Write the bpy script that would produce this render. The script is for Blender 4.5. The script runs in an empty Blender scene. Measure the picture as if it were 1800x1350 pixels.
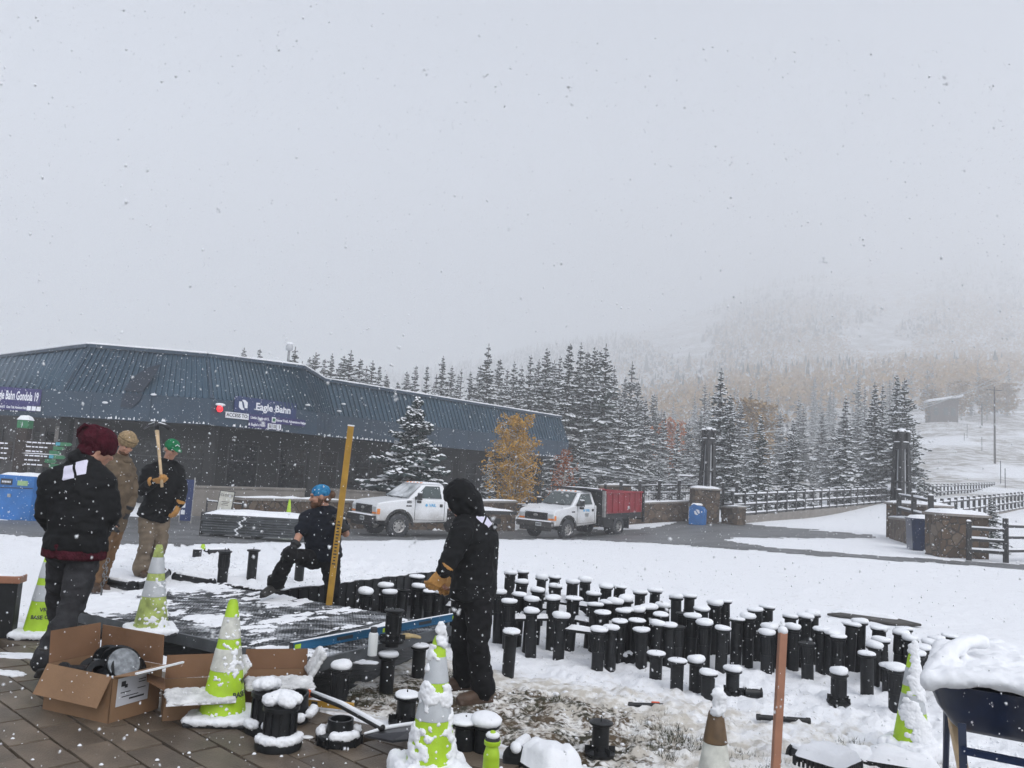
import bpy, bmesh, math, random
import numpy as np
from mathutils import Vector, Matrix, noise as mnoise

S = bpy.context.scene
COL = S.collection
R = math.radians
rnd = random.Random(7)

# ------------------------------------------------------------------ camera
F = 1413.0
PITCH, ROLL, CAMH = R(6.33), R(3.5), 1.58
r0 = Vector((1, 0, 0)); fw = Vector((0, math.cos(PITCH), math.sin(PITCH))); u0 = Vector((0, -math.sin(PITCH), math.cos(PITCH)))
rx = r0 * math.cos(ROLL) + u0 * math.sin(ROLL)
ux = u0 * math.cos(ROLL) - r0 * math.sin(ROLL)
CAMP = Vector((0, 0, CAMH))
cam_data = bpy.data.cameras.new('camera'); cam = bpy.data.objects.new('camera', cam_data); COL.objects.link(cam)
M3 = Matrix((rx, ux, -fw)).transposed()
cam.matrix_world = Matrix.Translation(CAMP) @ M3.to_4x4()
cam_data.sensor_width = 36; cam_data.lens = 36 * F / 1800
cam_data.clip_start = 0.05; cam_data.clip_end = 4000
cam_data.dof.use_dof = True; cam_data.dof.focus_distance = 11; cam_data.dof.aperture_fstop = 9
S.camera = cam

# ------------------------------------------------------------------ world, sun, exposure
SUN_EL, SUN_ROT = R(48), R(150)
w = bpy.data.worlds.new('World'); S.world = w; w.use_nodes = True
nt = w.node_tree; nt.nodes.clear()
out = nt.nodes.new('ShaderNodeOutputWorld'); bg = nt.nodes.new('ShaderNodeBackground')
sky = nt.nodes.new('ShaderNodeTexSky'); sky.sky_type = 'NISHITA'; sky.sun_disc = False
sky.sun_elevation = SUN_EL; sky.sun_rotation = SUN_ROT; sky.air_density = 1.0; sky.dust_density = 1.0; sky.ozone_density = 1.0
hsv = nt.nodes.new('ShaderNodeHueSaturation'); hsv.inputs['Saturation'].default_value = 0.43
nt.links.new(sky.outputs[0], hsv.inputs['Color']); nt.links.new(hsv.outputs[0], bg.inputs[0]); nt.links.new(bg.outputs[0], out.inputs[0])
bg.inputs[1].default_value = 0.145
sl = bpy.data.lights.new('sun', 'SUN'); sun = bpy.data.objects.new('sun', sl); COL.objects.link(sun)
sl.energy = 1.2; sl.angle = R(40); sl.color = (1.0, 0.99, 0.98)
sd = Vector((math.sin(SUN_ROT) * math.cos(SUN_EL), math.cos(SUN_ROT) * math.cos(SUN_EL), math.sin(SUN_EL)))
sun.rotation_euler = sd.to_track_quat('Z', 'Y').to_euler(); sun.location = (0, -20, 60)
S.view_settings.view_transform = 'Standard'; S.view_settings.look = 'None'; S.view_settings.gamma = 1; S.view_settings.use_curve_mapping = False
S.view_settings.exposure = 0.30
S.render.engine = 'CYCLES'
cy = S.cycles
cy.use_denoising = True
try: cy.denoiser = 'OPENIMAGEDENOISE'
except Exception: pass
cy.max_bounces = 12; cy.diffuse_bounces = 3; cy.glossy_bounces = 2; cy.transmission_bounces = 3; cy.volume_bounces = 10
cy.volume_max_steps = 64; cy.sample_clamp_indirect = 6; cy.use_adaptive_sampling = True; cy.adaptive_threshold = 0.02

def W(px, py, d):
    """world point seen at photo pixel (px, py) at forward distance d"""
    v = fw + rx * ((px - 900) / F) + ux * ((675 - py) / F)
    return CAMP + v * (d / v.y)
def proj(p):
    q = Vector(p) - CAMP
    z = q.dot(fw)
    return 900 + F * q.dot(rx) / z, 675 - F * q.dot(ux) / z
def hor(px): return 832 + .0612 * (px - 900)

# ------------------------------------------------------------------ numpy noise
def _h(ix, iy, seed):
    n = (ix.astype(np.int64) * 374761393 + iy.astype(np.int64) * 668265263 + seed * 974711) & 0x7fffffff
    n = ((n ^ (n >> 13)) * 1274126177) & 0x7fffffff
    n = n ^ (n >> 16)
    return (n & 0xffff) / 65535.0
def vnoise(x, y, seed=0):
    x = np.asarray(x, float); y = np.asarray(y, float)
    ix = np.floor(x); iy = np.floor(y); fx = x - ix; fy = y - iy
    fx = fx * fx * (3 - 2 * fx); fy = fy * fy * (3 - 2 * fy)
    a = _h(ix, iy, seed); b = _h(ix + 1, iy, seed); c = _h(ix, iy + 1, seed); d = _h(ix + 1, iy + 1, seed)
    return a * (1 - fx) * (1 - fy) + b * fx * (1 - fy) + c * (1 - fx) * fy + d * fx * fy
def fbm(x, y, oct=4, seed=0):
    s = 0; a = .5
    for k in range(oct):
        s = s + a * vnoise(np.asarray(x) * 2 ** k, np.asarray(y) * 2 ** k, seed + k * 17); a *= .5
    return s
def sstep(a, b, x):
    t = np.clip((np.asarray(x, float) - a) / (b - a), 0, 1); return t * t * (3 - 2 * t)

# ------------------------------------------------------------------ materials
def node(nt, typ, **kw):
    n = nt.nodes.new(typ)
    for k, v in kw.items(): setattr(n, k, v)
    return n
def mat(name, col, rough=.6, metal=0.0, var=.12, vscale=6.0, bump=0.0, bscale=30.0, spec=.5, col2=None, objrand=0.0, trans=0.0, emit=None, coord='Object', detail=4):
    m = bpy.data.materials.new(name); m.use_nodes = True
    t = m.node_tree; b = t.nodes['Principled BSDF']
    b.inputs['Roughness'].default_value = rough; b.inputs['Metallic'].default_value = metal
    b.inputs['Specular IOR Level'].default_value = spec
    if trans: b.inputs['Transmission Weight'].default_value = trans
    tc = node(t, 'ShaderNodeTexCoord')
    nz = node(t, 'ShaderNodeTexNoise'); nz.inputs['Scale'].default_value = vscale; nz.inputs['Detail'].default_value = detail
    t.links.new(tc.outputs[coord], nz.inputs['Vector'])
    rp = node(t, 'ShaderNodeMix', data_type='RGBA')
    c = Vector(col); c2 = Vector(col2) if col2 else c * (1 + var)
    c1 = c if col2 else c * (1 - var)
    rp.inputs['A'].default_value = (*c1, 1); rp.inputs['B'].default_value = (*c2, 1)
    mr = node(t, 'ShaderNodeMapRange'); mr.inputs['From Min'].default_value = .35; mr.inputs['From Max'].default_value = .65
    t.links.new(nz.outputs['Fac'], mr.inputs['Value']); t.links.new(mr.outputs[0], rp.inputs['Factor'])
    src = rp.outputs['Result']
    if objrand:
        oi = node(t, 'ShaderNodeObjectInfo'); hs = node(t, 'ShaderNodeHueSaturation')
        m2 = node(t, 'ShaderNodeMapRange'); m2.inputs['To Min'].default_value = 1 - objrand; m2.inputs['To Max'].default_value = 1 + objrand
        t.links.new(oi.outputs['Random'], m2.inputs['Value']); t.links.new(m2.outputs[0], hs.inputs['Value']); t.links.new(src, hs.inputs['Color']); src = hs.outputs['Color']
    t.links.new(src, b.inputs['Base Color'])
    if bump:
        n2 = node(t, 'ShaderNodeTexNoise'); n2.inputs['Scale'].default_value = bscale; n2.inputs['Detail'].default_value = 5
        t.links.new(tc.outputs[coord], n2.inputs['Vector'])
        bp = node(t, 'ShaderNodeBump'); bp.inputs['Strength'].default_value = bump; bp.inputs['Distance'].default_value = .02
        t.links.new(n2.outputs['Fac'], bp.inputs['Height']); t.links.new(bp.outputs[0], b.inputs['Normal'])
    if emit:
        b.inputs['Emission Color'].default_value = (*emit[0], 1); b.inputs['Emission Strength'].default_value = emit[1]
    return m

M = {}
M['snow'] = mat('snow', (.80, .81, .835), .75, var=.03, vscale=5, bump=.35, bscale=22, spec=.2)
M['snow_dirty'] = mat('dirty_snow', (.62, .62, .62), .8, var=.2, vscale=9, bump=.5, bscale=30, spec=.2)
M['black_plastic'] = mat('black_plastic', (.009, .010, .0115), .42, var=.4, vscale=14, bump=.12, bscale=60, spec=.35)
M['grate'] = mat('grey_grating', (.06, .066, .072), .4, var=.3, bump=.1)
M['paver'] = mat('wet_paver', (.120, .093, .068), .45, var=.22, vscale=5, bump=.35, bscale=90, objrand=.22, spec=.45)
M['joint'] = mat('paver_joint', (.035, .03, .026), .8, var=.3, bump=.4)
M['asphalt'] = mat('wet_asphalt', (.11, .112, .115), .5, var=.25, vscale=.7, bump=.25, bscale=60, coord='Object')
M['cardboard'] = mat('cardboard', (.25, .150, .086), .75, var=.10, vscale=4, bump=.08, bscale=50, spec=.2)
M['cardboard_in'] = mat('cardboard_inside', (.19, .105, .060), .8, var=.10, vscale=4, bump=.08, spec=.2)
M['paper'] = mat('paper', (.55, .56, .60), .7, var=.05)
M['ink'] = mat('ink', (.03, .03, .035), .6)
M['lime'] = mat('lime_plastic', (.36, .56, .018), .5, var=.12, vscale=9, bump=.05)
M['lime_dirty'] = mat('dirty_lime_plastic', (.30, .36, .10), .6, var=.35, vscale=12)
M['band_grey'] = mat('reflective_grey', (.42, .44, .46), .38, var=.12, vscale=10)
M['band_white'] = mat('dirty_white_band', (.50, .50, .45), .6, var=.3, vscale=11)
M['band_brown'] = mat('brown_band', (.12, .07, .03), .5, var=.3, vscale=14)
M['rubber'] = mat('rubber', (.025, .026, .03), .6, var=.3)
M['jacket_black'] = mat('black_jacket', (.0055, .006, .007), .8, var=.35, vscale=18, bump=.3, bscale=35, spec=.25)
M['navy_shirt'] = mat('navy_shirt', (.007, .009, .015), .8, var=.3, vscale=18, bump=.3, bscale=40, spec=.2)
M['pants_black'] = mat('black_trousers', (.007, .007, .008), .8, var=.3, vscale=16, bump=.3, bscale=40, spec=.2)
M['pants_grey'] = mat('charcoal_trousers', (.028, .028, .031), .8, var=.3, vscale=14, bump=.35, bscale=45, spec=.2)
M['tan'] = mat('tan_cloth', (.118, .088, .060), .85, var=.2, vscale=9, bump=.3, bscale=40, spec=.15)
M['tan_pants'] = mat('tan_trousers', (.165, .098, .054), .85, var=.2, vscale=9, bump=.3, bscale=40, spec=.15)
M['khaki'] = mat('khaki_trousers', (.17, .135, .10), .85, var=.2, vscale=9, bump=.3, bscale=40, spec=.15)
M['maroon'] = mat('maroon_knit', (.055, .009, .016), .9, var=.3, vscale=30, bump=.6, bscale=90, spec=.1)
M['beige_knit'] = mat('beige_knit', (.30, .22, .13), .9, var=.25, vscale=30, bump=.6, bscale=90, spec=.1)
M['green_cap'] = mat('green_cap', (.012, .15, .06), .8, var=.2, vscale=20, spec=.2)
M['skin'] = mat('skin', (.42, .22, .15), .5, var=.12, vscale=10)
M['beard'] = mat('beard', (.10, .045, .022), .9, var=.3, vscale=40, bump=.5, bscale=90)
M['hair'] = mat('hair', (.11, .055, .03), .7, var=.3, vscale=40, bump=.5, bscale=90)
M['glove_tan'] = mat('tan_leather', (.40, .20, .055), .7, var=.2, vscale=14, bump=.2, bscale=40)
M['glove_black'] = mat('black_glove', (.012, .012, .013), .6, var=.3, bump=.3)
M['boot_brown'] = mat('brown_boot', (.06, .034, .02), .6, var=.3, vscale=14, bump=.2)
M['boot_black'] = mat('black_boot', (.02, .018, .017), .55, var=.3, vscale=14, bump=.2)
M['yellow_wood'] = mat('yellow_board', (.40, .225, .03), .55, var=.15, vscale=8)
M['wood'] = mat('pale_wood', (.55, .40, .24), .55, var=.12, vscale=12)
M['steel'] = mat('steel', (.25, .26, .27), .35, metal=.8, var=.2)
M['dark_steel'] = mat('dark_steel', (.05, .05, .055), .4, metal=.6, var=.3)
M['blue_level'] = mat('blue_aluminium', (.010, .095, .20), .42, var=.1)
M['blue_bin'] = mat('blue_bin_plastic', (.022, .14, .40), .45, var=.12, vscale=3, bump=.05)
M['barrow_blue'] = mat('navy_enamel', (.010, .020, .055), .28, var=.25, vscale=7)
M['copper'] = mat('copper_pipe', (.34, .16, .098), .42, metal=.2, var=.12, vscale=9)
M['roof_blue'] = mat('blue_metal_roof', (.030, .066, .102), .5, var=.10, vscale=.6)
M['roof_blue2'] = mat('blue_metal_fascia', (.024, .047, .075), .5, var=.10, vscale=.8)
M['roof_dark'] = mat('dark_wing_emblem', (.012, .022, .04), .5)
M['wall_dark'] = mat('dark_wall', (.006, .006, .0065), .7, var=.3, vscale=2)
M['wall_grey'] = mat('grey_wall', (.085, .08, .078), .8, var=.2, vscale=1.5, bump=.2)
M['concrete'] = mat('concrete', (.22, .20, .18), .8, var=.12, vscale=2, bump=.3)
M['sign_blue'] = mat('sign_blue', (.012, .028, .11), .5, var=.08)
M['sign_purple'] = mat('sign_purple', (.025, .02, .12), .5, var=.08)
M['sign_white'] = mat('sign_white', (.75, .76, .8), .5, var=.03)
M['sign_brown'] = mat('sign_brown', (.03, .02, .016), .6, var=.2)
M['sign_green'] = mat('sign_green', (.035, .17, .075), .5, var=.1)
M['teal'] = mat('teal_panel', (.06, .30, .38), .5, var=.1)
M['red_lamp'] = mat('red_lamp', (.6, .01, .02), .4, emit=((1, .02, .03), 1.6))
M['truck_white'] = mat('white_paint', (.74, .75, .77), .3, var=.04, vscale=2)
M['truck_glass'] = mat('truck_glass', (.04, .055, .055), .12, var=.2, vscale=3, spec=.6)
M['station_glass'] = mat('dark_station_glass', (.010, .011, .012), .18, var=.2, spec=.35)
M['snowy_glass'] = mat('snow_dusted_glass', (.20, .22, .23), .5, col2=(.66, .68, .70), vscale=2.2, spec=.3)
M['black_trim'] = mat('black_trim', (.014, .014, .015), .5, var=.4, vscale=6)
M['road_grime'] = mat('road_grime', (.055, .05, .046), .7, var=.35, vscale=5, bump=.2)
M['amber'] = mat('amber_lens', (.75, .22, .02), .3)
M['lens'] = mat('clear_lens', (.55, .57, .58), .15)
M['chrome'] = mat('wheel_silver', (.36, .35, .34), .4, metal=.5, var=.25, vscale=9)
M['red_box'] = mat('red_dump_bed', (.27, .018, .028), .5, var=.12, vscale=3)
M['plate'] = mat('plate_white', (.5, .52, .52), .5)
M['decal_blue'] = mat('decal_blue', (.10, .42, .72), .5)
M['post_dark'] = mat('dark_painted_steel', (.016, .016, .017), .5, var=.3)
M['light_panel'] = mat('frosted_panel', (.42, .43, .45), .5, var=.08)
M['bark'] = mat('bark', (.055, .045, .038), .9, var=.3, vscale=8, bump=.5)
M['bark_pale'] = mat('pale_bark', (.30, .29, .26), .8, var=.2, vscale=8)
M['needle'] = mat('spruce_needles', (.026, .040, .032), .8, var=.35, vscale=2.0, objrand=.2, spec=.2)
M['needle_blue'] = mat('blue_spruce_needles', (.028, .044, .042), .8, var=.3, vscale=2.0, objrand=.2, spec=.2)
M['leaf_yellow'] = mat('yellow_leaves', (.48, .27, .05), .7, var=.3, vscale=3, spec=.2)
M['leaf_orange'] = mat('orange_leaves', (.42, .13, .035), .7, var=.3, vscale=3, spec=.2)
M['leaf_tan'] = mat('tan_leaves', (.34, .22, .10), .8, var=.3, vscale=3, spec=.2)
M['twig'] = mat('bare_twigs', (.10, .085, .075), .9, var=.3)
M['grass_blade'] = mat('wet_grass', (.040, .045, .018), .7, var=.4, vscale=3, coord='Object')
M['cable'] = mat('cable', (.35, .36, .37), .7)
M['headband'] = mat('blue_headband', (.010, .11, .26), .8, col2=(.06, .26, .46), vscale=28, spec=.1)
M['logo'] = mat('logo_print', (.62, .60, .72), .6, var=.03)
M['logo_dark'] = mat('logo_dark', (.012, .012, .03), .7)
M['bottle_white'] = mat('bottle_white', (.68, .70, .70), .35, var=.03)
M['house'] = mat('house_siding', (.07, .05, .04), .8, var=.2)
M['water'] = mat('wet_tar', (.02, .02, .022), .3)

def frosted():
    m = mat('frosted_grating', (.05, .055, .06), .5)
    t = m.node_tree; b = t.nodes['Principled BSDF']; src = b.inputs['Base Color'].links[0].from_socket
    tc = node(t, 'ShaderNodeTexCoord'); mp = node(t, 'ShaderNodeMapping'); mp.inputs['Rotation'].default_value = (0, 0, R(-28)); mp.inputs['Scale'].default_value = (1, 2.1, 1); t.links.new(tc.outputs['Object'], mp.inputs[0])
    n = node(t, 'ShaderNodeTexNoise'); n.inputs['Scale'].default_value = 2.6; n.inputs['Detail'].default_value = 9; n.inputs['Roughness'].default_value = .68; t.links.new(mp.outputs[0], n.inputs['Vector'])
    mr = node(t, 'ShaderNodeMapRange'); mr.interpolation_type = 'SMOOTHSTEP'; mr.inputs['From Min'].default_value = .45; mr.inputs['From Max'].default_value = .68; t.links.new(n.outputs['Fac'], mr.inputs['Value'])
    mx = node(t, 'ShaderNodeMix', data_type='RGBA'); mx.inputs['B'].default_value = (.74, .76, .80, 1); t.links.new(src, mx.inputs['A']); t.links.new(mr.outputs[0], mx.inputs['Factor']); t.links.new(mx.outputs['Result'], b.inputs['Base Color'])
    return m
M['frosted'] = frosted()
def grime(m, z0, z1):
    t = m.node_tree; b = t.nodes['Principled BSDF']; src = b.inputs['Base Color'].links[0].from_socket
    tc = node(t, 'ShaderNodeTexCoord'); sp = node(t, 'ShaderNodeSeparateXYZ'); t.links.new(tc.outputs['Object'], sp.inputs[0])
    n = node(t, 'ShaderNodeTexNoise'); n.inputs['Scale'].default_value = 3.5; n.inputs['Detail'].default_value = 7; t.links.new(tc.outputs['Object'], n.inputs['Vector'])
    ml = node(t, 'ShaderNodeMath', operation='MULTIPLY_ADD'); ml.inputs[1].default_value = .7; t.links.new(n.outputs['Fac'], ml.inputs[0]); t.links.new(sp.outputs['Z'], ml.inputs[2])
    mr = node(t, 'ShaderNodeMapRange'); mr.inputs['From Min'].default_value = z1 + .35; mr.inputs['From Max'].default_value = z0 + .35; mr.inputs['To Max'].default_value = .8; t.links.new(ml.outputs[0], mr.inputs['Value'])
    mx = node(t, 'ShaderNodeMix', data_type='RGBA'); mx.inputs['B'].default_value = (.22, .20, .175, 1); t.links.new(src, mx.inputs['A']); t.links.new(mr.outputs[0], mx.inputs['Factor']); t.links.new(mx.outputs['Result'], b.inputs['Base Color'])
grime(M['truck_white'], .45, 1.05)
def stone_mat():
    m = bpy.data.materials.new('stone_masonry'); m.use_nodes = True
    t = m.node_tree; b = t.nodes['Principled BSDF']; b.inputs['Roughness'].default_value = .8
    tc = node(t, 'ShaderNodeTexCoord')
    v = node(t, 'ShaderNodeTexVoronoi', feature='DISTANCE_TO_EDGE'); v.inputs['Scale'].default_value = 3.2
    v2 = node(t, 'ShaderNodeTexVoronoi'); v2.inputs['Scale'].default_value = 3.2
    t.links.new(tc.outputs['Object'], v.inputs[0]); t.links.new(tc.outputs['Object'], v2.inputs[0])
    cr = node(t, 'ShaderNodeValToRGB'); e = cr.color_ramp.elements
    e[0].color = (.075, .05, .033, 1); e[1].color = (.19, .15, .115, 1); x = e.new(.5); x.color = (.15, .098, .06, 1)
    sep = node(t, 'ShaderNodeSeparateColor'); t.links.new(v2.outputs['Color'], sep.inputs[0]); t.links.new(sep.outputs[0], cr.inputs[0])
    mr = node(t, 'ShaderNodeMapRange'); mr.inputs['From Max'].default_value = .07; t.links.new(v.outputs[0], mr.inputs[0])
    mx = node(t, 'ShaderNodeMix', data_type='RGBA'); mx.inputs['A'].default_value = (.055, .05, .045, 1)
    t.links.new(mr.outputs[0], mx.inputs['Factor']); t.links.new(cr.outputs[0], mx.inputs['B'])
    n = node(t, 'ShaderNodeTexNoise'); n.inputs['Scale'].default_value = 14; t.links.new(tc.outputs['Object'], n.inputs[0])
    mu = node(t, 'ShaderNodeMix', data_type='RGBA', blend_type='MULTIPLY'); mu.inputs['Factor'].default_value = .5
    t.links.new(mx.outputs['Result'], mu.inputs['A']); t.links.new(n.outputs['Fac'], mu.inputs['B'])
    t.links.new(mu.outputs['Result'], b.inputs['Base Color'])
    bp = node(t, 'ShaderNodeBump'); bp.inputs['Distance'].default_value = .04; bp.inputs['Strength'].default_value = .8
    t.links.new(mr.outputs[0], bp.inputs['Height']); t.links.new(bp.outputs[0], b.inputs['Normal'])
    return m
M['stone'] = stone_mat()

# ------------------------------------------------------------------ mesh builder
class MB:
    def __init__(s): s.v = []; s.f = []; s.m = []; s.mi = 0
    def add(s, vs, fs):
        o = len(s.v); s.v.extend(tuple(v) for v in vs); s.f.extend(tuple(o + i for i in f) for f in fs); s.m.extend([s.mi] * len(fs))
    def hexa(s, p):   # bottom 4 ccw, top 4 ccw
        s.add(p, [(0, 3, 2, 1), (4, 5, 6, 7), (0, 1, 5, 4), (1, 2, 6, 5), (2, 3, 7, 6), (3, 0, 4, 7)])
    def box(s, c, d, rot=None):
        c = Vector(c); h = Vector(d) / 2
        p = [Vector((x * h.x, y * h.y, z * h.z)) for z in (-1, 1) for x, y in ((-1, -1), (1, -1), (1, 1), (-1, 1))]
        if rot is not None: p = [rot @ q for q in p]
        s.hexa([q + c for q in p])
    def bar(s, a, b, w, h, up=(0, 0, 1)):
        a = Vector(a); b = Vector(b); t = (b - a).normalized(); u = Vector(up)
        sd = t.cross(u)
        if sd.length < 1e-4: sd = t.cross(Vector((0, 1, 0)))
        sd.normalize(); u = sd.cross(t).normalized()
        q = lambda o, i, j: o + sd * (i * w / 2) + u * (j * h / 2)
        s.hexa([q(a, -1, -1), q(a, 1, -1), q(b, 1, -1), q(b, -1, -1), q(a, -1, 1), q(a, 1, 1), q(b, 1, 1), q(b, -1, 1)])
    def tube(s, pts, rad, n=10, lat=None, cap=True):
        """rad: float, list of floats or list of (a, b); a runs along lat"""
        pts = [Vector(p) for p in pts]; k = len(pts)
        if not isinstance(rad, (list, tuple)): rad = [rad] * k
        rad = [(r, r) if not isinstance(r, (list, tuple)) else r for r in rad]
        vs = []; prev = None
        for i, p in enumerate(pts):
            t = (pts[min(i + 1, k - 1)] - pts[max(i - 1, 0)])
            t = t.normalized() if t.length > 1e-9 else Vector((0, 0, 1))
            if lat is not None: a = Vector(lat)
            elif prev is not None: a = prev
            else: a = Vector((1, 0, 0)) if abs(t.x) < .8 else Vector((0, 1, 0))
            a = a - t * a.dot(t)
            if a.length < 1e-6: a = t.orthogonal()
            a.normalize(); b = t.cross(a); prev = a
            for j in range(n):
                th = 2 * math.pi * j / n
                vs.append(p + a * (math.cos(th) * rad[i][0]) + b * (math.sin(th) * rad[i][1]))
        fs = [(i * n + j, i * n + (j + 1) % n, (i + 1) * n + (j + 1) % n, (i + 1) * n + j) for i in range(k - 1) for j in range(n)]
        if cap:
            fs.append(tuple(range(n - 1, -1, -1))); fs.append(tuple((k - 1) * n + j for j in range(n)))
        s.add(vs, fs)
    def lathe(s, prof, n=20, c=(0, 0, 0), T=None, cap=True):
        vs = []; c = Vector(c)
        for r, z in prof:
            for j in range(n):
                th = 2 * math.pi * j / n; p = Vector((r * math.cos(th), r * math.sin(th), z))
                vs.append((T @ p if T is not None else p) + c)
        k = len(prof)
        fs = [(i * n + j, i * n + (j + 1) % n, (i + 1) * n + (j + 1) % n, (i + 1) * n + j) for i in range(k - 1) for j in range(n)]
        if cap:
            fs.append(tuple(range(n - 1, -1, -1))); fs.append(tuple((k - 1) * n + j for j in range(n)))
        s.add(vs, fs)
    def ell(s, c, r, T=None, n=14, m=9):
        c = Vector(c); r = (r, r, r) if not isinstance(r, (list, tuple, Vector)) else r
        vs = []
        for i in range(1, m):
            ph = math.pi * i / m
            for j in range(n):
                th = 2 * math.pi * j / n
                vs.append(Vector((r[0] * math.sin(ph) * math.cos(th), r[1] * math.sin(ph) * math.sin(th), -r[2] * math.cos(ph))))
        vs += [Vector((0, 0, -r[2])), Vector((0, 0, r[2]))]
        fs = [(i * n + j, i * n + (j + 1) % n, (i + 1) * n + (j + 1) % n, (i + 1) * n + j) for i in range(m - 2) for j in range(n)]
        b = (m - 1) * n
        fs += [(b, (j + 1) % n, j) for j in range(n)] + [(b + 1, (m - 2) * n + j, (m - 2) * n + (j + 1) % n) for j in range(n)]
        s.add([(T @ v if T is not None else v) + c for v in vs], fs)
    def prism(s, poly, T, d):
        """2D polygon (ccw) extruded along local z by d; T maps local (x, y, z) to space"""
        k = len(poly)
        vs = [T @ Vector((x, y, 0)) for x, y in poly] + [T @ Vector((x, y, d)) for x, y in poly]
        s.add(vs, [tuple(range(k - 1, -1, -1)), tuple(range(k, 2 * k))] + [(i, (i + 1) % k, k + (i + 1) % k, k + i) for i in range(k)])
    def mesh(s, name, mats):
        me = bpy.data.meshes.new(name); me.from_pydata(s.v, [], s.f)
        for m in (mats if isinstance(mats, (list, tuple)) else [mats]): me.materials.append(m)
        if any(s.m): me.polygons.foreach_set('material_index', s.m)
        me.update(); return me
    def build(s, name, mats, parent=None, smooth=False, bevel=0, loc=None, seg=2, kind=None):
        me = s.mesh(name, mats)
        return link(name, me, parent, smooth, bevel, loc, seg, kind)

def link(name, me, parent=None, smooth=False, bevel=0, loc=None, seg=2, kind=None):
    o = bpy.data.objects.new(name, me); COL.objects.link(o)
    if parent is not None: o.parent = parent
    if loc is not None: o.location = loc
    if smooth: me.polygons.foreach_set('use_smooth', [True] * len(me.polygons))
    if bevel:
        b = o.modifiers.new('bevel', 'BEVEL'); b.width = bevel; b.segments = seg; b.limit_method = 'ANGLE'; b.angle_limit = R(35)
    if kind: o['kind'] = kind
    return o
def smooth_angle(me, ang=40):
    me.polygons.foreach_set('use_smooth', [True] * len(me.polygons))
    bm = bmesh.new(); bm.from_mesh(me)
    for e in bm.edges:
        if len(e.link_faces) == 2 and e.calc_face_angle(0) > R(ang): e.smooth = False
    bm.to_mesh(me); bm.free()
def tag(o, label, cat, group=None, kind=None):
    if label: o['label'] = label
    if cat: o['category'] = cat
    if group: o['group'] = group
    if kind: o['kind'] = kind
    return o
def thing(name, label, cat, loc=(0, 0, 0), rz=0, group=None):
    o = bpy.data.objects.new(name, None); COL.objects.link(o); o.empty_display_size = .1
    o.location = loc; o.rotation_euler = (0, 0, rz)
    return tag(o, label, cat, group)
def copy_tree(o, parent=None):
    c = o.copy(); COL.objects.link(c)
    if parent is not None: c.parent = parent
    for ch in list(o.children): copy_tree(ch, c)
    return c
def remesh(mb, voxel, name, mats, smooth=2, wr=0.0, wscale=9.0, seed=0.0, stretch=1.0):
    """union of closed pieces into one continuous skin"""
    me = mb.mesh('tmp', M['snow']); o = bpy.data.objects.new('tmp', me); COL.objects.link(o)
    r = o.modifiers.new('r', 'REMESH'); r.mode = 'VOXEL'; r.voxel_size = voxel
    if smooth:
        q = o.modifiers.new('s', 'SMOOTH'); q.iterations = smooth; q.factor = .5
    dg = bpy.context.evaluated_depsgraph_get(); dg.update()
    m2 = bpy.data.meshes.new_from_object(o.evaluated_get(dg)); m2.name = name
    bpy.data.objects.remove(o); bpy.data.meshes.remove(me)
    m2.materials.clear()
    for m in (mats if isinstance(mats, (list, tuple)) else [mats]): m2.materials.append(m)
    n = len(m2.polygons)
    m2.polygons.foreach_set('material_index', [0] * n)
    if wr:
        m2.update(); nor = [v.normal.copy() for v in m2.vertices]
        for v, nn in zip(m2.vertices, nor):
            p = Vector((v.co.x * wscale, v.co.y * wscale, v.co.z * wscale * stretch)) + Vector((seed, seed * 1.7, 0))
            k = mnoise.noise(p) + .5 * mnoise.noise(p * 2.1)
            k = 1 - abs(k) * 2.2
            v.co += nn * (wr * k)
    m2.polygons.foreach_set('use_smooth', [True] * n); m2.update()
    return m2
def text(parent, s, size, mat_, T, name='lettering', bold=.0, ext=.002, align='CENTER', sx=1.0):
    cu = bpy.data.curves.new('t', 'FONT'); cu.body = s; cu.size = size; cu.align_x = align; cu.align_y = 'CENTER'; cu.extrude = ext; cu.offset = bold; cu.resolution_u = 3
    o = bpy.data.objects.new('t', cu); COL.objects.link(o)
    dg = bpy.context.evaluated_depsgraph_get(); dg.update()
    me = bpy.data.meshes.new_from_object(o.evaluated_get(dg)); me.name = name
    bpy.data.objects.remove(o); bpy.data.curves.remove(cu)
    me.materials.clear(); me.materials.append(mat_)
    if sx != 1: me.transform(Matrix.Diagonal((sx, 1, 1, 1)))
    ob = bpy.data.objects.new(name, me); COL.objects.link(ob); ob.parent = parent; ob.matrix_local = T
    return ob
def frame(o, x, y, z=None):
    """matrix with origin o and axes x, y (z = x cross y)"""
    x = Vector(x).normalized(); y = Vector(y); z = x.cross(y).normalized(); y = z.cross(x)
    m = Matrix((x, y, z)).transposed().to_4x4(); m.translation = Vector(o); return m
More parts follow.
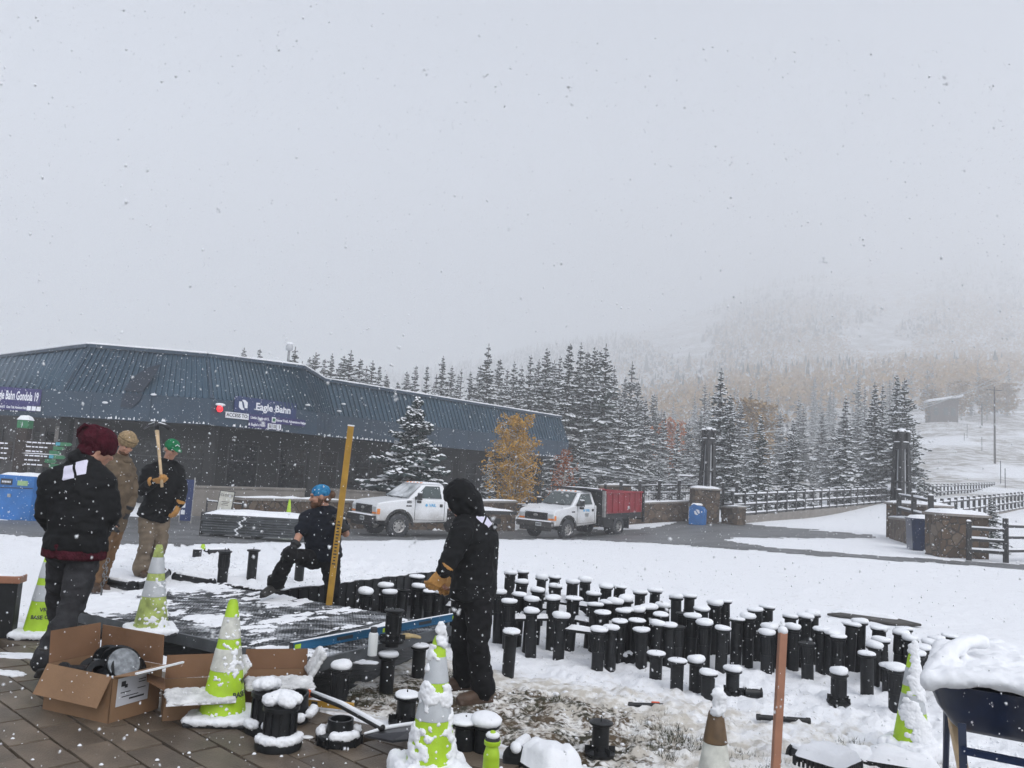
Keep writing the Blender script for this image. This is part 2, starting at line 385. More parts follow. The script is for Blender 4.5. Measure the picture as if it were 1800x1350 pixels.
def puff(mb, c, w, d, h, n=8, rot=0, nz=.3, seed=0, thick=.0):
    """soft heap of snow with a rounded rim, w by d, h high"""
    c = Vector(c); vs = []; fs = []
    k = n + 1; cr, sr = math.cos(rot), math.sin(rot)
    for i in range(k):
        for j in range(k):
            u = -1 + 2 * i / n; v = -1 + 2 * j / n
            z = h * max(0, (1 - abs(u) ** 5)) ** .5 * max(0, (1 - abs(v) ** 5)) ** .5
            q = mnoise.noise(Vector((u * 2.3 + seed * 3.1, v * 2.3 + seed, seed * .7)))
            z *= 1 + nz * q
            x = u * w / 2 * (1 + .06 * q); y = v * d / 2 * (1 + .06 * q)
            vs.append(c + Vector((x * cr - y * sr, x * sr + y * cr, z)))
    for i in range(n):
        for j in range(n): fs.append((i * k + j, (i + 1) * k + j, (i + 1) * k + j + 1, i * k + j + 1))
    b = len(vs)
    vs2 = [Vector((v.x, v.y, c.z - thick)) for v in vs]
    rim = [i * k for i in range(k)] + [n * k + j for j in range(1, k)] + [i * k + n for i in range(n - 1, -1, -1)] + [j for j in range(n - 1, 0, -1)]
    vs += [vs2[i] for i in rim]; L = len(rim)
    for i in range(L): fs.append((rim[(i + 1) % L], rim[i], b + i, b + (i + 1) % L))
    fs.append(tuple(b + L - 1 - i for i in range(L))[::-1])
    mb.add(vs, fs)
# ================================================================== terrain
E1 = np.array([.482, .876]); E2 = np.array([.876, -.482]); PY0 = 4.71
def st(x, y): return E1[0] * x + E1[1] * (y - PY0), E2[0] * x + E2[1] * (y - PY0)
def from_st(s, t): return s * E1[0] + t * E2[0], PY0 + s * E1[1] + t * E2[1]
TX = [-60, -14, -5, 2, 10, 17, 30, 60]
TY = [8, 12, 18, 25, 30, 37, 45, 60, 75, 100]
TZ = np.array([
 [.08, .08, .10, .02, .0, .0, .0, .0],
 [.05, .05, .05, .0, 0, -.03, -.03, 0],
 [-.25, -.3, -.3, -.15, -.12, -.1, -.1, 0],
 [-.6, -.6, -.75, -.5, -.2, -.17, -.1, 0],
 [-.65, -.66, -1.0, -.85, -.25, -.17, 0, .1],
 [-.7, -.7, -1.15, -1.17, -.4, -.18, .2, .4],
 [-.7, -.7, -1.1, -1.0, -.3, -.1, .5, .9],
 [-.5, -.5, -.8, -.8, -.5, 0, 1.1, 1.6],
 [-.3, -.3, -.4, -.3, .0, .4, 1.5, 2.2],
 [0, 0, 0, .5, 1, 2, 2.6, 3.2]])
HP = [-900, -300, 300, 700, 1100, 1400, 1700, 2100, 2900]
HD = [85, 100, 140, 230, 560, 1000, 1300]
HZ = np.array([
 [-.3, -.3, -.3, -.3, .3, 1.2, 2.4, 3.5, 4],
 [-.2, -.2, -.2, 0, .8, 2.2, 4, 5, 6],
 [2, 2, 2, 2.3, 3.5, 6, 10.6, 11.5, 12],
 [4, 4, 4.7, 6.3, 12, 18, 26, 28, 30],
 [18, 19, 21, 35, 58, 82, 97, 102, 106],
 [50, 54, 58, 100, 171, 236, 257, 260, 265],
 [70, 75, 89, 149, 240, 353, 398, 374, 380]])
def bil(X, Y, Z, x, y):
    X = np.array(X, float); Y = np.array(Y, float)
    x = np.clip(x, X[0], X[-1]); y = np.clip(y, Y[0], Y[-1])
    i = np.clip(np.searchsorted(X, x) - 1, 0, len(X) - 2); j = np.clip(np.searchsorted(Y, y) - 1, 0, len(Y) - 2)
    u = (x - X[i]) / (X[i + 1] - X[i]); v = (y - Y[j]) / (Y[j + 1] - Y[j])
    u = u * u * (3 - 2 * u) * .5 + u * .5
    return Z[j, i] * (1 - u) * (1 - v) + Z[j, i + 1] * u * (1 - v) + Z[j + 1, i] * (1 - u) * v + Z[j + 1, i + 1] * u * v
PIT_S0, PIT_S1, PIT_T0, PIT_T1 = .18, 5.95, -4.35, 3.2
def gz0(x, y):
    """ground without small lumps"""
    x = np.asarray(x, float); y = np.asarray(y, float)
    near = bil(TX, TY, TZ, x, y)
    yy = np.maximum(y, 1.0)
    px = 900 + np.clip(x / yy, -1.6, 1.6) * F
    far = bil(HP, HD, HZ, px, y)
    k = sstep(66, 92, y)
    z = near * (1 - k) + far * k
    s, t = st(x, y)
    z = z * sstep(.0, 2.5, s) * 1.0 + 0 * (1 - sstep(.0, 2.5, s))          # meets the paving at 0
    pit = sstep(PIT_S0 - .1, PIT_S0 + .75, s) * (1 - sstep(PIT_S1 - .1, PIT_S1 + .15, s)) * sstep(PIT_T0 - .03, PIT_T0 + .05, t) * (1 - sstep(PIT_T1 - .4, PIT_T1 + .8, t))
    pit = np.where((t < -1.8), pit * 0 + sstep(.3, .5, s) * (1 - sstep(PIT_S1 - .1, PIT_S1 + .15, s)) * (sstep(PIT_T0 - .03, PIT_T0 + .05, t) * (s > 2.5) + (s <= 2.5) * sstep(-5.25, -5.15, t)), pit)
    z = z * (1 - pit) + (-.30) * pit
    return z
def gz(x, y):
    return float(gz0(x, y))
def ground_hit(px, py, d0=2.0, d1=300.0):
    """first ground point on the sight line of a photo pixel"""
    v = fw + rx * ((px - 900) / F) + ux * ((675 - py) / F); v = v / v.y
    d = np.geomspace(d0, d1, 2500); X = v.x * d; Y = d; Z = CAMH + v.z * d
    h = np.nonzero(Z < gz0(X, Y))[0]
    d = d[h[0]] if len(h) else d1
    return Vector((v.x * d, d, gz(v.x * d, d)))
def projv(x, y, z):
    q = np.stack([x, y, z - CAMH], -1)
    zz = q @ np.array(fw); zz = np.where(zz < .1, .1, zz)
    return 900 + F * (q @ np.array(rx)) / zz, 675 - F * (q @ np.array(ux)) / zz
def inpoly(px, py, poly):
    r = np.zeros(px.shape, bool); n = len(poly)
    for i in range(n):
        x1, y1 = poly[i]; x2, y2 = poly[(i + 1) % n]
        if y1 == y2: continue
        c = ((y1 > py) != (y2 > py)) & (px < (x2 - x1) * (py - y1) / (y2 - y1) + x1); r ^= c
    return r

ang = np.concatenate([np.linspace(-180, -60, 34, endpoint=False), np.linspace(-60, -42, 30, endpoint=False), np.linspace(-42, 42, 420, endpoint=False), np.linspace(42, 60, 30, endpoint=False), np.linspace(60, 180, 34)])
rad = [2.0]
while rad[-1] < 1350: rad.append(rad[-1] * (1.007 if rad[-1] < 13 else 1.0135 if rad[-1] < 60 else 1.022) + .003)
rad = np.array(rad)
A, RR = np.meshgrid(np.radians(ang), rad)
GX = RR * np.sin(A); GY = RR * np.cos(A); GZ = gz0(GX, GY)
s_, t_ = st(GX, GY)
front = (GY > 0)
pitm = sstep(.1, .6, s_) * (1 - sstep(5.7, 6.0, s_)) * sstep(-5, -4.3, t_) * (1 - sstep(3.2, 4, t_))
lump = (fbm(GX * 1.3, GY * 1.3, 4, 3) - .47) * .10 + (fbm(GX * 6, GY * 6, 4, 9) - .47) * .10 + np.abs(fbm(GX * 11, GY * 11, 3, 19) - .47) * .09 * pitm
leftlawn = sstep(2.5, 3.5, s_) * (1 - sstep(-4.6, -4.2, t_)) * (1 - sstep(13, 18, GY))
rough = .35 + .9 * pitm * sstep(-3, 0, t_) + 1.5 * leftlawn
rough = rough * (1 - sstep(14, 40, GY) * .5)
smallpits = np.maximum(0, fbm(GX * 9, GY * 9, 3, 31) - .56) * -.25
GZ = GZ + lump * rough * sstep(-.05, .35, s_) + smallpits * (rough - .2) * sstep(0, .5, s_) * (GY < 16)
GZ = GZ + (fbm(GX * .05, GY * .05, 4, 5) - .47) * 9 * sstep(130, 300, GY)
GZ = np.where(s_ < .02, -.16, GZ); GZ = np.where((s_ >= .02) & (s_ < .2) , np.maximum(GZ, -.02) , GZ)
nr, na = A.shape
vv = np.stack([GX, GY, GZ], -1).reshape(-1, 3)
idx = np.arange(nr * na).reshape(nr, na)
ff = np.stack([idx[:-1, :-1], idx[:-1, 1:], idx[1:, 1:], idx[1:, :-1]], -1).reshape(-1, 4)
def np_mesh(name, verts, faces, mats):
    me = bpy.data.meshes.new(name)
    me.vertices.add(len(verts)); me.vertices.foreach_set('co', np.ascontiguousarray(verts, np.float32).ravel())
    k = faces.shape[1]
    me.loops.add(faces.size); me.loops.foreach_set('vertex_index', np.ascontiguousarray(faces, np.int32).ravel())
    me.polygons.add(len(faces)); me.polygons.foreach_set('loop_start', np.arange(0, faces.size, k, dtype=np.int32))
    me.update(calc_edges=True); me.validate()
    for m in (mats if isinstance(mats, (list, tuple)) else [mats]): me.materials.append(m)
    return me
# ground cover weights (what lies on the ground: trampled soil, brush showing through)
mudw = sstep(.1, .7, s_) * (1 - sstep(2.2, 3.4, s_ + .45 * sstep(-1, 2, t_))) * sstep(-3.0, -1.9, t_) * (1 - sstep(.2, 2.2, t_))
mudw = np.maximum(mudw, .75 * sstep(.2, .5, s_) * (1 - sstep(2.6, 3.0, s_)) * sstep(-5.3, -5.0, t_) * (1 - sstep(-1.7, -1.2, t_)))
mudw = np.maximum(mudw, .50 * (1 - sstep(1.6, 4.0, np.hypot(s_ - .9, (t_ - .6) * .8))) * (s_ > .1))
brush = sstep(55, 80, GY) * (.55 + .0 * GX)

def ground_mat():
    m = bpy.data.materials.new('snow_ground'); m.use_nodes = True
    t = m.node_tree; b = t.nodes['Principled BSDF']; b.inputs['Roughness'].default_value = .8; b.inputs['Specular IOR Level'].default_value = .2
    tc = node(t, 'ShaderNodeTexCoord'); P = tc.outputs['Object']
    def noise(scale, det=5, stretch=None):
        n = node(t, 'ShaderNodeTexNoise'); n.inputs['Scale'].default_value = scale; n.inputs['Detail'].default_value = det
        if stretch:
            mp = node(t, 'ShaderNodeMapping'); mp.inputs['Scale'].default_value = stretch; t.links.new(P, mp.inputs[0]); t.links.new(mp.outputs[0], n.inputs['Vector'])
        else: t.links.new(P, n.inputs['Vector'])
        return n.outputs['Fac']
    def mth(op, a, b_=None, clamp=False):
        n = node(t, 'ShaderNodeMath', operation=op); n.use_clamp = clamp
        for i, q in enumerate((a, b_)):
            if q is None: continue
            if isinstance(q, (int, float)): n.inputs[i].default_value = q
            else: t.links.new(q, n.inputs[i])
        return n.outputs[0]
    def rng(x, a, b_, c=0, d=1):
        n = node(t, 'ShaderNodeMapRange'); n.interpolation_type = 'SMOOTHSTEP'
        for k, q in zip(('From Min', 'From Max', 'To Min', 'To Max'), (a, b_, c, d)): n.inputs[k].default_value = q
        t.links.new(x, n.inputs['Value']); return n.outputs[0]
    def mix(f, a, b_):
        n = node(t, 'ShaderNodeMix', data_type='RGBA'); t.links.new(f, n.inputs['Factor'])
        for k, q in (('A', a), ('B', b_)):
            if isinstance(q, tuple): n.inputs[k].default_value = (*q, 1)
            else: t.links.new(q, n.inputs[k])
        return n.outputs['Result']
    at = node(t, 'ShaderNodeAttribute'); at.attribute_name = 'mud'
    ab = node(t, 'ShaderNodeAttribute'); ab.attribute_name = 'brush'
    soil = mix(rng(noise(5), .4, .6), (.10, .07, .042), (.035, .032, .018))
    slush = mix(rng(noise(9), .4, .62), (.50, .465, .41), (.74, .73, .71))
    n1 = mth('ADD', mth('MULTIPLY', noise(3.2, 6), .6), mth('MULTIPLY', noise(17, 5), .4))
    f_sl = rng(mth('ADD', at.outputs['Fac'], n1), .80, 1.10)
    f_so = rng(mth('ADD', mth('MULTIPLY', at.outputs['Fac'], .8), mth('ADD', mth('MULTIPLY', noise(4.1, 6), .5), mth('MULTIPLY', noise(26, 4), .5))), 1.22, 1.36)
    c = mix(f_sl, (.80, .81, .835), slush); c = mix(f_so, c, soil)
    # grass tips poking through the lawn snow
    f_t = rng(mth('ADD', mth('MULTIPLY', noise(38, 3, (1, .35, 1)), .7), mth('MULTIPLY', noise(2.2), .3)), .60, .68, 0, .6)
    c = mix(f_t, c, (.28, .27, .23))
    br = mix(rng(noise(.6, 6), .42, .6), (.26, .235, .20), (.62, .62, .62))
    f_b = rng(mth('ADD', mth('MULTIPLY', ab.outputs['Fac'], .5), noise(.06, 7)), .66, .82, 0, .85)
    c = mix(f_b, c, br)
    t.links.new(c, b.inputs['Base Color'])
    h = mth('ADD', mth('MULTIPLY', noise(14, 6), .7), mth('MULTIPLY', noise(60, 3), .3))
    bp = node(t, 'ShaderNodeBump'); bp.inputs['Strength'].default_value = .55; bp.inputs['Distance'].default_value = .04
    t.links.new(h, bp.inputs['Height']); t.links.new(bp.outputs[0], b.inputs['Normal'])
    return m
M['ground'] = ground_mat()
gme = np_mesh('snow_ground', vv, ff, M['ground'])
for nm, arr in (('mud', mudw), ('brush', brush)):
    a = gme.attributes.new(nm, 'FLOAT', 'POINT'); a.data.foreach_set('value', np.ascontiguousarray(arr.ravel(), np.float32))
gme.polygons.foreach_set('use_smooth', [True] * len(gme.polygons))
go = link('snow_ground', gme); go['kind'] = 'structure'

# ------------------------------------------------------------------ road: faces of the terrain that are driven clear
ROAD = [(-400, 975), (-50, 970), (150, 966), (350, 957), (600, 950), (800, 948), (1000, 948), (1180, 956), (1300, 966), (1430, 976), (1650, 990), (1800, 1001), (2100, 1022), (2100, 1010),
        (1800, 993), (1650, 984), (1500, 974), (1350, 962), (1265, 950), (1290, 945), (1420, 946), (1540, 946), (1530, 940), (1420, 931), (1300, 919), (1240, 916), (1195, 912), (1186, 921), (1120, 931), (900, 931), (820, 926), (700, 921), (620, 918), (430, 916), (340, 906), (-50, 916), (-400, 920)]
cx = vv[ff].mean(1)
rxp, ryp = projv(cx[:, 0], cx[:, 1], cx[:, 2])
wob = (fbm(cx[:, 0] * 1.6, cx[:, 1] * 1.6, 3, 77) - .47) * 9
sel = inpoly(rxp, ryp + wob * .6, ROAD) & (cx[:, 1] > 15) & (cx[:, 1] < 45)
rf = ff[sel]
u, inv = np.unique(rf, return_inverse=True)
rv = vv[u].copy(); rv[:, 2] += .012
rme = np_mesh('road', rv, inv.reshape(-1, 4), M['asphalt']); rme.polygons.foreach_set('use_smooth', [True] * len(rme.polygons))
ro = link('road', rme); ro['kind'] = 'structure'

# ------------------------------------------------------------------ paving
q = MB()
pts = [from_st(-.0, 12), from_st(-.0, -14), from_st(-9, -14), from_st(-9, 12)]
q.prism([(p[0], p[1]) for p in reversed(pts)], Matrix.Translation((0, 0, -.14)), .088)
patio = q.build('patio_pavement', M['joint']); patio['kind'] = 'structure'
pr = random.Random(5)
PW, PL, TH = .212, .424, .06
pmeshes = []
for k in range(6):
    q = MB(); q.box((0, 0, -TH / 2), (PL - .007, PW - .007, TH))
    for i in range(4, 8): q.v[i] = (q.v[i][0] * .975, q.v[i][1] * .955, q.v[i][2] + pr.uniform(-.0015, .0015))
    pmeshes.append(q.mesh('paver', M['paver']))
ra = math.atan2(-.669, .743); c_, s__ = math.cos(ra), math.sin(ra)
cand = []
for i in range(-30, 60):
    for j in range(-40, 40):
        u_ = (j + (.5 if i % 2 else 0) + .13) * PL; v_ = i * PW
        x, y = u_ * c_ - v_ * s__, u_ * s__ + v_ * c_
        s2, t2 = st(x, y)
        if s2 > -.18 or y < 2.9: continue
        px, py = proj((x, y, 0))
        if -250 < px < 1080 and 1080 < py < 1560: cand.append((y, x))
cand.sort(key=lambda a: abs(a[1] + 1.2) * .6 + abs(a[0] - 4.6))
for y, x in cand[:285]:
    o = bpy.data.objects.new('paver', pr.choice(pmeshes)); COL.objects.link(o); o.parent = patio
    o.location = (x, y, pr.uniform(-.003, .003)); o.rotation_euler = (pr.uniform(-.006, .006), pr.uniform(-.006, .006), ra + pr.choice([0, math.pi]) + pr.uniform(-.006, .006))
# edge course laid along the drop, and slush on the paving
for k in range(-14, 10):
    t2 = k * .43
    x, y = from_st(-.1, t2)
    px, py = proj((x, y, 0))
    if -200 < px < 1000:
        o = bpy.data.objects.new('paver', pr.choice(pmeshes)); COL.objects.link(o); o.parent = patio
        o.location = (x, y, .004); o.rotation_euler = (0, 0, math.atan2(E2[1], E2[0]))
q = MB()
for px, py, wd, dp in ((40, 1138, .30, .13), (8, 1165, .16, .1), (30, 1168, .1, .08), (640, 1150, .2, .1)):
    d = CAMH * F / (py - hor(px)); p = W(px, py, d); [q.ell((p.x + pr.uniform(-.5, .5) * wd * (1 - abs(2 * k / 15 - 1) * .3), p.y + pr.uniform(-.45, .45) * dp, .002), (pr.uniform(.2, .34) * wd, pr.uniform(.2, .4) * dp, pr.uniform(.006, .014)), n=12, m=6) for k in range(15)]
pr2 = random.Random(3)
for k in range(60):
    px, py = pr2.uniform(0, 950), pr2.uniform(1170, 1350)
    d = CAMH * F / (py - hor(px)); p = W(px, py, d); a = pr2.uniform(.006, .022)
    if st(p.x, p.y)[0] < -.02: puff(q, (p.x, p.y, .003), a, a * .7, a * .4, n=4, seed=k)
o = q.build('slush_lump', M['snow'], smooth=True); o['kind'] = 'stuff'

# ------------------------------------------------------------------ haze and falling snow
q = MB(); q.box((0, 650, 227), (2600, 1460, 478)); hz = q.build('haze', [])
hm = bpy.data.materials.new('haze_air'); hm.use_nodes = True; t = hm.node_tree; t.nodes.clear()
oo = node(t, 'ShaderNodeOutputMaterial'); pv = node(t, 'ShaderNodeVolumePrincipled')
pv.inputs['Color'].default_value = (.985, .991, 1.0, 1); pv.inputs['Density'].default_value = .0021; pv.inputs['Anisotropy'].default_value = 0.0
t.links.new(pv.outputs[0], oo.inputs['Volume'])
hz.data.materials.append(hm); hz['kind'] = 'stuff'

ng = np.random.default_rng(11); NF = 105000
fd = 28 * ng.random(NF) ** (1 / 1.65); fx_ = ng.uniform(-.78, .78, NF) * fd; fz = CAMH + ng.uniform(-.42, .60, NF) * fd
ok = (fd > 1.1) & (fz > gz0(fx_, fd) + .06); fd, fx_, fz = fd[ok], fx_[ok], fz[ok]
fa = .0062 * ng.uniform(.35, 1.25, len(fd)) ** 1.5 * np.minimum(1, .42 + fd / 14)
cx_n, cd_n, cz_n, ca_n = [], [], [], []
for k in range(110):                                     # clusters close by
    d = ng.uniform(.7, 3.2); x = ng.uniform(-.66, .66) * d; z = CAMH + ng.uniform(-.3, .56) * d
    for i in range(ng.integers(2, 6)): cx_n.append(x + ng.normal(0, .0028)); cd_n.append(d + ng.normal(0, .002)); cz_n.append(z + ng.normal(0, .0036)); ca_n.append(.0030 * ng.uniform(.5, 1.1))
fx_ = np.concatenate([fx_, cx_n]); fd = np.concatenate([fd, cd_n]); fz = np.concatenate([fz, cz_n]); fa = np.concatenate([fa, ca_n]); n = len(fd)
base = np.array([(1, 0, 0), (-.8, .2, 0), (0, .7, .1), (.1, -.75, 0), (0, .1, .6), (0, 0, -.55)])
Q, _ = np.linalg.qr(ng.normal(size=(n, 3, 3)))
vt = np.einsum('nij,kj->nki', Q, base) * fa[:, None, None] * ng.uniform(.6, 1.25, (n, 6, 1)) * np.array([1, 1, 1.25]) + np.stack([fx_, fd, fz], -1)[:, None, :]
tri = np.array([(0, 2, 4), (2, 1, 4), (1, 3, 4), (3, 0, 4), (2, 0, 5), (1, 2, 5), (3, 1, 5), (0, 3, 5)])
o = link('falling_snow', np_mesh('falling_snow', vt.reshape(-1, 3), (tri[None] + 6 * np.arange(n)[:, None, None]).reshape(-1, 3), M['snow'])); o['kind'] = 'stuff'
# ================================================================== gondola station
def P(px, py, d): return W(px, py, d)
bld = thing('gondola_station', 'long low station building with blue ribbed metal mansard roof and dark recessed walls', 'building', (-10, 34, gz(-10, 34)))
BL = Vector(bld.location)
def lp(v): return Vector(v) - BL
ZE, ZB, ZT = 2.78, 3.86, 5.75            # eave, break line and ridge heights
def at_z(px, py, z):
    v = fw + rx * ((px - 900) / F) + ux * ((675 - py) / F); return CAMP + v * ((z - CAMH) / v.z)
EV = [Vector((-31, 27, 0)), Vector((-18.4, 32.6, 0)), Vector((-12.2, 32.4, 0)), Vector((-8.75, 36.6, 0)), Vector((-8.3, 39.6, 0)), Vector((3.8, 53.5, 0))]
# eaves and ridge sampled through known heights
def eave_pt(px, py): return at_z(px, py, ZE)
ea = [eave_pt(-260, 707), eave_pt(105, 732), eave_pt(368, 747), eave_pt(556, 765), Vector((-8.55, 38.9, ZE)), eave_pt(999, 806)]
to = [at_z(-160, 648, ZT), at_z(158, 608, ZT), at_z(365, 625, ZT), at_z(530, 645, ZT), at_z(568, 668, ZT - .25), at_z(985, 734, ZT - .25)]
def inset(p, k): return p
br = []
for a, b in zip(ea, to):
    q = a.lerp(b, .18); q.z = ZB; br.append(Vector((a.x * .95 + b.x * .05, a.y * .95 + b.y * .05, ZB)))
# second break points for the wing
def facet(i, nrib, name, m1=M['roof_blue'], m2=M['roof_blue2']):
    j = i + 1
    A, B, C, D = lp(br[i]), lp(br[j]), lp(to[j]), lp(to[i])
    n = (B - A).cross(D - A).normalized()
    if n.y > 0: n = -n
    back = -n * .12
    q = MB(); L2 = lambda p, r, k: p.lerp(r, k / (nrib + 1))
    for k in range(nrib + 1): q.hexa([L2(A, B, k), L2(A, B, k + 1), L2(A, B, k + 1) + back, L2(A, B, k) + back, L2(D, C, k), L2(D, C, k + 1), L2(D, C, k + 1) + back, L2(D, C, k) + back])
    rp = q.build('roof_panel', m1, bld)
    q = MB()
    for k in range(nrib + 1):
        u = (k + .5) / (nrib + 1)
        q.bar(A.lerp(B, u), D.lerp(C, u), .05, .15, n)
    q.build('standing_seam', m1, rp, kind='stuff')
    a, b = lp(ea[i]), lp(ea[j])
    n2 = (b - a).cross(A - a).normalized()
    if n2.y > 0: n2 = -n2
    q = MB(); q.hexa([a, b, b - n2 * .15, a - n2 * .15, A, B, B - n2 * .15, A - n2 * .15]); fa = q.build('fascia', m2, bld)
    q = MB()
    nn = max(4, int((b - a).length / 1.2))
    for k in range(1, nn):
        u = k / nn; q.bar(a.lerp(b, u) + n2 * .004, A.lerp(B, u) + n2 * .004, .02, .012, n2)
    q.build('fascia_joint', m2, fa, kind='stuff')
    return A, B, C, D, a, b, n, n2
fac = [facet(0, 34, 'l'), facet(1, 24, 'c'), facet(2, 26, 'r'), facet(3, 6, 's'), facet(4, 66, 'w')]
# hips, ridge trim with a line of snow, flat roof behind
q = MB()
for i in range(1, 5): q = MB(); q.tube([lp(br[i]), lp(to[i])], .07, 6); q.build('hip_flashing', M['roof_blue2'], bld)
q = MB()
for i in range(5): q.bar(lp(to[i]), lp(to[i + 1]), .3, .14)
q.build('ridge_trim', M['roof_blue2'], bld)
q = MB()
for i in range(5):
    a, b = lp(to[i]) + Vector((0, 0, .1)), lp(to[i + 1]) + Vector((0, 0, .1)); n = max(2, int((b - a).length / .7))
    for k in range(n): q.bar(a.lerp(b, k / n), a.lerp(b, (k + 1) / n), .32, .05 + .04 * rnd.random())
q.build('ridge_snow', M['snow'], bld, bevel=.03)
q = MB()
back = [Vector((p.x - 3, p.y + 16, ZT - .5)) for p in to]; to_r = to; to = [p + Vector((-.12, .8, -.2)) for p in to]
for i in range(5): q.hexa([lp(to[i]) - Vector((0, 0, .4)), lp(to[i + 1]) - Vector((0, 0, .4)), lp(back[i + 1]) - Vector((0, 0, .4)), lp(back[i]) - Vector((0, 0, .4)),
                          lp(to[i]) - Vector((0, 0, .02)), lp(to[i + 1]) - Vector((0, 0, .02)), lp(back[i + 1]), lp(back[i])])
q.build('flat_roof', M['snow'], bld); to = to_r
# end wall of the wing
e, t_, b_ = ea[5], to[5], br[5]
off = Vector((-2.0, 9, 0))
q = MB(); q.add([lp(e), lp(e + off), lp(b_ + off), lp(t_ + off), lp(t_), lp(b_)], [(0, 1, 2, 3, 4, 5)]); q.add([lp(e) + Vector((-.1, 0, 0)), lp(e + off) + Vector((-.1, 0, 0)), lp(b_ + off) + Vector((-.1, 0, 0)), lp(t_ + off) + Vector((-.1, 0, 0)), lp(t_) + Vector((-.1, 0, 0)), lp(b_) + Vector((-.1, 0, 0))], [(5, 4, 3, 2, 1, 0)])
q.build('gable_panel', M['roof_blue2'], bld)
# soffit and dark recessed walls
q = MB()
inn = []
for i, p in enumerate(ea): inn.append(p + Vector((-.6 if i < 4 else -1.6, 2.6 if i < 4 else 2.0, 0)))
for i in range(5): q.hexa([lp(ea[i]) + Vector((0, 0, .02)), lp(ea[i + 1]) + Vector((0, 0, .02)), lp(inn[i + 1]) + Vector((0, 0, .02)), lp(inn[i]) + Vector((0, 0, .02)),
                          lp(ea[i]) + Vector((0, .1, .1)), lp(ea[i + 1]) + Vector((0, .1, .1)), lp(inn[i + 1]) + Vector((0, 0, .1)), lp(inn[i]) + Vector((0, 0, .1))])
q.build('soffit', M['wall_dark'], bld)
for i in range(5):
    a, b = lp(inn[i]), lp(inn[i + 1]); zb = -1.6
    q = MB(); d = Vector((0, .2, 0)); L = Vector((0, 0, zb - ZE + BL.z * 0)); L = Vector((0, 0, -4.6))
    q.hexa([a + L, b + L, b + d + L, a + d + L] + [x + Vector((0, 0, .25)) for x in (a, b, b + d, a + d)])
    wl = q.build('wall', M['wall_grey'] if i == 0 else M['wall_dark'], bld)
    ln = (b - a).length; nw = max(1, int(ln / 2.0)); t = (b - a) / ln; nr_ = Vector((t.y, -t.x, 0))
    for k in range(nw):
        c = a.lerp(b, (k + .5) / nw) + nr_ * .06 + Vector((0, 0, -1.75))
        q = MB(); hw = min(.8, ln / nw * .42)
        for sx in (-1, 1): q.bar(c + t * sx * hw + Vector((0, 0, -1.1)), c + t * sx * hw + Vector((0, 0, 1.1)), .07, .07)
        for sz in (-1.1, .35, 1.1): q.bar(c - t * hw + Vector((0, 0, sz)), c + t * hw + Vector((0, 0, sz)), .06, .06)
        wn = q.build('window', M['black_trim'], bld)
        q = MB(); q.bar(c - t * (hw - .04) + Vector((0, 0, 0)), c + t * (hw - .04), .02, 2.1); q.build('pane', M['station_glass'], wn)
for u_ in (.25, .5, .75):
    a = lp(ea[5]).lerp(lp(ea[4]), u_) + Vector((-.3, .7, 0)); q = MB(); q.bar(a + Vector((0, 0, -4.4)), a, .35, .35); q.build('column', M['wall_dark'], bld)
for i in (1, 2, 3):
    a = lp(ea[i]) + Vector((-.2, 1.0, 0)); q = MB(); q.bar(a + Vector((0, 0, -4.2)), a, .4, .4); q.build('column', M['wall_dark'], bld)
a = lp(ea[5]) + Vector((-.7, .8, 0)); q = MB(); q.bar(a + Vector((0, 0, -4.6)), a, .45, .45); q.build('column', M['wall_dark'], bld)
for px, d in ((52, 34.4), (100, 34.6), (74, 35)):
    p = lp(P(px, 780, d)); q = MB(); q.bar(p + Vector((0, 0, -1.9)), p + Vector((0, 0, .75)), .22, .12); q.build('door_frame', M['concrete'] if px == 100 else M['wall_grey'], bld)
# pigeon-spike like fringe of snow along the eave
q = MB()
er = random.Random(4)
for i in range(5):
    a, b = lp(ea[i]), lp(ea[i + 1]); n = int((b - a).length / .16); n2 = fac[i][7]
    for k in range(n):
        u = (k + er.random()) / n
        if vnoise(np.array([u * 9 + i * 5]), np.array([i * 3.3]), 2)[0] < (.55 if i < 4 else .35): continue
        p = a.lerp(b, u) + n2 * .06 + Vector((0, 0, .03)); h = er.uniform(.03, .13); r_ = er.uniform(.02, .055)
        q.tube([p, p + Vector((0, 0, h * .6)), p + Vector((0, 0, h))], [r_, r_ * .7, .012], 5)
q.build('eave_snow', M['snow'], bld, kind='stuff')
# roof snow clots and the dark feather emblem across roof and fascia
q = MB()
for i, u, v in ((1, .62, .02), (2, .9, .1), (4, .04, .35), (4, .02, .12), (1, .3, -.3)):
    A, B, C, D, a, b, n, n2 = fac[i]
    p = A.lerp(B, u).lerp(D.lerp(C, u), max(v, 0)) + n * .1 - Vector((0, 0, .4 if v < 0 else 0)); q = MB(); q.ell(p, (.13, .08, .05), n=7, m=5); q.build('snow_clot', M['snow'], bld, smooth=True)
A, B, C, D, a, b, n, n2 = fac[1]
def roofpt(px, py):
    v = (fw + rx * ((px - 900) / F) + ux * ((675 - py) / F))
    t = (A + BL - CAMP).dot(n) / v.dot(n); return lp(CAMP + v * t) + n * .075
def faspt(px, py):
    v = (fw + rx * ((px - 900) / F) + ux * ((675 - py) / F))
    t = (a + BL - CAMP).dot(n2) / v.dot(n2); return lp(CAMP + v * t) + n2 * .03
ft = [(284, 640), (262, 646), (243, 657), (230, 670), (219, 686)]; fb = [(284, 641), (274, 658), (264, 672), (258, 680), (252, 689)]
q = MB()
for k in range(4):
    p = [roofpt(*ft[k]), roofpt(*ft[k + 1]), roofpt(*fb[k + 1]), roofpt(*fb[k])]
    q.hexa([x - n * .02 for x in p] + p)
em = q.build('wing_emblem', M['roof_dark'], bld)
ft2 = [(219, 690), (215, 703), (212, 715)]; fb2 = [(252, 691), (246, 705), (232, 717)]
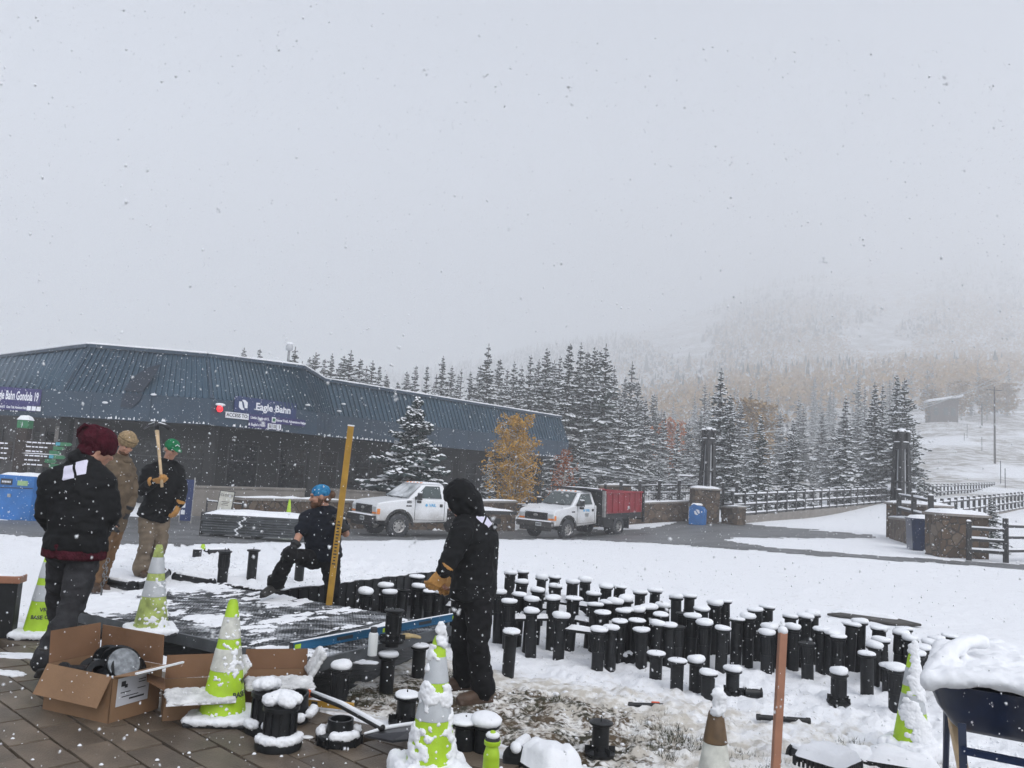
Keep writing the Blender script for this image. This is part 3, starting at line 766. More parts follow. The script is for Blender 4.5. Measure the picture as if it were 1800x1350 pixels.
q = MB()
for k in range(2):
    p = [faspt(*ft2[k]), faspt(*ft2[k + 1]), faspt(*fb2[k + 1]), faspt(*fb2[k])]
    q.hexa([x - n2 * .01 for x in p] + p)
q.build('lower_feather', M['roof_dark'], em)

# ------------------------------------------------------------------ signs on the fascia
def fascia_frame(i, px, py, off=.06):
    A, B, C, D, a, b, n, n2 = fac[i]
    v = (fw + rx * ((px - 900) / F) + ux * ((675 - py) / F)); t = (a + BL - CAMP).dot(n2) / v.dot(n2)
    x = (b - a).normalized(); o = CAMP + v * t + n2 * off
    return frame(o, x, n2.cross(x)), t
def plate(parent, name, m, w, h, loc=(0, 0, 0), th=.04, T=None):
    q = MB(); q.box((0, 0, th / 2), (w, h, th)); o = q.build(name, m, parent); o.matrix_local = (T or Matrix()) @ Matrix.Translation(loc); return o
def emblem(parent, s, loc, T=None, dark=M['sign_blue'], light=M['sign_white'], skew=.35, name='emblem'):
    """slanted two-tone square mark with a dark S-shaped band"""
    K = lambda pts: [((x + skew * 0 * y) * s, y * s) for x, y in pts]
    q = MB(); TT = (T or Matrix()) @ Matrix.Translation(loc)
    q.prism(K([(-.5, -.28), (-.18, -.5), (.12, -.5), (.12, -.38), (-.02, -.28), (-.18, .22), (-.18, .3), (-.5, .3)]), Matrix(), .008)
    q.prism(K([(.5, .28), (.18, .5), (-.12, .5), (-.12, .38), (.02, .28), (.18, -.22), (.18, -.3), (.5, -.3)]), Matrix(), .008)
    o = q.build(name, light, parent); o.matrix_local = TT
    return o
def sign_thing(name, label, cat, Mx, group=None):
    o = bpy.data.objects.new(name, None); COL.objects.link(o); o.matrix_world = Mx; o.empty_display_size = .1
    return tag(o, label, cat, group)
fm, dd = fascia_frame(2, 466, 717); k = dd / F * 1.0
sc = (at_z(513, 735, 3.3) - at_z(413, 712, 3.3)).length
m_u = 1.0
def fpx(i, a, b):
    """distance on fascia i between two photo points"""
    return (fascia_frame(i, *a)[0].translation - fascia_frame(i, *b)[0].translation).length
wb = fpx(2, (412, 712), (520, 730)); hb = fpx(2, (466, 705), (466, 733))
sg = sign_thing('station_sign', 'blue fascia sign with an emblem and large white lettering above the ACCESS TO board', 'sign', fm)
plate(sg, 'board', M['sign_blue'], wb, hb)
emblem(sg, hb * .62, (-wb * .37, 0, .05), T=Matrix.Rotation(R(0), 4, 'Z'))
text(sg, 'Eagle Bahn', hb * .62, M['sign_white'], Matrix.Translation((wb * .115, -.01, .045)), bold=.012, sx=1.02)
fm, _ = fascia_frame(2, 486, 745, .05); wl_ = fpx(2, (434, 732), (533, 750)); h2 = hb * .42
s2 = sign_thing('access_sign', 'purple strip sign with small white text and pictograms under the large blue emblem sign', 'sign', fm)
plate(s2, 'board', M['sign_purple'], wl_, h2, (0, h2 * .5, 0)); plate(s2, 'lower_board', M['sign_purple'], wl_ * .56, h2 * .95, (-wl_ * .21, -h2 * .49, 0))
text(s2, 'Little Eagle #15,', h2 * .52, M['sign_white'], Matrix.Translation((-wl_ * .31, h2 * .5, .045)), bold=.004)
text(s2, 'Game Trail, Adventure Ridge', h2 * .49, M['sign_white'], Matrix.Translation((wl_ * .235, h2 * .5, .045)), bold=.004)
plate(s2, 'symbol_tile', M['sign_white'], h2 * .72, h2 * .8, (-wl_ * .075, h2 * .5, .01)); plate(s2, 'green_dot', M['sign_green'], h2 * .45, h2 * .45, (-wl_ * .075, h2 * .5, .025))
text(s2, "& Eagle's Nest", h2 * .52, M['sign_white'], Matrix.Translation((-wl_ * .36, -h2 * .5, .045)), bold=.004)
for k in range(3):
    x = -wl_ * .14 + k * h2 * .86
    t3 = plate(s2, 'pictogram_tile', M['sign_white'], h2 * .74, h2 * .8, (x, -h2 * .5, .01))
    q = MB()
    for sx in ((-.12, .12) if k < 2 else (0,)):
        q.box((sx * h2, -.08 * h2, .055), (.10 * h2, .34 * h2, .012)); q.box((sx * h2, .2 * h2, .055), (.13 * h2, .13 * h2, .012))
    q.build('pictogram', M['ink'], t3)
fm, _ = fascia_frame(2, 415, 731, .05); wa = fpx(2, (395, 728), (435, 735)); s3 = sign_thing('access_plate', 'white ACCESS TO: plate left of the purple strip sign', 'sign', fm)
plate(s3, 'board', M['sign_white'], wa, hb * .36); text(s3, 'ACCESS TO:', hb * .30, M['ink'], Matrix.Translation((0, 0, .045)), bold=.004, sx=.95)
fm, _ = fascia_frame(2, 383, 719, .1); s4 = sign_thing('warning_lamp', 'small round red lamp capped with snow on the blue fascia', 'lamp', fm)
q = MB(); q.lathe([(.0, 0), (.13, 0), (.13, .06), (.09, .11), (0, .12)], 14); q.build('red_lens', M['red_lamp'], s4, smooth=True)
q = MB(); q.box((0, 0, -.04), (.16, .16, .08)); q.build('bracket', M['black_trim'], s4)
q = MB(); q.ell((.02, .17, .03), (.24, .07, .1), n=10, m=6); q.build('snow_cap', M['snow'], s4, smooth=True)
xd = ea[1] - ea[0]; xd.z = 0; xd.normalize(); nd = xd.cross(Vector((0, 0, 1)))
def eave_plane(px, py, off):
    v = (fw + rx * ((px - 900) / F) + ux * ((675 - py) / F)); t = (ea[0] + nd * off - CAMP).dot(nd) / v.dot(nd); return CAMP + v * t
pl_, pr_ = eave_plane(-13, 695, .06), eave_plane(72, 702, .06); wg = (Vector((pr_.x - pl_.x, pr_.y - pl_.y, 0))).length; hg = eave_plane(40, 682, .06).z - eave_plane(40, 711, .06).z
c_ = pl_.lerp(pr_, .5); c_.z = eave_plane(40, 697, .06).z
s5 = sign_thing('gondola_sign', 'long purple blue fascia sign numbered 19 at the left corner of the roof', 'sign', frame(c_, xd, (0, 0, 1)))
plate(s5, 'board', M['sign_purple'], wg, hg)
tx = text(s5, 'Eagle Bahn Gondola 19', hg * .74, M['sign_white'], Matrix.Translation((0, 0, .045)), bold=.012)
k_ = wg * .90 / max(v.co.x * 2 for v in tx.data.vertices); tx.data.transform(Matrix.Diagonal((k_, 1, 1, 1)))
c2_ = c_ - xd * wg * .03; c2_.z = eave_plane(40, 717, .06).z; h6 = hg * .36
s6 = sign_thing('gondola_subsign', 'thin purple strip sign with tiny text below the long sign numbered 19', 'sign', frame(c2_, xd, (0, 0, 1)))
plate(s6, 'board', M['sign_purple'], wg * .92, h6)
tx = text(s6, 'Little Eagle #15   Game Trail, Adventure Ridge', h6 * .62, M['sign_white'], Matrix.Translation((-wg * .07, 0, .045)), bold=.003)
k_ = wg * .66 / max(v.co.x * 2 for v in tx.data.vertices); tx.data.transform(Matrix.Diagonal((k_, 1, 1, 1)))
for k in range(3): plate(s6, 'pictogram_tile', M['sign_white'], h6 * .62, h6 * .74, (wg * .31 + k * h6 * .75, 0, .01))

# lamp post behind the roof
p = P(506, 640, 44); lt = thing('roof_lamp_post', 'slim grey lamp post with a globe top rising behind the roof ridge', 'lamp post', p)
q = MB(); q.tube([(0, 0, -6), (0, 0, .75)], .07, 8); q.build('pole', M['steel'], lt)
q = MB(); q.lathe([(.12, .75), (.2, .8), (.2, 1.0), (.14, 1.1), (0, 1.12)], 12); q.build('lantern', M['light_panel'], lt, smooth=True)
q = MB(); q.ell((0, 0, 1.14), (.2, .2, .08), n=10, m=6); q.build('snow_cap', M['snow'], lt, smooth=True)

# ------------------------------------------------------------------ low walls
def snow_ledge(parent, a, b, w, z, h=.09, seed=0, up=0):
    a = Vector((a[0], a[1], z)); b = Vector((b[0], b[1], z if not up else up)); L = (b - a).length; n = max(2, int(L / .5)); q = MB(); t = (b - a) / L; sd = Vector((-t.y, t.x, 0)).normalized()
    k = 5; vs = []; fs = []
    for i in range(n + 1):
        c = a.lerp(b, i / n); hh = h * (.7 + .6 * mnoise.noise(c * 1.7 + Vector((seed, 0, 0)))); hh = max(.25 * h, hh) * (0.5 if i in (0, n) else 1); ww = w * (1 + .1 * mnoise.noise(c * 3))
        for u, v in ((-.5, 0), (-.46, .75), (0, 1.05), (.46, .75), (.5, 0)): vs.append(c + sd * u * ww + Vector((0, 0, v * hh)))
    for i in range(n):
        for j in range(k - 1): fs.append((i * k + j, i * k + j + 1, (i + 1) * k + j + 1, (i + 1) * k + j)[::-1])
        fs.append((i * k + 4, i * k, (i + 1) * k, (i + 1) * k + 4)[::-1])
    fs.append((0, 1, 2, 3, 4)); fs.append(tuple(n * k + j for j in (4, 3, 2, 1, 0)))
    q.add(vs, fs); return q.build('snow_cap', M['snow'], parent, smooth=True)
def wall(name, label, a, b, za, zb, th, m, cap=True, base=-.6, cat='wall', coping=True):
    """wall between ground points a and b with top heights za, zb"""
    a = Vector((a[0], a[1], 0)); b = Vector((b[0], b[1], 0)); o = thing(name, label, cat, (a.x, a.y, gz(a.x, a.y)))
    L = Vector(o.location); t = (b - a).normalized(); sd = Vector((-t.y, t.x, 0)) * th
    A = a - L; B = b - L; ga = gz(a.x, a.y) + base - L.z; gb = gz(b.x, b.y) + base - L.z; za -= L.z; zb -= L.z
    f = lambda p, z: Vector((p.x, p.y, z))
    q = MB(); q.hexa([f(A, ga), f(B, gb), f(B + sd, gb), f(A + sd, ga), f(A, za), f(B, zb), f(B + sd, zb), f(A + sd, za)]); q.build('wall_body', m, o)
    if coping:
        q = MB(); q.bar(f(A + sd / 2, za + .04) - t * .03, f(B + sd / 2, zb + .04) + t * .03, th + .08, .076); q.build('coping', M['concrete'], o)
    if cap: snow_ledge(o, f(A + sd / 2, 0), f(B + sd / 2, 0), th + .06, za + .08, .10, up=zb + .08)
    return o
g = lambda px, py, d: W(px, py, d)
a, b = g(336, 900, 30.6), g(532, 905, 31.5); wall('planter_wall', 'plain grey concrete wall below the station eaves behind the CLOSED board', a, b, g(336, 857, 30.6).z, g(532, 862, 31.5).z, .3, M['concrete'], cap=False)
a, b = g(586, 905, 33), g(680, 905, 36); wall('concrete_wall', 'plain grey concrete wall behind the yellow board and truck hood', a, b, g(586, 862, 33).z, g(680, 868, 36).z, .3, M['concrete'], cap=False)
a, b = g(424, 915, 27.5), g(640, 915, 33.5); wall('roadside_wall', 'tan stone wall with a snowy top behind the grey panel stack', a, b, g(424, 879, 27.5).z, g(640, 884, 33.5).z, .4, M['stone'])
a, b = g(642, 915, 34), g(906, 915, 38.5); wall('roadside_wall', 'tan stone wall with a snowy top between the two trucks', a, b, g(642, 884, 34).z, g(906, 884, 38.5).z, .4, M['stone'])
a, b = g(918, 915, 40), g(1210, 917, 42.5); wall('roadside_wall', 'brown stone wall under railing between red truck and blue bin', a, b, g(918, 892, 40).z, g(1212, 884, 42.5).z, .4, M['stone'])
a, b = g(1053, 880, 45), g(1108, 880, 45); wall('stone_pier', 'stone block with snowy slab top rising behind the red dump bed', a, b, g(1053, 855, 45).z, g(1108, 855, 45).z, .9, M['stone'])
# snow bank behind the road
# ================================================================== trees
def spruce_mesh(seed, H=10.0, Rb=1.9, whorls=26, per=7, snow=.55, fine=1.0, needle=M['needle'], droop=.35):
    """meshes for a unit tree: trunk, needle sprays, snow lying on the sprays"""
    r = random.Random(seed); tr = MB(); ne = MB(); sn = MB()
    tr.tube([(0, 0, -.4), (0, 0, H * .5), (0, 0, H * .985)], [.018 * H, .010 * H, .002 * H], 7)
    lean = r.uniform(0, 6.28)
    for w in range(whorls):
        h = .05 + .93 * (w + r.uniform(-.3, .3)) / whorls
        h = min(max(h, .03), .985)
        env = (Rb * 1.18 * (1 - h) ** 1.02 * (1.0 if h > .14 else .75 + 1.8 * h) + .035) * r.uniform(.78, 1.1)
        n = max(3, int(per * (1 - .45 * h) + r.uniform(-.5, .9)))
        a0 = r.uniform(0, 6.28)
        for k in range(n):
            a = a0 + 6.283 * k / n + r.uniform(-.3, .3)
            if r.random() < .17: continue
            hz_ = h * H + r.uniform(-.9, .9) * H / whorls
            L = env * r.uniform(.45, 1.22) * (1 + .10 * math.cos(a - lean))
            d = Vector((math.cos(a), math.sin(a), 0)); up = r.uniform(.0, .36) * (h * 1.6 - .25) + r.gauss(0, .05)
            nseg = max(2, int(L / (.27 / fine)) + 1)
            p = Vector((0, 0, hz_)); side = Vector((-d.y, d.x, 0)); prev = p
            for i in range(nseg):
                u = (i + 1) / nseg
                q = Vector((0, 0, hz_)) + d * (L * u) + Vector((0, 0, L * (up * u * 2 - droop * u ** 1.6 + .15 * max(0, u - .7))))
                q += Vector((0, 0, r.uniform(-.02, .02)))
                seg = q - prev; wd = (.15 + .20 * (1 - u) ** .7 * L + .03) * r.uniform(.75, 1.25) * min(1, .25 + L)
                tipw = wd * .55
                # central spray and two side sprays
                for sg in (-1, 0, 1):
                    if sg == 0:
                        b0, b1, hw = prev, q + seg * .35, .07 + .03 * L * .3
                    else:
                        b0 = prev + seg * r.uniform(.0, .5); b1 = b0 + (side * sg * wd * 1.35 + d * wd * .75) + Vector((0, 0, -.22 * wd)); hw = .06 + .16 * wd
                    t = (b1 - b0); sd = t.cross(Vector((0, 0, 1)))
                    if sd.length < 1e-4: continue
                    sd.normalize(); m = b0.lerp(b1, .5) + Vector((0, 0, .015)); hang = Vector((0, 0, -hw * r.uniform(.7, 2.0)))
                    ne.add([b0, m + sd * hw + hang, b1, m - sd * hw + hang, m], [(0, 1, 4), (1, 2, 4), (2, 3, 4), (3, 0, 4)])
                    if r.random() < snow * (1.15 if sg == 0 else .9):
                        z = Vector((0, 0, .03 + .02 * r.random())); k_ = r.uniform(.6, 1.0)
                        c0, c1, mm = b0 + z * .6, b0.lerp(b1, r.uniform(.75, .98)) + z * .4, m + z + Vector((0, 0, .012))
                        sn.add([c0, m + sd * hw * k_ + hang * .5 + z * .5, c1, m - sd * hw * k_ + hang * .5 + z * .5, mm], [(0, 1, 4), (1, 2, 4), (2, 3, 4), (3, 0, 4)])
                prev = q
    me = [tr.mesh('trunk', M['bark']), ne.mesh('crown', needle), sn.mesh('snow_cover', M['snow'])]
    me[0].polygons.foreach_set('use_smooth', [True] * len(me[0].polygons))
    return me
SP = [spruce_mesh(1, 10, 1.75, 44, 8, .72), spruce_mesh(2, 10, 1.5, 46, 8, .80), spruce_mesh(3, 10, 2.1, 42, 8, .75), spruce_mesh(4, 10, 1.65, 45, 8, .60), spruce_mesh(5, 10, 1.3, 44, 7, .85)]
FAR = [spruce_mesh(11, 10, 1.7, 30, 7, .62, .6), spruce_mesh(12, 10, 1.4, 31, 7, .68, .6), spruce_mesh(13, 10, 2.0, 29, 7, .6, .6)]
NEARB = spruce_mesh(21, 6, 1.8, 38, 9, .58, 1.5, M['needle_blue'], droop=.12)
def place_spruce(px, top, base, d, lab, group, src=None, wx=1.0, cat='spruce tree'):
    """top and base are photo rows; base None means it stands on the terrain"""
    g0 = W(px, base if base else top, d); zt = W(px, top, d).z
    zb = gz(g0.x, d)
    h = max(1.0, zt - zb)
    ms = src or rnd.choice(SP)
    H0 = 6.0 if ms is NEARB else 10.0
    o = thing('spruce_tree', lab, cat, (g0.x, d, zb), rnd.uniform(0, 6.28), group)
    for nm, me in zip(('trunk', 'crown', 'snow_cover'), ms):
        c = bpy.data.objects.new(nm, me); COL.objects.link(c); c['kind'] = 'stuff'; c.parent = o; c.scale = (h / H0 * wx, h / H0 * wx, h / H0)
    return o
G1 = 'snow covered spruces behind the station'
T = [  # px, top row, depth, width factor, label
 (735, 690, 37.5, 1.3, 'broad blue spruce with snowy boughs in front of the station wing behind the left truck', None, NEARB),
 (860, 600, 78, 1.0, 'tall pointed spruce standing out above the wing roof right of the broad blue spruce', G1, SP[0]),
 (828, 650, 84, 1.0, 'short pale spruce just left of the tall pointed spruce above the wing roof', G1, SP[1]),
 (780, 622, 82, 1.0, 'pointed spruce rising over the roof above the broad blue spruce', G1, SP[1]),
 (752, 640, 88, .9, 'faded slim spruce left of the pointed spruce over the broad blue spruce', G1, SP[4]),
 (806, 655, 90, .9, 'small grey spruce between two pointed spruces over the wing roof', G1, SP[4]),
 (905, 632, 80, 1.0, 'snow laden spruce rising above the yellow aspen', G1, SP[1]),
 (934, 620, 82, 1.0, 'slim snowy spruce above the right edge of the yellow aspen', G1, SP[4]),
 (962, 608, 76, 1.0, 'dark tall spruce over the end of the station wing', G1, SP[3]),
 (985, 622, 80, .9, 'narrow spruce squeezed between dark tall spruces by the wing end', G1, SP[4]),
 (1003, 600, 74, 1.0, 'tallest dark spruce directly beyond the wing end', G1, SP[3]),
 (1022, 598, 78, .9, 'dark spruce with twin tips touching the tallest one by the wing end', G1, SP[1]),
 (1046, 606, 76, 1.05, 'dark wide spruce behind the red dump bed truck', G1, SP[3]),
 (1066, 600, 73, 1.1, 'big dark spruce at the right edge of the dense stand above red truck', G1, SP[0]),
 (1092, 690, 70, 1.0, 'low snowy spruce filling the foot of the stand right of red truck', G1, SP[2]),
 (1112, 632, 105, 1.0, 'pale misty spruce right beside the dense dark stand', 'misty spruces beyond the cables', FAR[0]),
 (1135, 700, 82, 1.1, 'frosted medium spruce in front of the orange thicket', 'misty spruces beyond the cables', SP[2]),
 (1160, 800, 52, .9, 'small sapling spruce left of the left stone lantern pier', None, SP[3]),
 (1192, 740, 70, 1.0, 'whitened spruce with bare gaps left of the left lantern tower', 'misty spruces beyond the cables', SP[4]),
 (1268, 643, 60, 1.0, 'tall dark spruce right behind the left lantern tower', 'spruces behind the bridge fence', SP[0]),
 (1284, 690, 58, 1.0, 'shorter spruce leaning against the tall one behind the left lantern tower', 'spruces behind the bridge fence', SP[3]),
 (1338, 725, 54, 1.0, 'dark young spruce behind the fence, first right of the left lantern tower', 'spruces behind the bridge fence', SP[3]),
 (1395, 735, 56, 1.05, 'snow loaded conical spruce in the middle of the bridge fence', 'spruces behind the bridge fence', SP[2]),
 (1430, 810, 58, .8, 'tiny spruce behind the fence right of the conical snow loaded one', 'spruces behind the bridge fence', SP[1]),
 (1487, 692, 62, 1.0, 'slender snowy spruce left of the paired tall spruces', 'spruces behind the bridge fence', SP[1]),
 (1538, 668, 66, 1.0, 'tall spruce of the left pair beside the right lantern tower', 'spruces behind the bridge fence', SP[0]),
 (1552, 672, 70, .8, 'thin spruce tucked behind the tall left pair near right lantern tower', 'spruces behind the bridge fence', SP[4]),
 (1577, 655, 66, .9, 'tallest spruce directly behind the right lantern tower', 'spruces behind the bridge fence', SP[3]),
 (1590, 662, 64, 1.0, 'wide spruce whose branches spread right of the right lantern tower', 'spruces behind the bridge fence', SP[2]),
 (1606, 745, 60, 1.0, 'low broad spruce at the right foot of the tall spruces by right tower', 'spruces behind the bridge fence', SP[2]),
 (1742, 868, 28.5, 1.25, 'small snowy spruce growing behind the log rail beside the stone block', None, SP[2]),
 (430, 608, 92, 1.0, 'pale spruce tip peeking over the middle of the main roof', G1, SP[1]),
 (458, 610, 94, .9, 'pale spruce tip right of another over the main roof', G1, SP[4]),
 (520, 606, 88, 1.0, 'bushy pale spruce just right of the roof lamp post', G1, SP[0]),
 (556, 616, 86, 1.0, 'spruce above the roof step right of the bushy pale spruce', G1, SP[2]),
 (572, 628, 84, .9, 'lower spruce crowding the one above the roof step', G1, SP[4]),
 (585, 618, 90, .8, 'slim spruce behind the pair above the roof step', G1, SP[1]),
 (618, 612, 84, 1.05, 'full spruce standing over the left end of the wing roof', G1, SP[0]),
 (656, 630, 86, .9, 'pointed spruce at the gap over the wing roof', G1, SP[1]),
 (668, 640, 88, .8, 'shorter spruce at the edge of the gap over the wing roof', G1, SP[4]),
 (340, 618, 100, 1.0, 'tiny faded spruce tip above the ridge near the wing emblem', G1, SP[4]),
 (372, 622, 100, 1.0, 'tiny faded spruce tip above the ridge left of the sign facet', G1, SP[4]),
 (16, 618, 80, 1.3, 'misty spruce at the left edge behind the station roof', G1, SP[2]),
 (-12, 628, 76, 1.3, 'misty spruce cut by the left picture edge behind the roof', G1, SP[0]),
 (860, 800, 47, 1.0, 'low snow covered spruce under the wing eaves behind the hooded worker', None, SP[2]),
 (980, 700, 66, 1.0, 'frosted spruce showing between wing end and orange sapling', G1, SP[2]),
 (1030, 760, 60, 1.1, 'snowy low spruce right of the orange sapling', G1, SP[2]),
]
XT = [(532, 632, 96), (545, 625, 92), (600, 634, 95), (606, 622, 90), (634, 628, 92), (645, 640, 96), (680, 655, 94), (700, 668, 92), (716, 650, 97), (732, 640, 100), (768, 655, 95), (795, 640, 100), (845, 640, 96), (880, 628, 98), (893, 645, 90), (918, 640, 95), (948, 628, 92), (975, 630, 95), (1034, 615, 90), (1057, 612, 92), (1080, 640, 88), (1100, 660, 92), (1122, 668, 98), (1150, 690, 100), (1168, 720, 90), (1212, 735, 95), (1232, 720, 100), (1302, 700, 98), (1322, 740, 84), (1372, 720, 104), (1412, 715, 110), (1445, 720, 105), (1465, 740, 96), (1510, 715, 100)]
WH = ['over the roof left of the wing', 'behind the broad blue spruce', 'over the wing roof', 'behind the golden aspen', 'inside the stand by the wing end', 'beyond the red dump bed', 'left of the left lantern tower', 'between the two lantern towers']
for i, (px, top, d) in enumerate(XT):
    WI = lambda v: sum(v >= e for e in (690, 740, 860, 940, 1040, 1130, 1240))
    w_ = WI(px)
    k_ = sum(1 for q_ in XT[:i] if WI(q_[0]) == w_)
    T.append((px, top, d, 1.15, 'grey background spruce %s, %s in it from left' % (WH[w_], ['first', 'second', 'third', 'fourth', 'fifth', 'sixth', 'seventh', 'eighth'][k_]), 'grey spruces filling the gaps', SP[i % 5]))
for px, top, d, wx, lab, grp, src in T: place_spruce(px, top, None, d, lab, grp, src, wx * (1.0 if src is NEARB else 1.6 if px < 690 else 1.22))
fr2 = random.Random(77)
# misty trees further back: one of many alike
MT = 'faint snow dusted spruce in the misty stand on the lower slope'
cnt = 0
for k in range(1500):
    px = fr2.uniform(690, 1790); d = fr2.uniform(105, 330); x = (px - 900) / F * d; z = gz(x, d)
    ppx, ppy = proj((x, d, z))
    if (1090 < ppx < 1240 and ppy < 640) or (ppx > 1590 and ppy > 735) or (ppx > 1540 and d < 150): continue
    if fr2.random() > (.75 if ppx > 1050 else .4): continue
    h = fr2.uniform(7, 15); o = thing('spruce_tree', MT, 'spruce tree', (x, d, z - .2), fr2.uniform(0, 6.28), 'misty spruces on the lower slope')
    ms = fr2.choice(FAR); sc = h / 10; wx = fr2.uniform(.85, 1.15)
    for nm, me in zip(('trunk', 'crown', 'snow_cover'), ms):
        c = bpy.data.objects.new(nm, me); COL.objects.link(c); c['kind'] = 'stuff'; c.parent = o; c.scale = (sc * wx, sc * wx, sc)
    cnt += 1
    if cnt >= 230: break

# ------------------------------------------------------------------ broadleaf trees with autumn leaves
def leafy(seed, H, Rc, leaf, nleaf, lsz, snow=.35, trunk=M['bark_pale'], cone=.5, dens=1.0):
    r = random.Random(seed); tr = MB(); le = MB(); sn = MB(); tips = []
    tr.tube([(0, 0, -.3), (.02, 0, H * .45), (0, .02, H * .97)], [.022 * H * .6, .012 * H * .6, .004], 7)
    nb = int(26 * dens)
    for k in range(nb):
        h = H * (.10 + .85 * (k / nb)); a = k * 2.4 + r.uniform(-.4, .4); L = Rc * (1.15 - abs(h / H - .38) * (1.3 if h / H > .38 else 1.0)) * r.uniform(.75, 1.1)
        d = Vector((math.cos(a), math.sin(a), r.uniform(.55, 1.0))).normalized(); p0 = Vector((0, 0, h * .93))
        pts = [p0, p0 + d * L * .5, p0 + d * L + Vector((0, 0, .06 * L))]
        tr.tube(pts, [.018 + .012 * L, .012, .005], 5)
        for i in range(5):
            b = pts[1].lerp(pts[2], r.uniform(-.7, 1)); e = b + Vector((r.gauss(0, 1), r.gauss(0, 1), r.gauss(.3, .7))).normalized() * L * .42
            tr.tube([b, e], [.007, .003], 4, cap=False); tips.append((b, e, L))
            sd = Vector((0, 0, .012))
            if r.random() < .8: sn.tube([b + sd, e + sd], [.011, .006], 4, cap=False)
    for k in range(nleaf):
        b, e, L = r.choice(tips); p = b.lerp(e, r.uniform(.1, 1.15)) + Vector((r.gauss(0, .06), r.gauss(0, .06), r.gauss(0, .06))) * (1 + L * .6)
        s = lsz * r.uniform(.6, 1.3); u = Vector((r.gauss(0, 1), r.gauss(0, 1), r.gauss(0, .8))).normalized(); v = u.orthogonal().normalized()
        tgt = sn if r.random() < snow * .45 else le
        if tgt is sn: u = Vector((1, 0, .2)); v = Vector((0, 1, .1))
        tgt.add([p - u * s, p + v * s * .7, p + u * s, p - v * s * .7], [(0, 1, 2, 3)])
    me = [tr.mesh('trunk', trunk), le.mesh('crown', leaf), sn.mesh('snow_cover', M['snow'])]
    return me
def place_leafy(px, top, d, lab, ms, H0, wx=1.0, group=None, name='aspen_tree', cat='tree'):
    x = W(px, top, d).x; zt = W(px, top, d).z; zb = gz(x, d); h = zt - zb
    o = thing(name, lab, cat, (x, d, zb), rnd.uniform(0, 6), group)
    for nm, me in zip(('trunk', 'crown', 'snow_cover'), ms):
        c = bpy.data.objects.new(nm, me); COL.objects.link(c); c['kind'] = 'stuff'; c.parent = o; c.scale = (h / H0 * wx, h / H0 * wx, h / H0)
place_leafy(912, 716, 41, 'aspen with golden yellow leaves dusted with snow in front of the wing end', leafy(1, 6.0, 1.75, M['leaf_yellow'], 6800, .062, .3, dens=1.5), 6.0)
place_leafy(995, 778, 44, 'small orange leaved sapling right of the golden aspen', leafy(2, 3.6, .75, M['leaf_orange'], 1300, .055, .25, dens=.9), 3.6, name='orange_sapling')
LT = leafy(3, 9, 2.4, M['leaf_tan'], 2600, .17, .4, dens=1.3); LO = leafy(4, 9, 2.6, M['leaf_orange'], 2200, .17, .6, dens=1.2)
for i, (px, top, d, ms, wx, lab) in enumerate((
 (1178, 730, 100, LO, 1.2, 'rust orange aspen thicket tree left of the left lantern tower'),
 (1318, 690, 108, LT, 1.2, 'straw coloured aspen behind the spruces right of the left lantern tower'),
 (1345, 700, 115, LT, 1.1, 'faded straw aspen between two dark young spruces'),
 (1205, 745, 112, LT, 1.0, 'pale tan aspen beside the rust orange one'),
 (1640, 680, 205, LT, 1.5, 'misty tan aspen left of the hillside cabin'),
 (1690, 665, 215, LT, 1.5, 'misty tan aspen rising above the hillside cabin'),
 (1735, 660, 220, LT, 1.6, 'wide misty tan aspen right of the hillside cabin'),
 (1770, 668, 225, LT, 1.4, 'misty tan aspen by the utility pole at the right edge'))):
    place_leafy(px, top, d, lab, ms, 9.0, wx, 'aspens turning colour on the slope')

# ------------------------------------------------------------------ forest high on the hill, one mass in the fog
def far_tree(q, x, y, z, h, r, rr):
    n = 6; a0 = rr.uniform(0, 6)
    for k, (b, t, w_) in enumerate(((.04, .34, 1), (.2, .52, .85), (.36, .68, .68), (.52, .84, .5), (.68, 1.0, .32))):
        vs = [(x + math.cos(a0 + 6.283 * i / n) * r * w_ * rr.uniform(.7, 1.25), y + math.sin(a0 + 6.283 * i / n) * r * w_ * rr.uniform(.7, 1.25), z + h * (b + rr.uniform(-.04, .04))) for i in range(n)] + [(x, y, z + h * t)]
        q.mi = 1 if rr.random() < .5 else 0
        q.add(vs, [(i, (i + 1) % n, n) for i in range(n)])
fq = MB(); fr3 = random.Random(9); N = 4200
xs = np.array([fr3.uniform(-.55, .78) for _ in range(N * 2)]); ds = np.array([330 + 930 * fr3.random() ** .85 for _ in range(N * 2)])
X = xs * ds; Z = gz0(X, ds); pxs, pys = projv(X, ds, Z)
RUNS = [[(1080, 575), (1250, 540), (1262, 660), (1190, 650)], [(1470, 600), (1560, 520), (1600, 525), (1590, 640), (1500, 640)], [(1590, 850), (1640, 740), (1800, 700), (1950, 690), (1950, 860)], [(690, 600), (760, 560), (1000, 560), (900, 640)]]
keep = np.ones(N * 2, bool)
wb_ = (fbm(X * .02, ds * .02, 4, 63) - .47) * 110
for poly in RUNS[:3]: keep &= ~inpoly(pxs + wb_, pys + wb_ * .4, poly)
dn = fbm(X * .008, ds * .008, 3, 41)
keep &= (dn > .40) & (pys > 300)
for i in np.nonzero(keep)[0][:N]:
    h = fr3.uniform(9, 18); far_tree(fq, X[i], ds[i], Z[i] - 1, h, h * fr3.uniform(.13, .2), fr3)
fo = fq.build('hill_forest', [M['needle'], M['snow_dirty']]); fo['kind'] = 'stuff'
lq = MB()
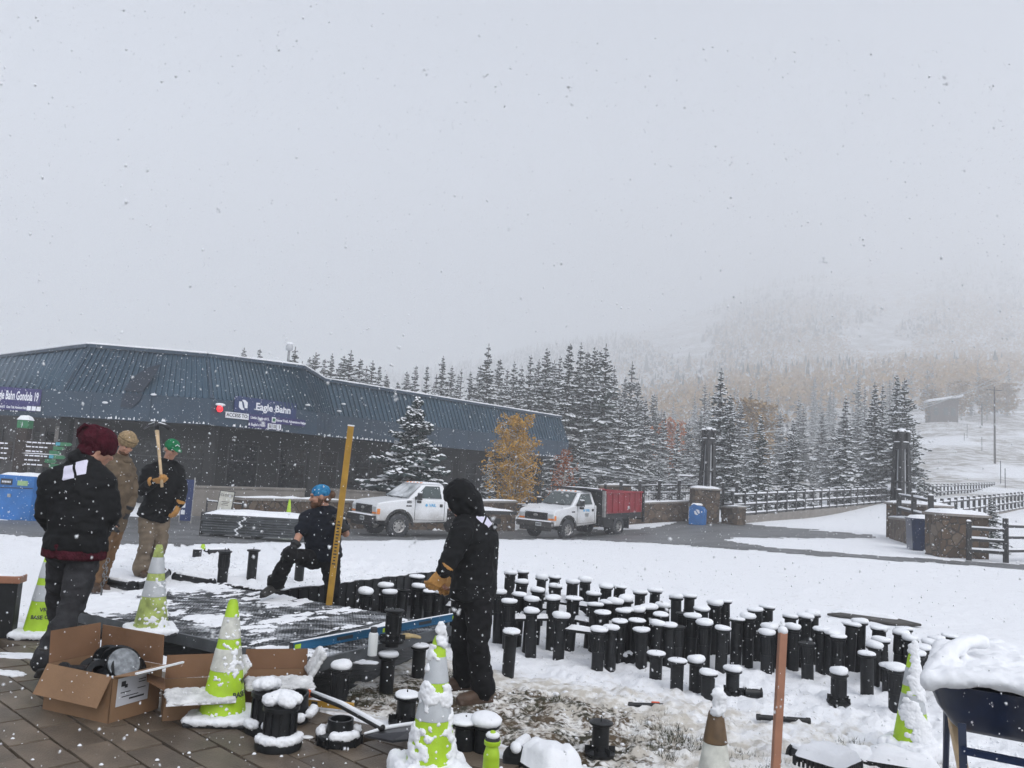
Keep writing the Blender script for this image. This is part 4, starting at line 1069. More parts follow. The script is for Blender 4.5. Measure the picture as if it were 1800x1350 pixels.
for k in range(3600):
    px = fr3.choice([fr3.gauss(1365, 95), fr3.gauss(1730, 90), fr3.uniform(1000, 1830)]); d = fr3.uniform(240, 1000); x = (px - 900) / F * d; z = gz(x, d)
    ppx, ppy = proj((x, d, z))
    wv = float(fbm(np.array([x * .02]), np.array([d * .02]), 4, 63)[0] - .47) * 110
    if any(inpoly(np.array([ppx + wv]), np.array([ppy + wv * .4]), p)[0] for p in RUNS[:3]): continue
    for j in range(15):
        p = Vector((x + fr3.gauss(0, 2.2), d + fr3.gauss(0, 2.2), z + fr3.uniform(2, 12))); s = fr3.uniform(.4, 1.15)
        u = Vector((fr3.gauss(0, 1), fr3.gauss(0, 1), fr3.gauss(0, 1))).normalized(); v = u.orthogonal().normalized()
        lq.add([p - u * s, p + v * s, p + u * s, p - v * s], [(0, 1, 2, 3)])
fo = lq.build('hill_aspens', M['leaf_tan']); fo['kind'] = 'stuff'
# ================================================================== trucks
def quad_panel(q, p, n, th=.012, inset=0.0):
    p = [Vector(v) for v in p]; c = sum(p, Vector()) / len(p); p = [v.lerp(c, inset) for v in p]; n = Vector(n).normalized()
    q.hexa([v - n * .004 for v in p] + [v + n * th for v in p])
def truck(name, label, contact, phi, red):
    left = Vector((math.sin(phi), -math.cos(phi), 0)); fwd_ = Vector((-math.cos(phi), -math.sin(phi), 0))
    o0 = Vector(contact) - left * .86; zf = gz(o0.x, o0.y); zr = gz(*(o0 - fwd_ * 3.6).to_2d())
    t = thing(name, label, 'truck', (o0.x, o0.y, zf + .012))
    t.rotation_euler = (0, -math.atan2(zf - zr, 3.6), phi + math.pi)
    TS = frame((0, .97, 0), (1, 0, 0), (0, 0, 1))
    arc = [(.55 * math.cos(a), .44 + .55 * math.sin(a)) for a in [R(v) for v in range(172, 4, -12)]]
    poly = [(-2.05, 1.40), (-2.05, .60), (-.70, .54)] + arc + [(.92, .60), (.95, 1.10), (.88, 1.22), (.60, 1.29), (-.36, 1.405)]
    q = MB(); q.prism(poly, TS, 1.94); b = q.build('body', M['truck_white'], t, bevel=.05, seg=3)
    q = MB(); q.hexa([(-2.04, -.92, 1.38), (-.36, -.92, 1.38), (-.36, .92, 1.38), (-2.04, .92, 1.38), (-1.93, -.74, 1.98), (-1.06, -.74, 1.98), (-1.06, .74, 1.98), (-1.93, .74, 1.98)]); cab = q.build('cab', M['truck_white'], t, bevel=.07, seg=3)
    q = MB(); quad_panel(q, [(-.36, -.86, 1.43), (-.36, .86, 1.43), (-1.0, .70, 1.93), (-1.0, -.70, 1.93)], Vector((.6, 0, .7)), .016, .05)
    ws = q.build('windshield', M['truck_glass'] if red else M['snowy_glass'], cab); ws.location = (.02, 0, .015)
    for sy in (1, -1):
        n = Vector((0, sy, .28))
        q = MB(); quad_panel(q, [(-.62, .905 * sy, 1.44), (-1.80, .905 * sy, 1.44), (-1.74, .765 * sy, 1.90), (-1.12, .765 * sy, 1.90)], n, .016, .02); q.build('side_window', M['truck_glass'], cab)
        q = MB()
        for a, c in (((-.62, 1.40), (-.62, .66)), ((-1.90, 1.40), (-1.90, .66)), ((-.62, .66), (-1.90, .66))): q.bar((a[0], .973 * sy, a[1]), (c[0], .973 * sy, c[1]), .014, .014)
        q.build('door_seam', M['black_trim'], b, kind='stuff')
        q = MB(); q.box((-1.74, .985 * sy, 1.20), (.12, .03, .11)); q.build('door_handle', M['black_trim'], b, bevel=.01)
        q = MB(); q.box((-.66, 1.20 * sy, 1.52), (.10, .22, .26)); q.box((-.64, 1.20 * sy, 1.33), (.09, .2, .1)); q.bar((-.62, .92 * sy, 1.45), (-.66, 1.15 * sy, 1.45), .04, .12); mi = q.build('mirror', M['black_trim'], t, bevel=.03)
        q = MB(); q.ell((-.66, 1.20 * sy, 1.66), (.07, .12, .035), n=10, m=6); q.build('snow_cap', M['snow'], mi, smooth=True)
        q = MB(); q.box((.915, .80 * sy, 1.00), (.09, .30, .18)); hl = q.build('headlight', M['lens'], t, bevel=.02)
        q = MB(); q.box((.91, .80 * sy, .87), (.09, .30, .07)); q.box((.86, .965 * sy, .93), (.12, .03, .2)); q.build('turn_signal', M['amber'], hl, bevel=.012)
        # wheel-arch lip
        q = MB(); ao = [(.60 * math.cos(R(v)), .44 + .60 * math.sin(R(v))) for v in range(178, -4, -13)]; ai = [(.52 * math.cos(R(v)), .44 + .52 * math.sin(R(v))) for v in range(178, -4, -13)]
        for k in range(len(ao) - 1):
            y0, y1 = (.93 * sy, .995 * sy)
            q.hexa([(ai[k][0], y0, ai[k][1]), (ao[k][0], y0, ao[k][1]), (ao[k + 1][0], y0, ao[k + 1][1]), (ai[k + 1][0], y0, ai[k + 1][1]), (ai[k][0], y1, ai[k][1]), (ao[k][0], y1, ao[k][1]), (ao[k + 1][0], y1, ao[k + 1][1]), (ai[k + 1][0], y1, ai[k + 1][1])])
        q.build('wheel_arch', M['black_trim'], t)
    q = MB()
    q.box((.93, 0, .985), (.07, 1.24, .30))
    for z in (.86, .92, .98, 1.04, 1.10): q.box((.975, 0, z), (.03, 1.2, .022))
    for y in range(-5, 6): q.box((.972, y * .11, .98), (.02, .015, .26))
    gr = q.build('grille', M['black_trim'], t, bevel=.008)
    q = MB(); q.ell((1.0, 0, 1.02), (.015, .13, .055), n=14, m=8); q.build('badge', M['chrome'], gr, smooth=True)
    q = MB(); q.box((1.04, 0, .66), (.20, 1.96, .26)); q.box((.98, 0, .46), (.1, 1.7, .16)); bu = q.build('bumper', M['road_grime'] if red else M['black_trim'], t, bevel=.05, seg=3)
    q = MB(); puff(q, (1.05, 0, .785), .2, 1.9, .03, n=10, seed=3); q.build('snow_line', M['snow'], bu, smooth=True)
    q = MB(); q.box((1.15, .30, .66), (.02, .30, .15)); pl = q.build('license_plate', M['plate'], bu)
    q = MB()
    for k in range(5): q.box((1.161, .20 + k * .05, .66), (.004, .03, .07))
    q.build('plate_print', M['ink'], pl, kind='stuff')
    # hood line and wiper
    q = MB(); q.bar((-.30, .5, 1.425), (-.42, -.1, 1.455), .02, .02); q.bar((-.30, -.2, 1.425), (-.42, -.75, 1.455), .02, .02); q.build('wiper', M['black_trim'], t)
    if not red or True:
        q = MB(); puff(q, (.25, 0, 1.315), .95, 1.6, .05 if not red else .03, n=10, seed=8); 
        q.v = [(x, y, z - .115 * (x + .35) + .02) for x, y, z in q.v]; q.build('hood_snow', M['snow'], t, smooth=True)
        q = MB(); puff(q, (-1.5, 0, 1.975), .95, 1.5, .06, n=10, seed=5); q.build('roof_snow', M['snow'], t, smooth=True)
    for k in range(5):
        q = MB(); q.box((-1.1, -.5 + k * .25, 2.0), (.1, .08, .05)); q.build('roof_marker', M['amber'], t, bevel=.015)
    TL = lambda x, z: frame((x, .985, z), (-1, 0, 0), (0, 0, 1))
    q = MB(); q.lathe([(0, 0), (.055, 0), (.05, .006), (0, .006)], 14); dp = q.build('drop_mark', M['decal_blue'], b); dp.matrix_local = TL(-1.10, 1.20)
    text(b, 'VAIL', .15, M['decal_blue'], TL(-1.36, 1.20), bold=.004, name='door_lettering')
    if not red: text(b, '605', .13, M['ink'], TL(-.36, 1.30), bold=.004, name='fender_number')
    q = MB(); q.box((-.36, .975, 1.16), (.22, .012, .05)); q.build('fender_badge', M['black_trim'], b)
    if red:
        q = MB()
        for k in range(3): q.box((-1.30, .984, 1.06 - k * .05), (.34 - .06 * k, .006, .022))
        q.build('door_print', M['road_grime'], b, kind='stuff')
    # wheels
    def wheel(x, y, side, dual=False):
        T = Matrix.Rotation(R(-90 * side), 3, 'X')
        q = MB(); prof = [(.24, -.13), (.38, -.14), (.425, -.11), (.43, -.05), (.43, .05), (.425, .11), (.38, .14), (.24, .13)]
        q.lathe(prof, 26, (x, y, .43), T, cap=False)
        for k in range(26):
            a = 2 * math.pi * k / 26; q.box((x + .43 * math.cos(a), y, .43 + .43 * math.sin(a)), (.03, .2, .06), Matrix.Rotation(-a, 3, 'Y'))
        w_ = q.build('wheel', M['rubber'], t); smooth_angle(w_.data)
        q = MB(); q.lathe([(0, .06), (.09, .07), (.10, .10 if not dual else -.02), (.17, .08 if not dual else -.03), (.215, .09), (.245, .125), (.245, .10), (.23, .02), (0, .02)], 24, (x, y, .43), T, cap=False)
        r_ = q.build('rim', M['chrome'], w_); smooth_angle(r_.data)
        q = MB()
        for k in range(8):
            a = 2 * math.pi * (k + .5) / 8; q.lathe([(0, 0), (.035, 0), (.035, .012), (0, .012)], 10, Vector((x + .165 * math.cos(a), y + side * .079, .43 + .165 * math.sin(a))), T)
        q.build('rim_hole', M['ink'], w_, kind='stuff')
    for sy in (1, -1):
        wheel(0, .86 * sy, sy); wheel(-3.6, .98 * sy if red else .90 * sy, sy, red)
        if red: wheel(-3.6, .68 * sy, sy)
    q = MB(); q.box((-2.2, 0, .62), (5.6, .8, .22)); q.box((0, 0, .45), (.16, 1.6, .16)); q.box((-3.6, 0, .45), (.2, 1.6, .2)); q.build('chassis', M['black_trim'], t)
    if not red:
        q = MB(); q.box((-3.75, 0, 1.0), (3.1, 2.1, .14)); bed = q.build('flatbed', M['black_trim'], t, bevel=.01)
        for y in (-1, -.55, -.18, .18, .55, 1): q = MB(); q.bar((-2.22, y, 1.07), (-2.22, y, 1.98), .07, .07); q.build('rack_bar', M['black_trim'], bed)
        for z in (1.35, 1.65, 1.98): q = MB(); q.bar((-2.22, -1.02, z), (-2.22, 1.02, z), .06, .06); q.build('rack_rail', M['black_trim'], bed)
        q = MB(); puff(q, (-3.8, 0, 1.065), 2.9, 2.0, .08, n=12, seed=2); q.build('bed_snow', M['snow'], bed, smooth=True)
        for sy in (1, -1): q = MB(); q.box((-3.0, .95 * sy, .72), (.9, .3, .4)); q.build('side_box', M['road_grime'], t, bevel=.02)
    else:
        q = MB(); z0, z1 = 1.02, 1.92
        q.box((-4.0, 0, z0 + .04), (3.0, 2.2, .08))
        for sy in (1, -1): q.box((-4.0, 1.07 * sy, (z0 + z1) / 2 + .04), (3.0, .06, z1 - z0))
        q.box((-5.5, 0, (z0 + z1) / 2 + .04), (.06, 2.08, z1 - z0))
        bed = q.build('dump_bed', M['red_box'], t, bevel=.012)
        for k in range(7):
            for sy in (1, -1): q = MB(); q.box((-2.62 - k * .46, 1.125 * sy, 1.5), (.08, .06, .82)); q.build('bed_rib', M['red_box'], bed, bevel=.015)
        for sy in (1, -1): q = MB(); q.box((-4.0, 1.11 * sy, 1.95), (3.04, .10, .08)); q.build('top_rail', M['red_box'], bed, bevel=.015)
        q = MB(); q.box((-2.46, 0, 1.5), (.10, 2.2, 1.1)); q.build('bulkhead', M['black_trim'], bed); q = MB(); q.box((-2.44, 1.09, 1.45), (.14, .12, 1.15)); q.build('bulkhead_post', M['chrome'], bed)
        q = MB(); q.hexa([(-2.5, -1.05, 2.0), (-1.25, -.98, 2.10), (-1.25, .98, 2.10), (-2.5, 1.05, 2.0), (-2.5, -1.05, 2.07), (-1.25, -.98, 2.17), (-1.25, .98, 2.17), (-2.5, 1.05, 2.07)]); q.build('cab_shield', M['dark_steel'], bed)
        q = MB(); puff(q, (-1.9, 0, 2.11), 1.2, 1.9, .04, n=8, seed=6); q.build('shield_snow', M['snow'], bed, smooth=True)
        for sy in (1, -1):
            q = MB(); q.box((-4.0, 1.03 * sy, .88), (2.9, .12, .26)); q.build('skirt', M['black_trim'], t); q = MB(); q.box((-2.75, .95 * sy, .68), (.7, .35, .5)); q.build('fuel_tank', M['black_trim'], t, bevel=.04)
            q = MB(); q.box((-4.35, .9 * sy, .60), (.03, .5, .6)); q.build('mud_flap', M['rubber'], t)
            q = MB(); q.bar((-5.62, 1.1 * sy, .55), (-5.62, 1.1 * sy, 2.2), .10, .10); q.build('tail_post', M['black_trim'], t)
        q = MB(); q.bar((-5.62, -1.1, .70), (-5.62, 1.1, .70), .10, .10); q.build('tail_bar', M['black_trim'], t)
        q = MB(); puff(q, (-4.0, 0, 1.75), 2.9, 2.05, .12, n=10, seed=4); q.build('load_snow', M['snow'], bed, smooth=True)
    return t
truck('flatbed_truck', 'white pickup truck with flatbed rack and blue door lettering behind the hooded worker', W(697, 941, 29.5), R(37), False)
truck('dump_truck', 'white truck with a dark red dump bed parked right of the flatbed truck', W(994, 946, 34.5), R(48), True)

# ================================================================== lantern towers and piers
def tower(px, row_base, row_top, d, label, rz):
    p = W(px, row_base, d); H = W(px, row_top, d).z - p.z
    t = thing('lantern_tower', label, 'lamp tower', p, rz)
    wb, wt = .215, .165
    hh = lambda z: wb + (wt - wb) * z / (H * .8)
    for sx in (-1, 1):
        for sy in (-1, 1):
            q = MB(); q.hexa([(sx * hh(0) + a * .10, sy * hh(0) + b * .10, 0) for a, b in ((-1, -1), (1, -1), (1, 1), (-1, 1))] + [(sx * hh(H * .8) + a * .085, sy * hh(H * .8) + b * .085, H * .8) for a, b in ((-1, -1), (1, -1), (1, 1), (-1, 1))]); q.build('corner_post', M['post_dark'], t)
    for k in range(4):
        Rm = Matrix.Rotation(k * math.pi / 2, 3, 'Z'); w0, w1 = hh(0) - .06, hh(H * .72) - .05
        pts = [Vector((-w0 * .45, -hh(0) + .02, .05)), Vector((w0 * .45, -hh(0) + .02, .05)), Vector((w1 * .45, -hh(H * .72) + .02, H * .72)), Vector((-w1 * .45, -hh(H * .72) + .02, H * .72))]
        q = MB(); quad_panel(q, [Rm @ v for v in pts], Rm @ Vector((0, -1, 0)), .02); q.build('light_panel', M['light_panel'], t)
    q = MB(); q.box((0, 0, H * .27), (hh(H * .27) * 2 + .2, hh(H * .27) * 2 + .2, .07)); q.build('collar', M['post_dark'], t, bevel=.01)
    q = MB(); q.box((0, 0, H * .77), (.46, .46, H * .10)); q.build('crown_block', M['post_dark'], t, bevel=.02)
    for sx in (-1, 1):
        for sy in (-1, 1): q = MB(); q.box((sx * .185, sy * .185, H * .89), (.16, .16, H * .15)); q.build('crown_finial', M['post_dark'], t, bevel=.02)
    q = MB(); q.box((0, 0, H * .88), (.33, .33, H * .12)); q.build('crown_core', M['post_dark'], t)
    q = MB(); q.lathe([(.2, H * .945), (.17, H * .965), (.12, H * .99), (0, H)], 8); q.build('cap', M['post_dark'], t)
    for k, (x, y, z, r_) in enumerate([(0, 0, H * .985, .16), (.185, .185, H * .965, .085), (-.185, .185, H * .965, .085), (.185, -.185, H * .965, .085), (-.185, -.185, H * .965, .085)]):
        q = MB(); puff(q, (x, y, z), r_ * 2, r_ * 2, .09, n=6, seed=k); q.build('snow_cap', M['snow'], t, smooth=True)
    for k in range(4):
        Rm = Matrix.Rotation(k * math.pi / 2, 3, 'Z'); c = Rm @ Vector((0, -.235, 0)); q = MB(); puff(q, (c.x, c.y, H * .82), .4, .10, .04, n=5, rot=k * math.pi / 2, seed=k); q.build('ledge_snow', M['snow'], t, smooth=True)
    return t
def pier(name, label, px0, px1, row_top, d, depth, base=-.5, cat='pier', d1=None, cap=True):
    a, b = W(px0, row_top, d), W(px1, row_top, d1 or d); z = a.z
    o = thing(name, label, cat, (a.x, a.y, gz(a.x, a.y))); L = Vector(o.location)
    t = (b - a); t.z = 0; ln = t.length; t.normalize(); n = Vector((-t.y, t.x, 0)) * depth
    A, B = a - L, b - L; zb = min(gz(a.x, a.y), gz(b.x, b.y)) + base - L.z; zt = z - L.z
    f = lambda v, zz: Vector((v.x, v.y, zz))
    q = MB(); q.hexa([f(A, zb), f(B, zb), f(B + n, zb), f(A + n, zb), f(A, zt - .09), f(B, zt - .09), f(B + n, zt - .09), f(A + n, zt - .09)]); q.build('masonry', M['stone'], o)
    c = (A + B + n) / 2; q = MB(); q.box((c.x, c.y, zt - .05), (ln + .14, depth + .14, .078), Matrix.Rotation(math.atan2(t.y, t.x), 3, 'Z')); q.build('cap_stone', M['concrete'], o, bevel=.01)
    q = MB(); puff(q, (c.x, c.y, zt - .01), ln + .1, depth + .1, .12, n=10, rot=math.atan2(t.y, t.x), seed=px0); q.build('snow_cap', M['snow'], o, smooth=True)
    return o
pier('stone_pier', 'stone pier carrying the left lantern tower beside the small blue bin', 1222, 1266, 857, 41, 1.2)
tower(1243, 857, 752, 41.5, 'left black lantern tower with frosted strips on the stone pier by the blue bin', R(28))
pier('stone_pier', 'wide stone pier carrying the right lantern tower by the dark container', 1558, 1628, 882, 35.4, 1.5, d1=33.5)
tower(1584, 882, 755, 36.0, 'right black lantern tower with frosted strips on the wide stone pier', R(20))
pier('stone_block', 'square brown stone block with snowy slab between dark container and log rail', 1655, 1738, 901, 25.2, 1.0)
a, b = W(1563, 915, 34.6), W(1606, 921, 30); wall('ledge_wall', 'low stone ledge wall in front of the right lantern pier', a, b, W(1563, 912, 34.6).z, W(1606, 917, 30).z, .5, M['stone'])
a, b = W(1268, 917, 41.4), W(1296, 917, 40.5); wall('ledge_wall', 'short low stone wall joining the left lantern pier to the bridge fence', a, b, W(1268, 893, 41.4).z, W(1296, 893, 40.5).z, .6, M['stone'])

# ================================================================== fences
def fence(name, label, a, b, n, h, rails, post=.13, rail=.09, group=None, low=None, pick=False, over=.16, za=None, zb=None, snow=True, mpost=None):
    a = Vector((a[0], a[1], gz(a[0], a[1]) if za is None else za)); b = Vector((b[0], b[1], gz(b[0], b[1]) if zb is None else zb))
    t = thing(name, label, 'fence', a, 0, group); B = b - a; m = mpost or M['post_dark']
    pm = MB(); pm.box((0, 0, (h + over) / 2 - .25), (post, post, h + over + .5)); pme = pm.mesh('post', m)
    cm = MB(); puff(cm, (0, 0, h + over), post * 1.1, post * 1.1, .05, n=4, seed=1); cme = cm.mesh('post_snow', M['snow'])
    ang_ = math.atan2(B.y, B.x)
    for k in range(n + 1):
        o = bpy.data.objects.new('post', pme); COL.objects.link(o); o.parent = t; o.location = B * (k / n); o.rotation_euler = (0, 0, ang_)
        if snow:
            c = bpy.data.objects.new('post_snow', cme); COL.objects.link(c); c.parent = o
    for z in rails:
        q = MB(); q.bar(Vector((0, 0, z)), B + Vector((0, 0, z)), rail * .8, rail); r_ = q.build('rail', m, t)
        if snow:
            q = MB(); ns = n * 2
            for k in range(ns):
                p0, p1 = B * (k / ns), B * ((k + 1) / ns); hh = rail * rnd.uniform(.35, .8)
                q.bar(p0 + Vector((0, 0, z + rail * .5 + hh / 2 - .01)), p1 + Vector((0, 0, z + rail * .5 + hh / 2 - .01)), rail * 1.0, hh)
            q.build('rail_snow', M['snow'], r_)
    if pick:
        q = MB(); L = B.length; kk = int(L / .14)
        for k in range(1, kk): q.bar(B * (k / kk) + Vector((0, 0, rails[0])), B * (k / kk) + Vector((0, 0, rails[-1])), .016, .016)
        q.build('picket', m, t, kind='stuff')
    if low:
        q = MB(); q.bar(Vector((0, 0, low / 2 - .2)), B + Vector((0, 0, low / 2 - .2)), .28, low + .4); q.build('curb', M['concrete'], t)
    return t
def bline(s_, off=0): return (11.6 + (58 - 11.6) * s_ + off * .762, 41.4 + (96 - 41.4) * s_ - off * .648), -.15 + 2.65 * s_
for i, (s0, s1, n, lab) in enumerate(((0, .22, 11, 'near stretch of the dark bridge fence starting right of the left lantern tower'), (.22, .5, 14, 'middle stretch of the dark bridge fence running behind the right lantern tower'), (.5, 1.0, 24, 'far stretch of the dark bridge fence climbing toward the snowy slope'))):
    (a, za), (b, zb) = bline(s0), bline(s1); fence('bridge_fence', lab, a, b, n, 1.35, (.30, .78, 1.30), .14, .10, 'bridge fence stretches', low=.22, za=za, zb=zb)
def bline2(s_): return (17.2 + 38.8 * s_, 35.6 + 45.4 * s_), -.17 + 2.1 * s_
for i, (s0, s1, n, lab) in enumerate(((.06, .30, 9, 'dark fence running back from the right lantern tower behind the small spruce'), (.30, .75, 17, 'dark fence with close posts at the right edge beyond the small spruce'))):
    (a, za), (b, zb) = bline2(s0), bline2(s1); fence('bridge_fence', lab, a, b, n, 1.35, (.30, .78, 1.30), .14, .10, 'bridge fence stretches', low=.3, za=za, zb=zb)
fence('stair_rail', 'short dark railing with snowy rail stepping down before the right lantern tower', W(1580, 915, 33.5), W(1636, 925, 29.5), 2, .95, (.35, .9), .16, .10, za=W(1580, 900, 33.5).z - .2, zb=W(1636, 915, 29.5).z - .2)
fence('log_rail', 'snowy three rail log fence at the right edge in front of the small spruce', W(1703, 985, 24.4), W(1768, 978, 24.2), 1, 1.0, (.30, .62, .95), .12, .09)
fence('log_rail', 'snowy rail fence rising to the right picture edge past the log fence corner', W(1768, 980, 24.2), W(1850, 960, 26), 2, 1.15, (.35, .75, 1.08), .12, .09)
fence('wall_railing', 'dark picket railing on the stone wall left of the left lantern tower', W(1090, 890, 44.5), W(1228, 890, 43), 4, 1.0, (.10, .55, .95), .16, .07, pick=True, za=W(1090, 885, 44.5).z, zb=W(1228, 884, 43).z, over=.2)
fence('wall_railing', 'low dark railing behind the brown wall between the two trucks', W(885, 915, 40), W(1000, 917, 41), 3, 1.25, (.4, 1.15), .1, .07, pick=True, over=.05)
fence('rail_stub', 'single dark post pair on the wall joining pier and bridge fence', W(1270, 895, 42.2), W(1294, 895, 42), 1, 1.2, (.2,), .15, .07, za=W(1270, 893, 42.2).z, zb=W(1294, 893, 42).z, over=.1)

# ================================================================== bins, boards, sign post
def wheel_bin(px, base, d, w_, h, dp, rz, label, big):
    p = W(px, base, d); t = thing('recycling_bin', label, 'bin', (p.x, p.y, gz(p.x, p.y)), rz)
    H = h
    q = MB()
    if big: prof = [(-dp / 2, 0), (dp / 2, 0), (dp / 2, H * .97), (-dp * .08, H), (-dp / 2, H * .60)]
    else: prof = [(-dp / 2, 0), (dp / 2, 0), (dp / 2 * 1.02, H * .82), (dp * .2, H), (-dp * .35, H * .86), (-dp / 2 * 1.05, H * .70)]
    q.prism(prof, frame((-w_ / 2, 0, 0), (0, 1, 0), (0, 0, 1)), w_); b = q.build('bin_body', M['blue_bin'], t, bevel=.025, seg=3)
    return t, b
p = W(35, 918, 22.3); z = gz(p.x, p.y)
t = thing('recycling_bin', 'large blue recycling bin with sloped lid at the left edge', 'bin', (p.x, p.y, z), R(-8))
bw, bh = 1.22, W(35, 835, 22.3).z - z
q = MB(); q.prism([(-bw / 2 - .08, 0), (bw / 2, 0), (bw / 2 + .02, bh), (-bw * .34, bh), (-bw / 2 - .42, bh * .55)], frame((0, -.45, 0), (1, 0, 0), (0, 0, 1)), -.9 * -1); b = q.build('bin_body', M['blue_bin'], t, bevel=.02, seg=3); b.location = (0, .9, 0)
q = MB(); q.box((-.18, -.455, bh * .85), (.34, .02, .16)); lt = q.build('slot_label', M['ink'], t)
q = MB()
for k in range(6): q.box((-.29 + k * .045, -.467, bh * .85), (.028, .006, .05))
q.build('label_print', M['sign_white'], lt, kind='stuff')
q = MB(); q.box((.30, -.455, bh * .84), (.30, .02, .13)); q.build('green_label', mat('pale_green_label', (.30, .45, .22), .6), t)
q = MB(); q.box((-.05, -.46, bh * .55), (.10, .03, .09)); q.build('latch', M['chrome'], t, bevel=.01)
em = emblem(t, .30, (0, 0, 0), T=frame((-.52, -.46, bh * .52), (.85, 0, .5), (-.35, 0, 1)), light=M['sign_white'], name='logo')
q = MB(); q.bar((-bw * .6, -.455, bh * .70), (bw / 2, -.455, bh * .74), .012, .02); q.build('lid_seam', M['ink'], t)
q = MB(); puff(q, (.1, 0, bh - .01), bw * .9, .86, .08, n=9, seed=2); q.build('snow_cap', M['snow'], t, smooth=True)
t, b = wheel_bin(1226, 917, 40.2, .62, 1.02, .72, R(62), 'small blue recycling bin against the left lantern pier', False)
q = MB(); puff(q, (0, .05, .96), .58, .5, .09, n=7, seed=3); q.build('snow_cap', M['snow'], t, smooth=True)
emblem(t, .26, (0, 0, 0), T=frame((-.316, -.04, .62), (0, -1, .25), (0, -.25, 1)), light=M['sign_white'], name='logo')
p = W(1627, 962, 28); z = gz(p.x, p.y); t = thing('waste_container', 'dark blue lidded container with snow on top beside the stone block', 'container', (p.x, p.y, z), R(-14))
q = MB(); q.prism([(-.5, 0), (.5, 0), (.55, .95), (.2, 1.05), (-.55, 1.05)], frame((0, .45, 0), (1, 0, 0), (0, 0, 1)), .9); q.build('bin_body', M['barrow_blue'], t, bevel=.02)
q = MB(); q.box((0, 0, 1.06), (1.14, .96, .05)); q.build('lid', M['barrow_blue'], t, bevel=.015); q = MB(); puff(q, (0, 0, 1.085), 1.1, .92, .11, n=8, seed=8); q.build('snow_cap', M['snow'], t, smooth=True)
q = MB(); q.bar((.30, -.47, .1), (.30, -.47, .85), .04, .03); q.build('hinge_bar', M['chrome'], t)

# CLOSED board on its stand
p = W(394, 908, 25.5); t = thing('closed_board', 'white CLOSED notice board on a dark easel behind the grey panel stack', 'sign', (p.x, p.y, gz(p.x, p.y)), R(4))
sc_ = 25.5 / F; bw, bh = 26 * sc_, 40 * sc_; zc = W(394, 883, 25.5).z - gz(p.x, p.y); Tb = Matrix.Translation((0, 0, zc)) @ Matrix.Rotation(R(4), 4, 'Y') @ Matrix.Rotation(R(80), 4, 'X')
q = MB(); q.box((0, 0, 0), (bw, bh, .03)); f_ = q.build('frame', M['black_trim'], t); f_.matrix_local = Tb
q = MB(); q.box((0, 0, .012), (bw * .9, bh * .93, .02)); n_ = q.build('notice', mat('cream_notice', (.50, .49, .44), .7), t); n_.matrix_local = Tb
text(t, 'CLOSED', bw * .22, M['ink'], Tb @ Matrix.Translation((0, bh * .30, .026)), bold=.001)
for k, (w_, y) in enumerate(((.5, .02), (.36, -.05), (.44, -.12))):
    q = MB(); q.box((0, bh * y, .025), (bw * w_, bw * .035, .004)); o = q.build('print_line', M['road_grime'], t); o.matrix_local = Tb
for sx in (-1, 1): q = MB(); q.bar((sx * bw * .4, .02, 0), (sx * bw * .42, .05, zc + .1), .035, .035); q.build('leg', M['black_trim'], t)
q = MB(); q.bar((0, .5, 0), (0, .05, zc), .035, .035); q.build('leg', M['black_trim'], t)
fence('pipe_rail', 'thin grey pipe rail either side of the CLOSED board', W(362, 905, 26.5), W(425, 905, 26.5), 2, .85, (.8,), .045, .045, over=0, snow=True, mpost=M['dark_steel'])

# stack of long grey panels
p0 = W(362, 945, 20.6); p1 = W(530, 945, 20.2); z = gz((p0.x + p1.x) / 2, 20.4); c = (p0 + p1) / 2
t = thing('panel_stack', 'low stack of long grey grating panels under snow by the road', 'panel stack', (c.x, c.y + .4, z), R(3)); L = (p1 - p0).length
for k in range(8):
    q = MB(); q.box((rnd.uniform(-.03, .03), rnd.uniform(-.02, .02), .12 + k * .062), (L, 1.1, .052)); q.build('panel', M['grate'], t, bevel=.006)
for x in (-L * .4, 0, L * .4): q = MB(); q.box((x, 0, .04), (.1, 1.0, .1)); q.build('bearer', M['black_trim'], t)
q = MB(); q.box((-L / 2 - .03, 0, .33), (.05, 1.0, .55)); q.build('end_plate', M['black_trim'], t)
q = MB(); puff(q, (0, 0, .58), L * .99, 1.08, .09, n=14, seed=3); q.build('snow_cap', M['snow'], t, smooth=True)
q = MB()
for k in range(16): q.ell((-L * .10 - .012 * k + .05 * math.sin(k), -.56, .54 - k * .029), (.035, .02, .018), n=6, m=4)
q.build('snow_crumb', M['snow'], t, kind='stuff')
# blue slatted banner stand behind the man in the green cap
p = W(327, 898, 27); t = thing('banner_stand', 'leaning blue and white striped banner behind the man in the green cap', 'banner', (p.x, p.y, gz(p.x, p.y)), R(10))
q = MB(); q.box((0, 0, .75), (.34, .06, 1.35)); q.build('banner_panel', M['sign_blue'], t)
for k in range(5): q = MB(); q.box((-.09, -.036, .35 + k * .22), (.12, .012, .14)); q.build('white_mark', M['sign_white'], t)
for sx in (-1, 1): q = MB(); q.bar((sx * .18, 0, 0), (sx * .18, 0, 1.5), .04, .04); q.build('leg', M['chrome'], t)
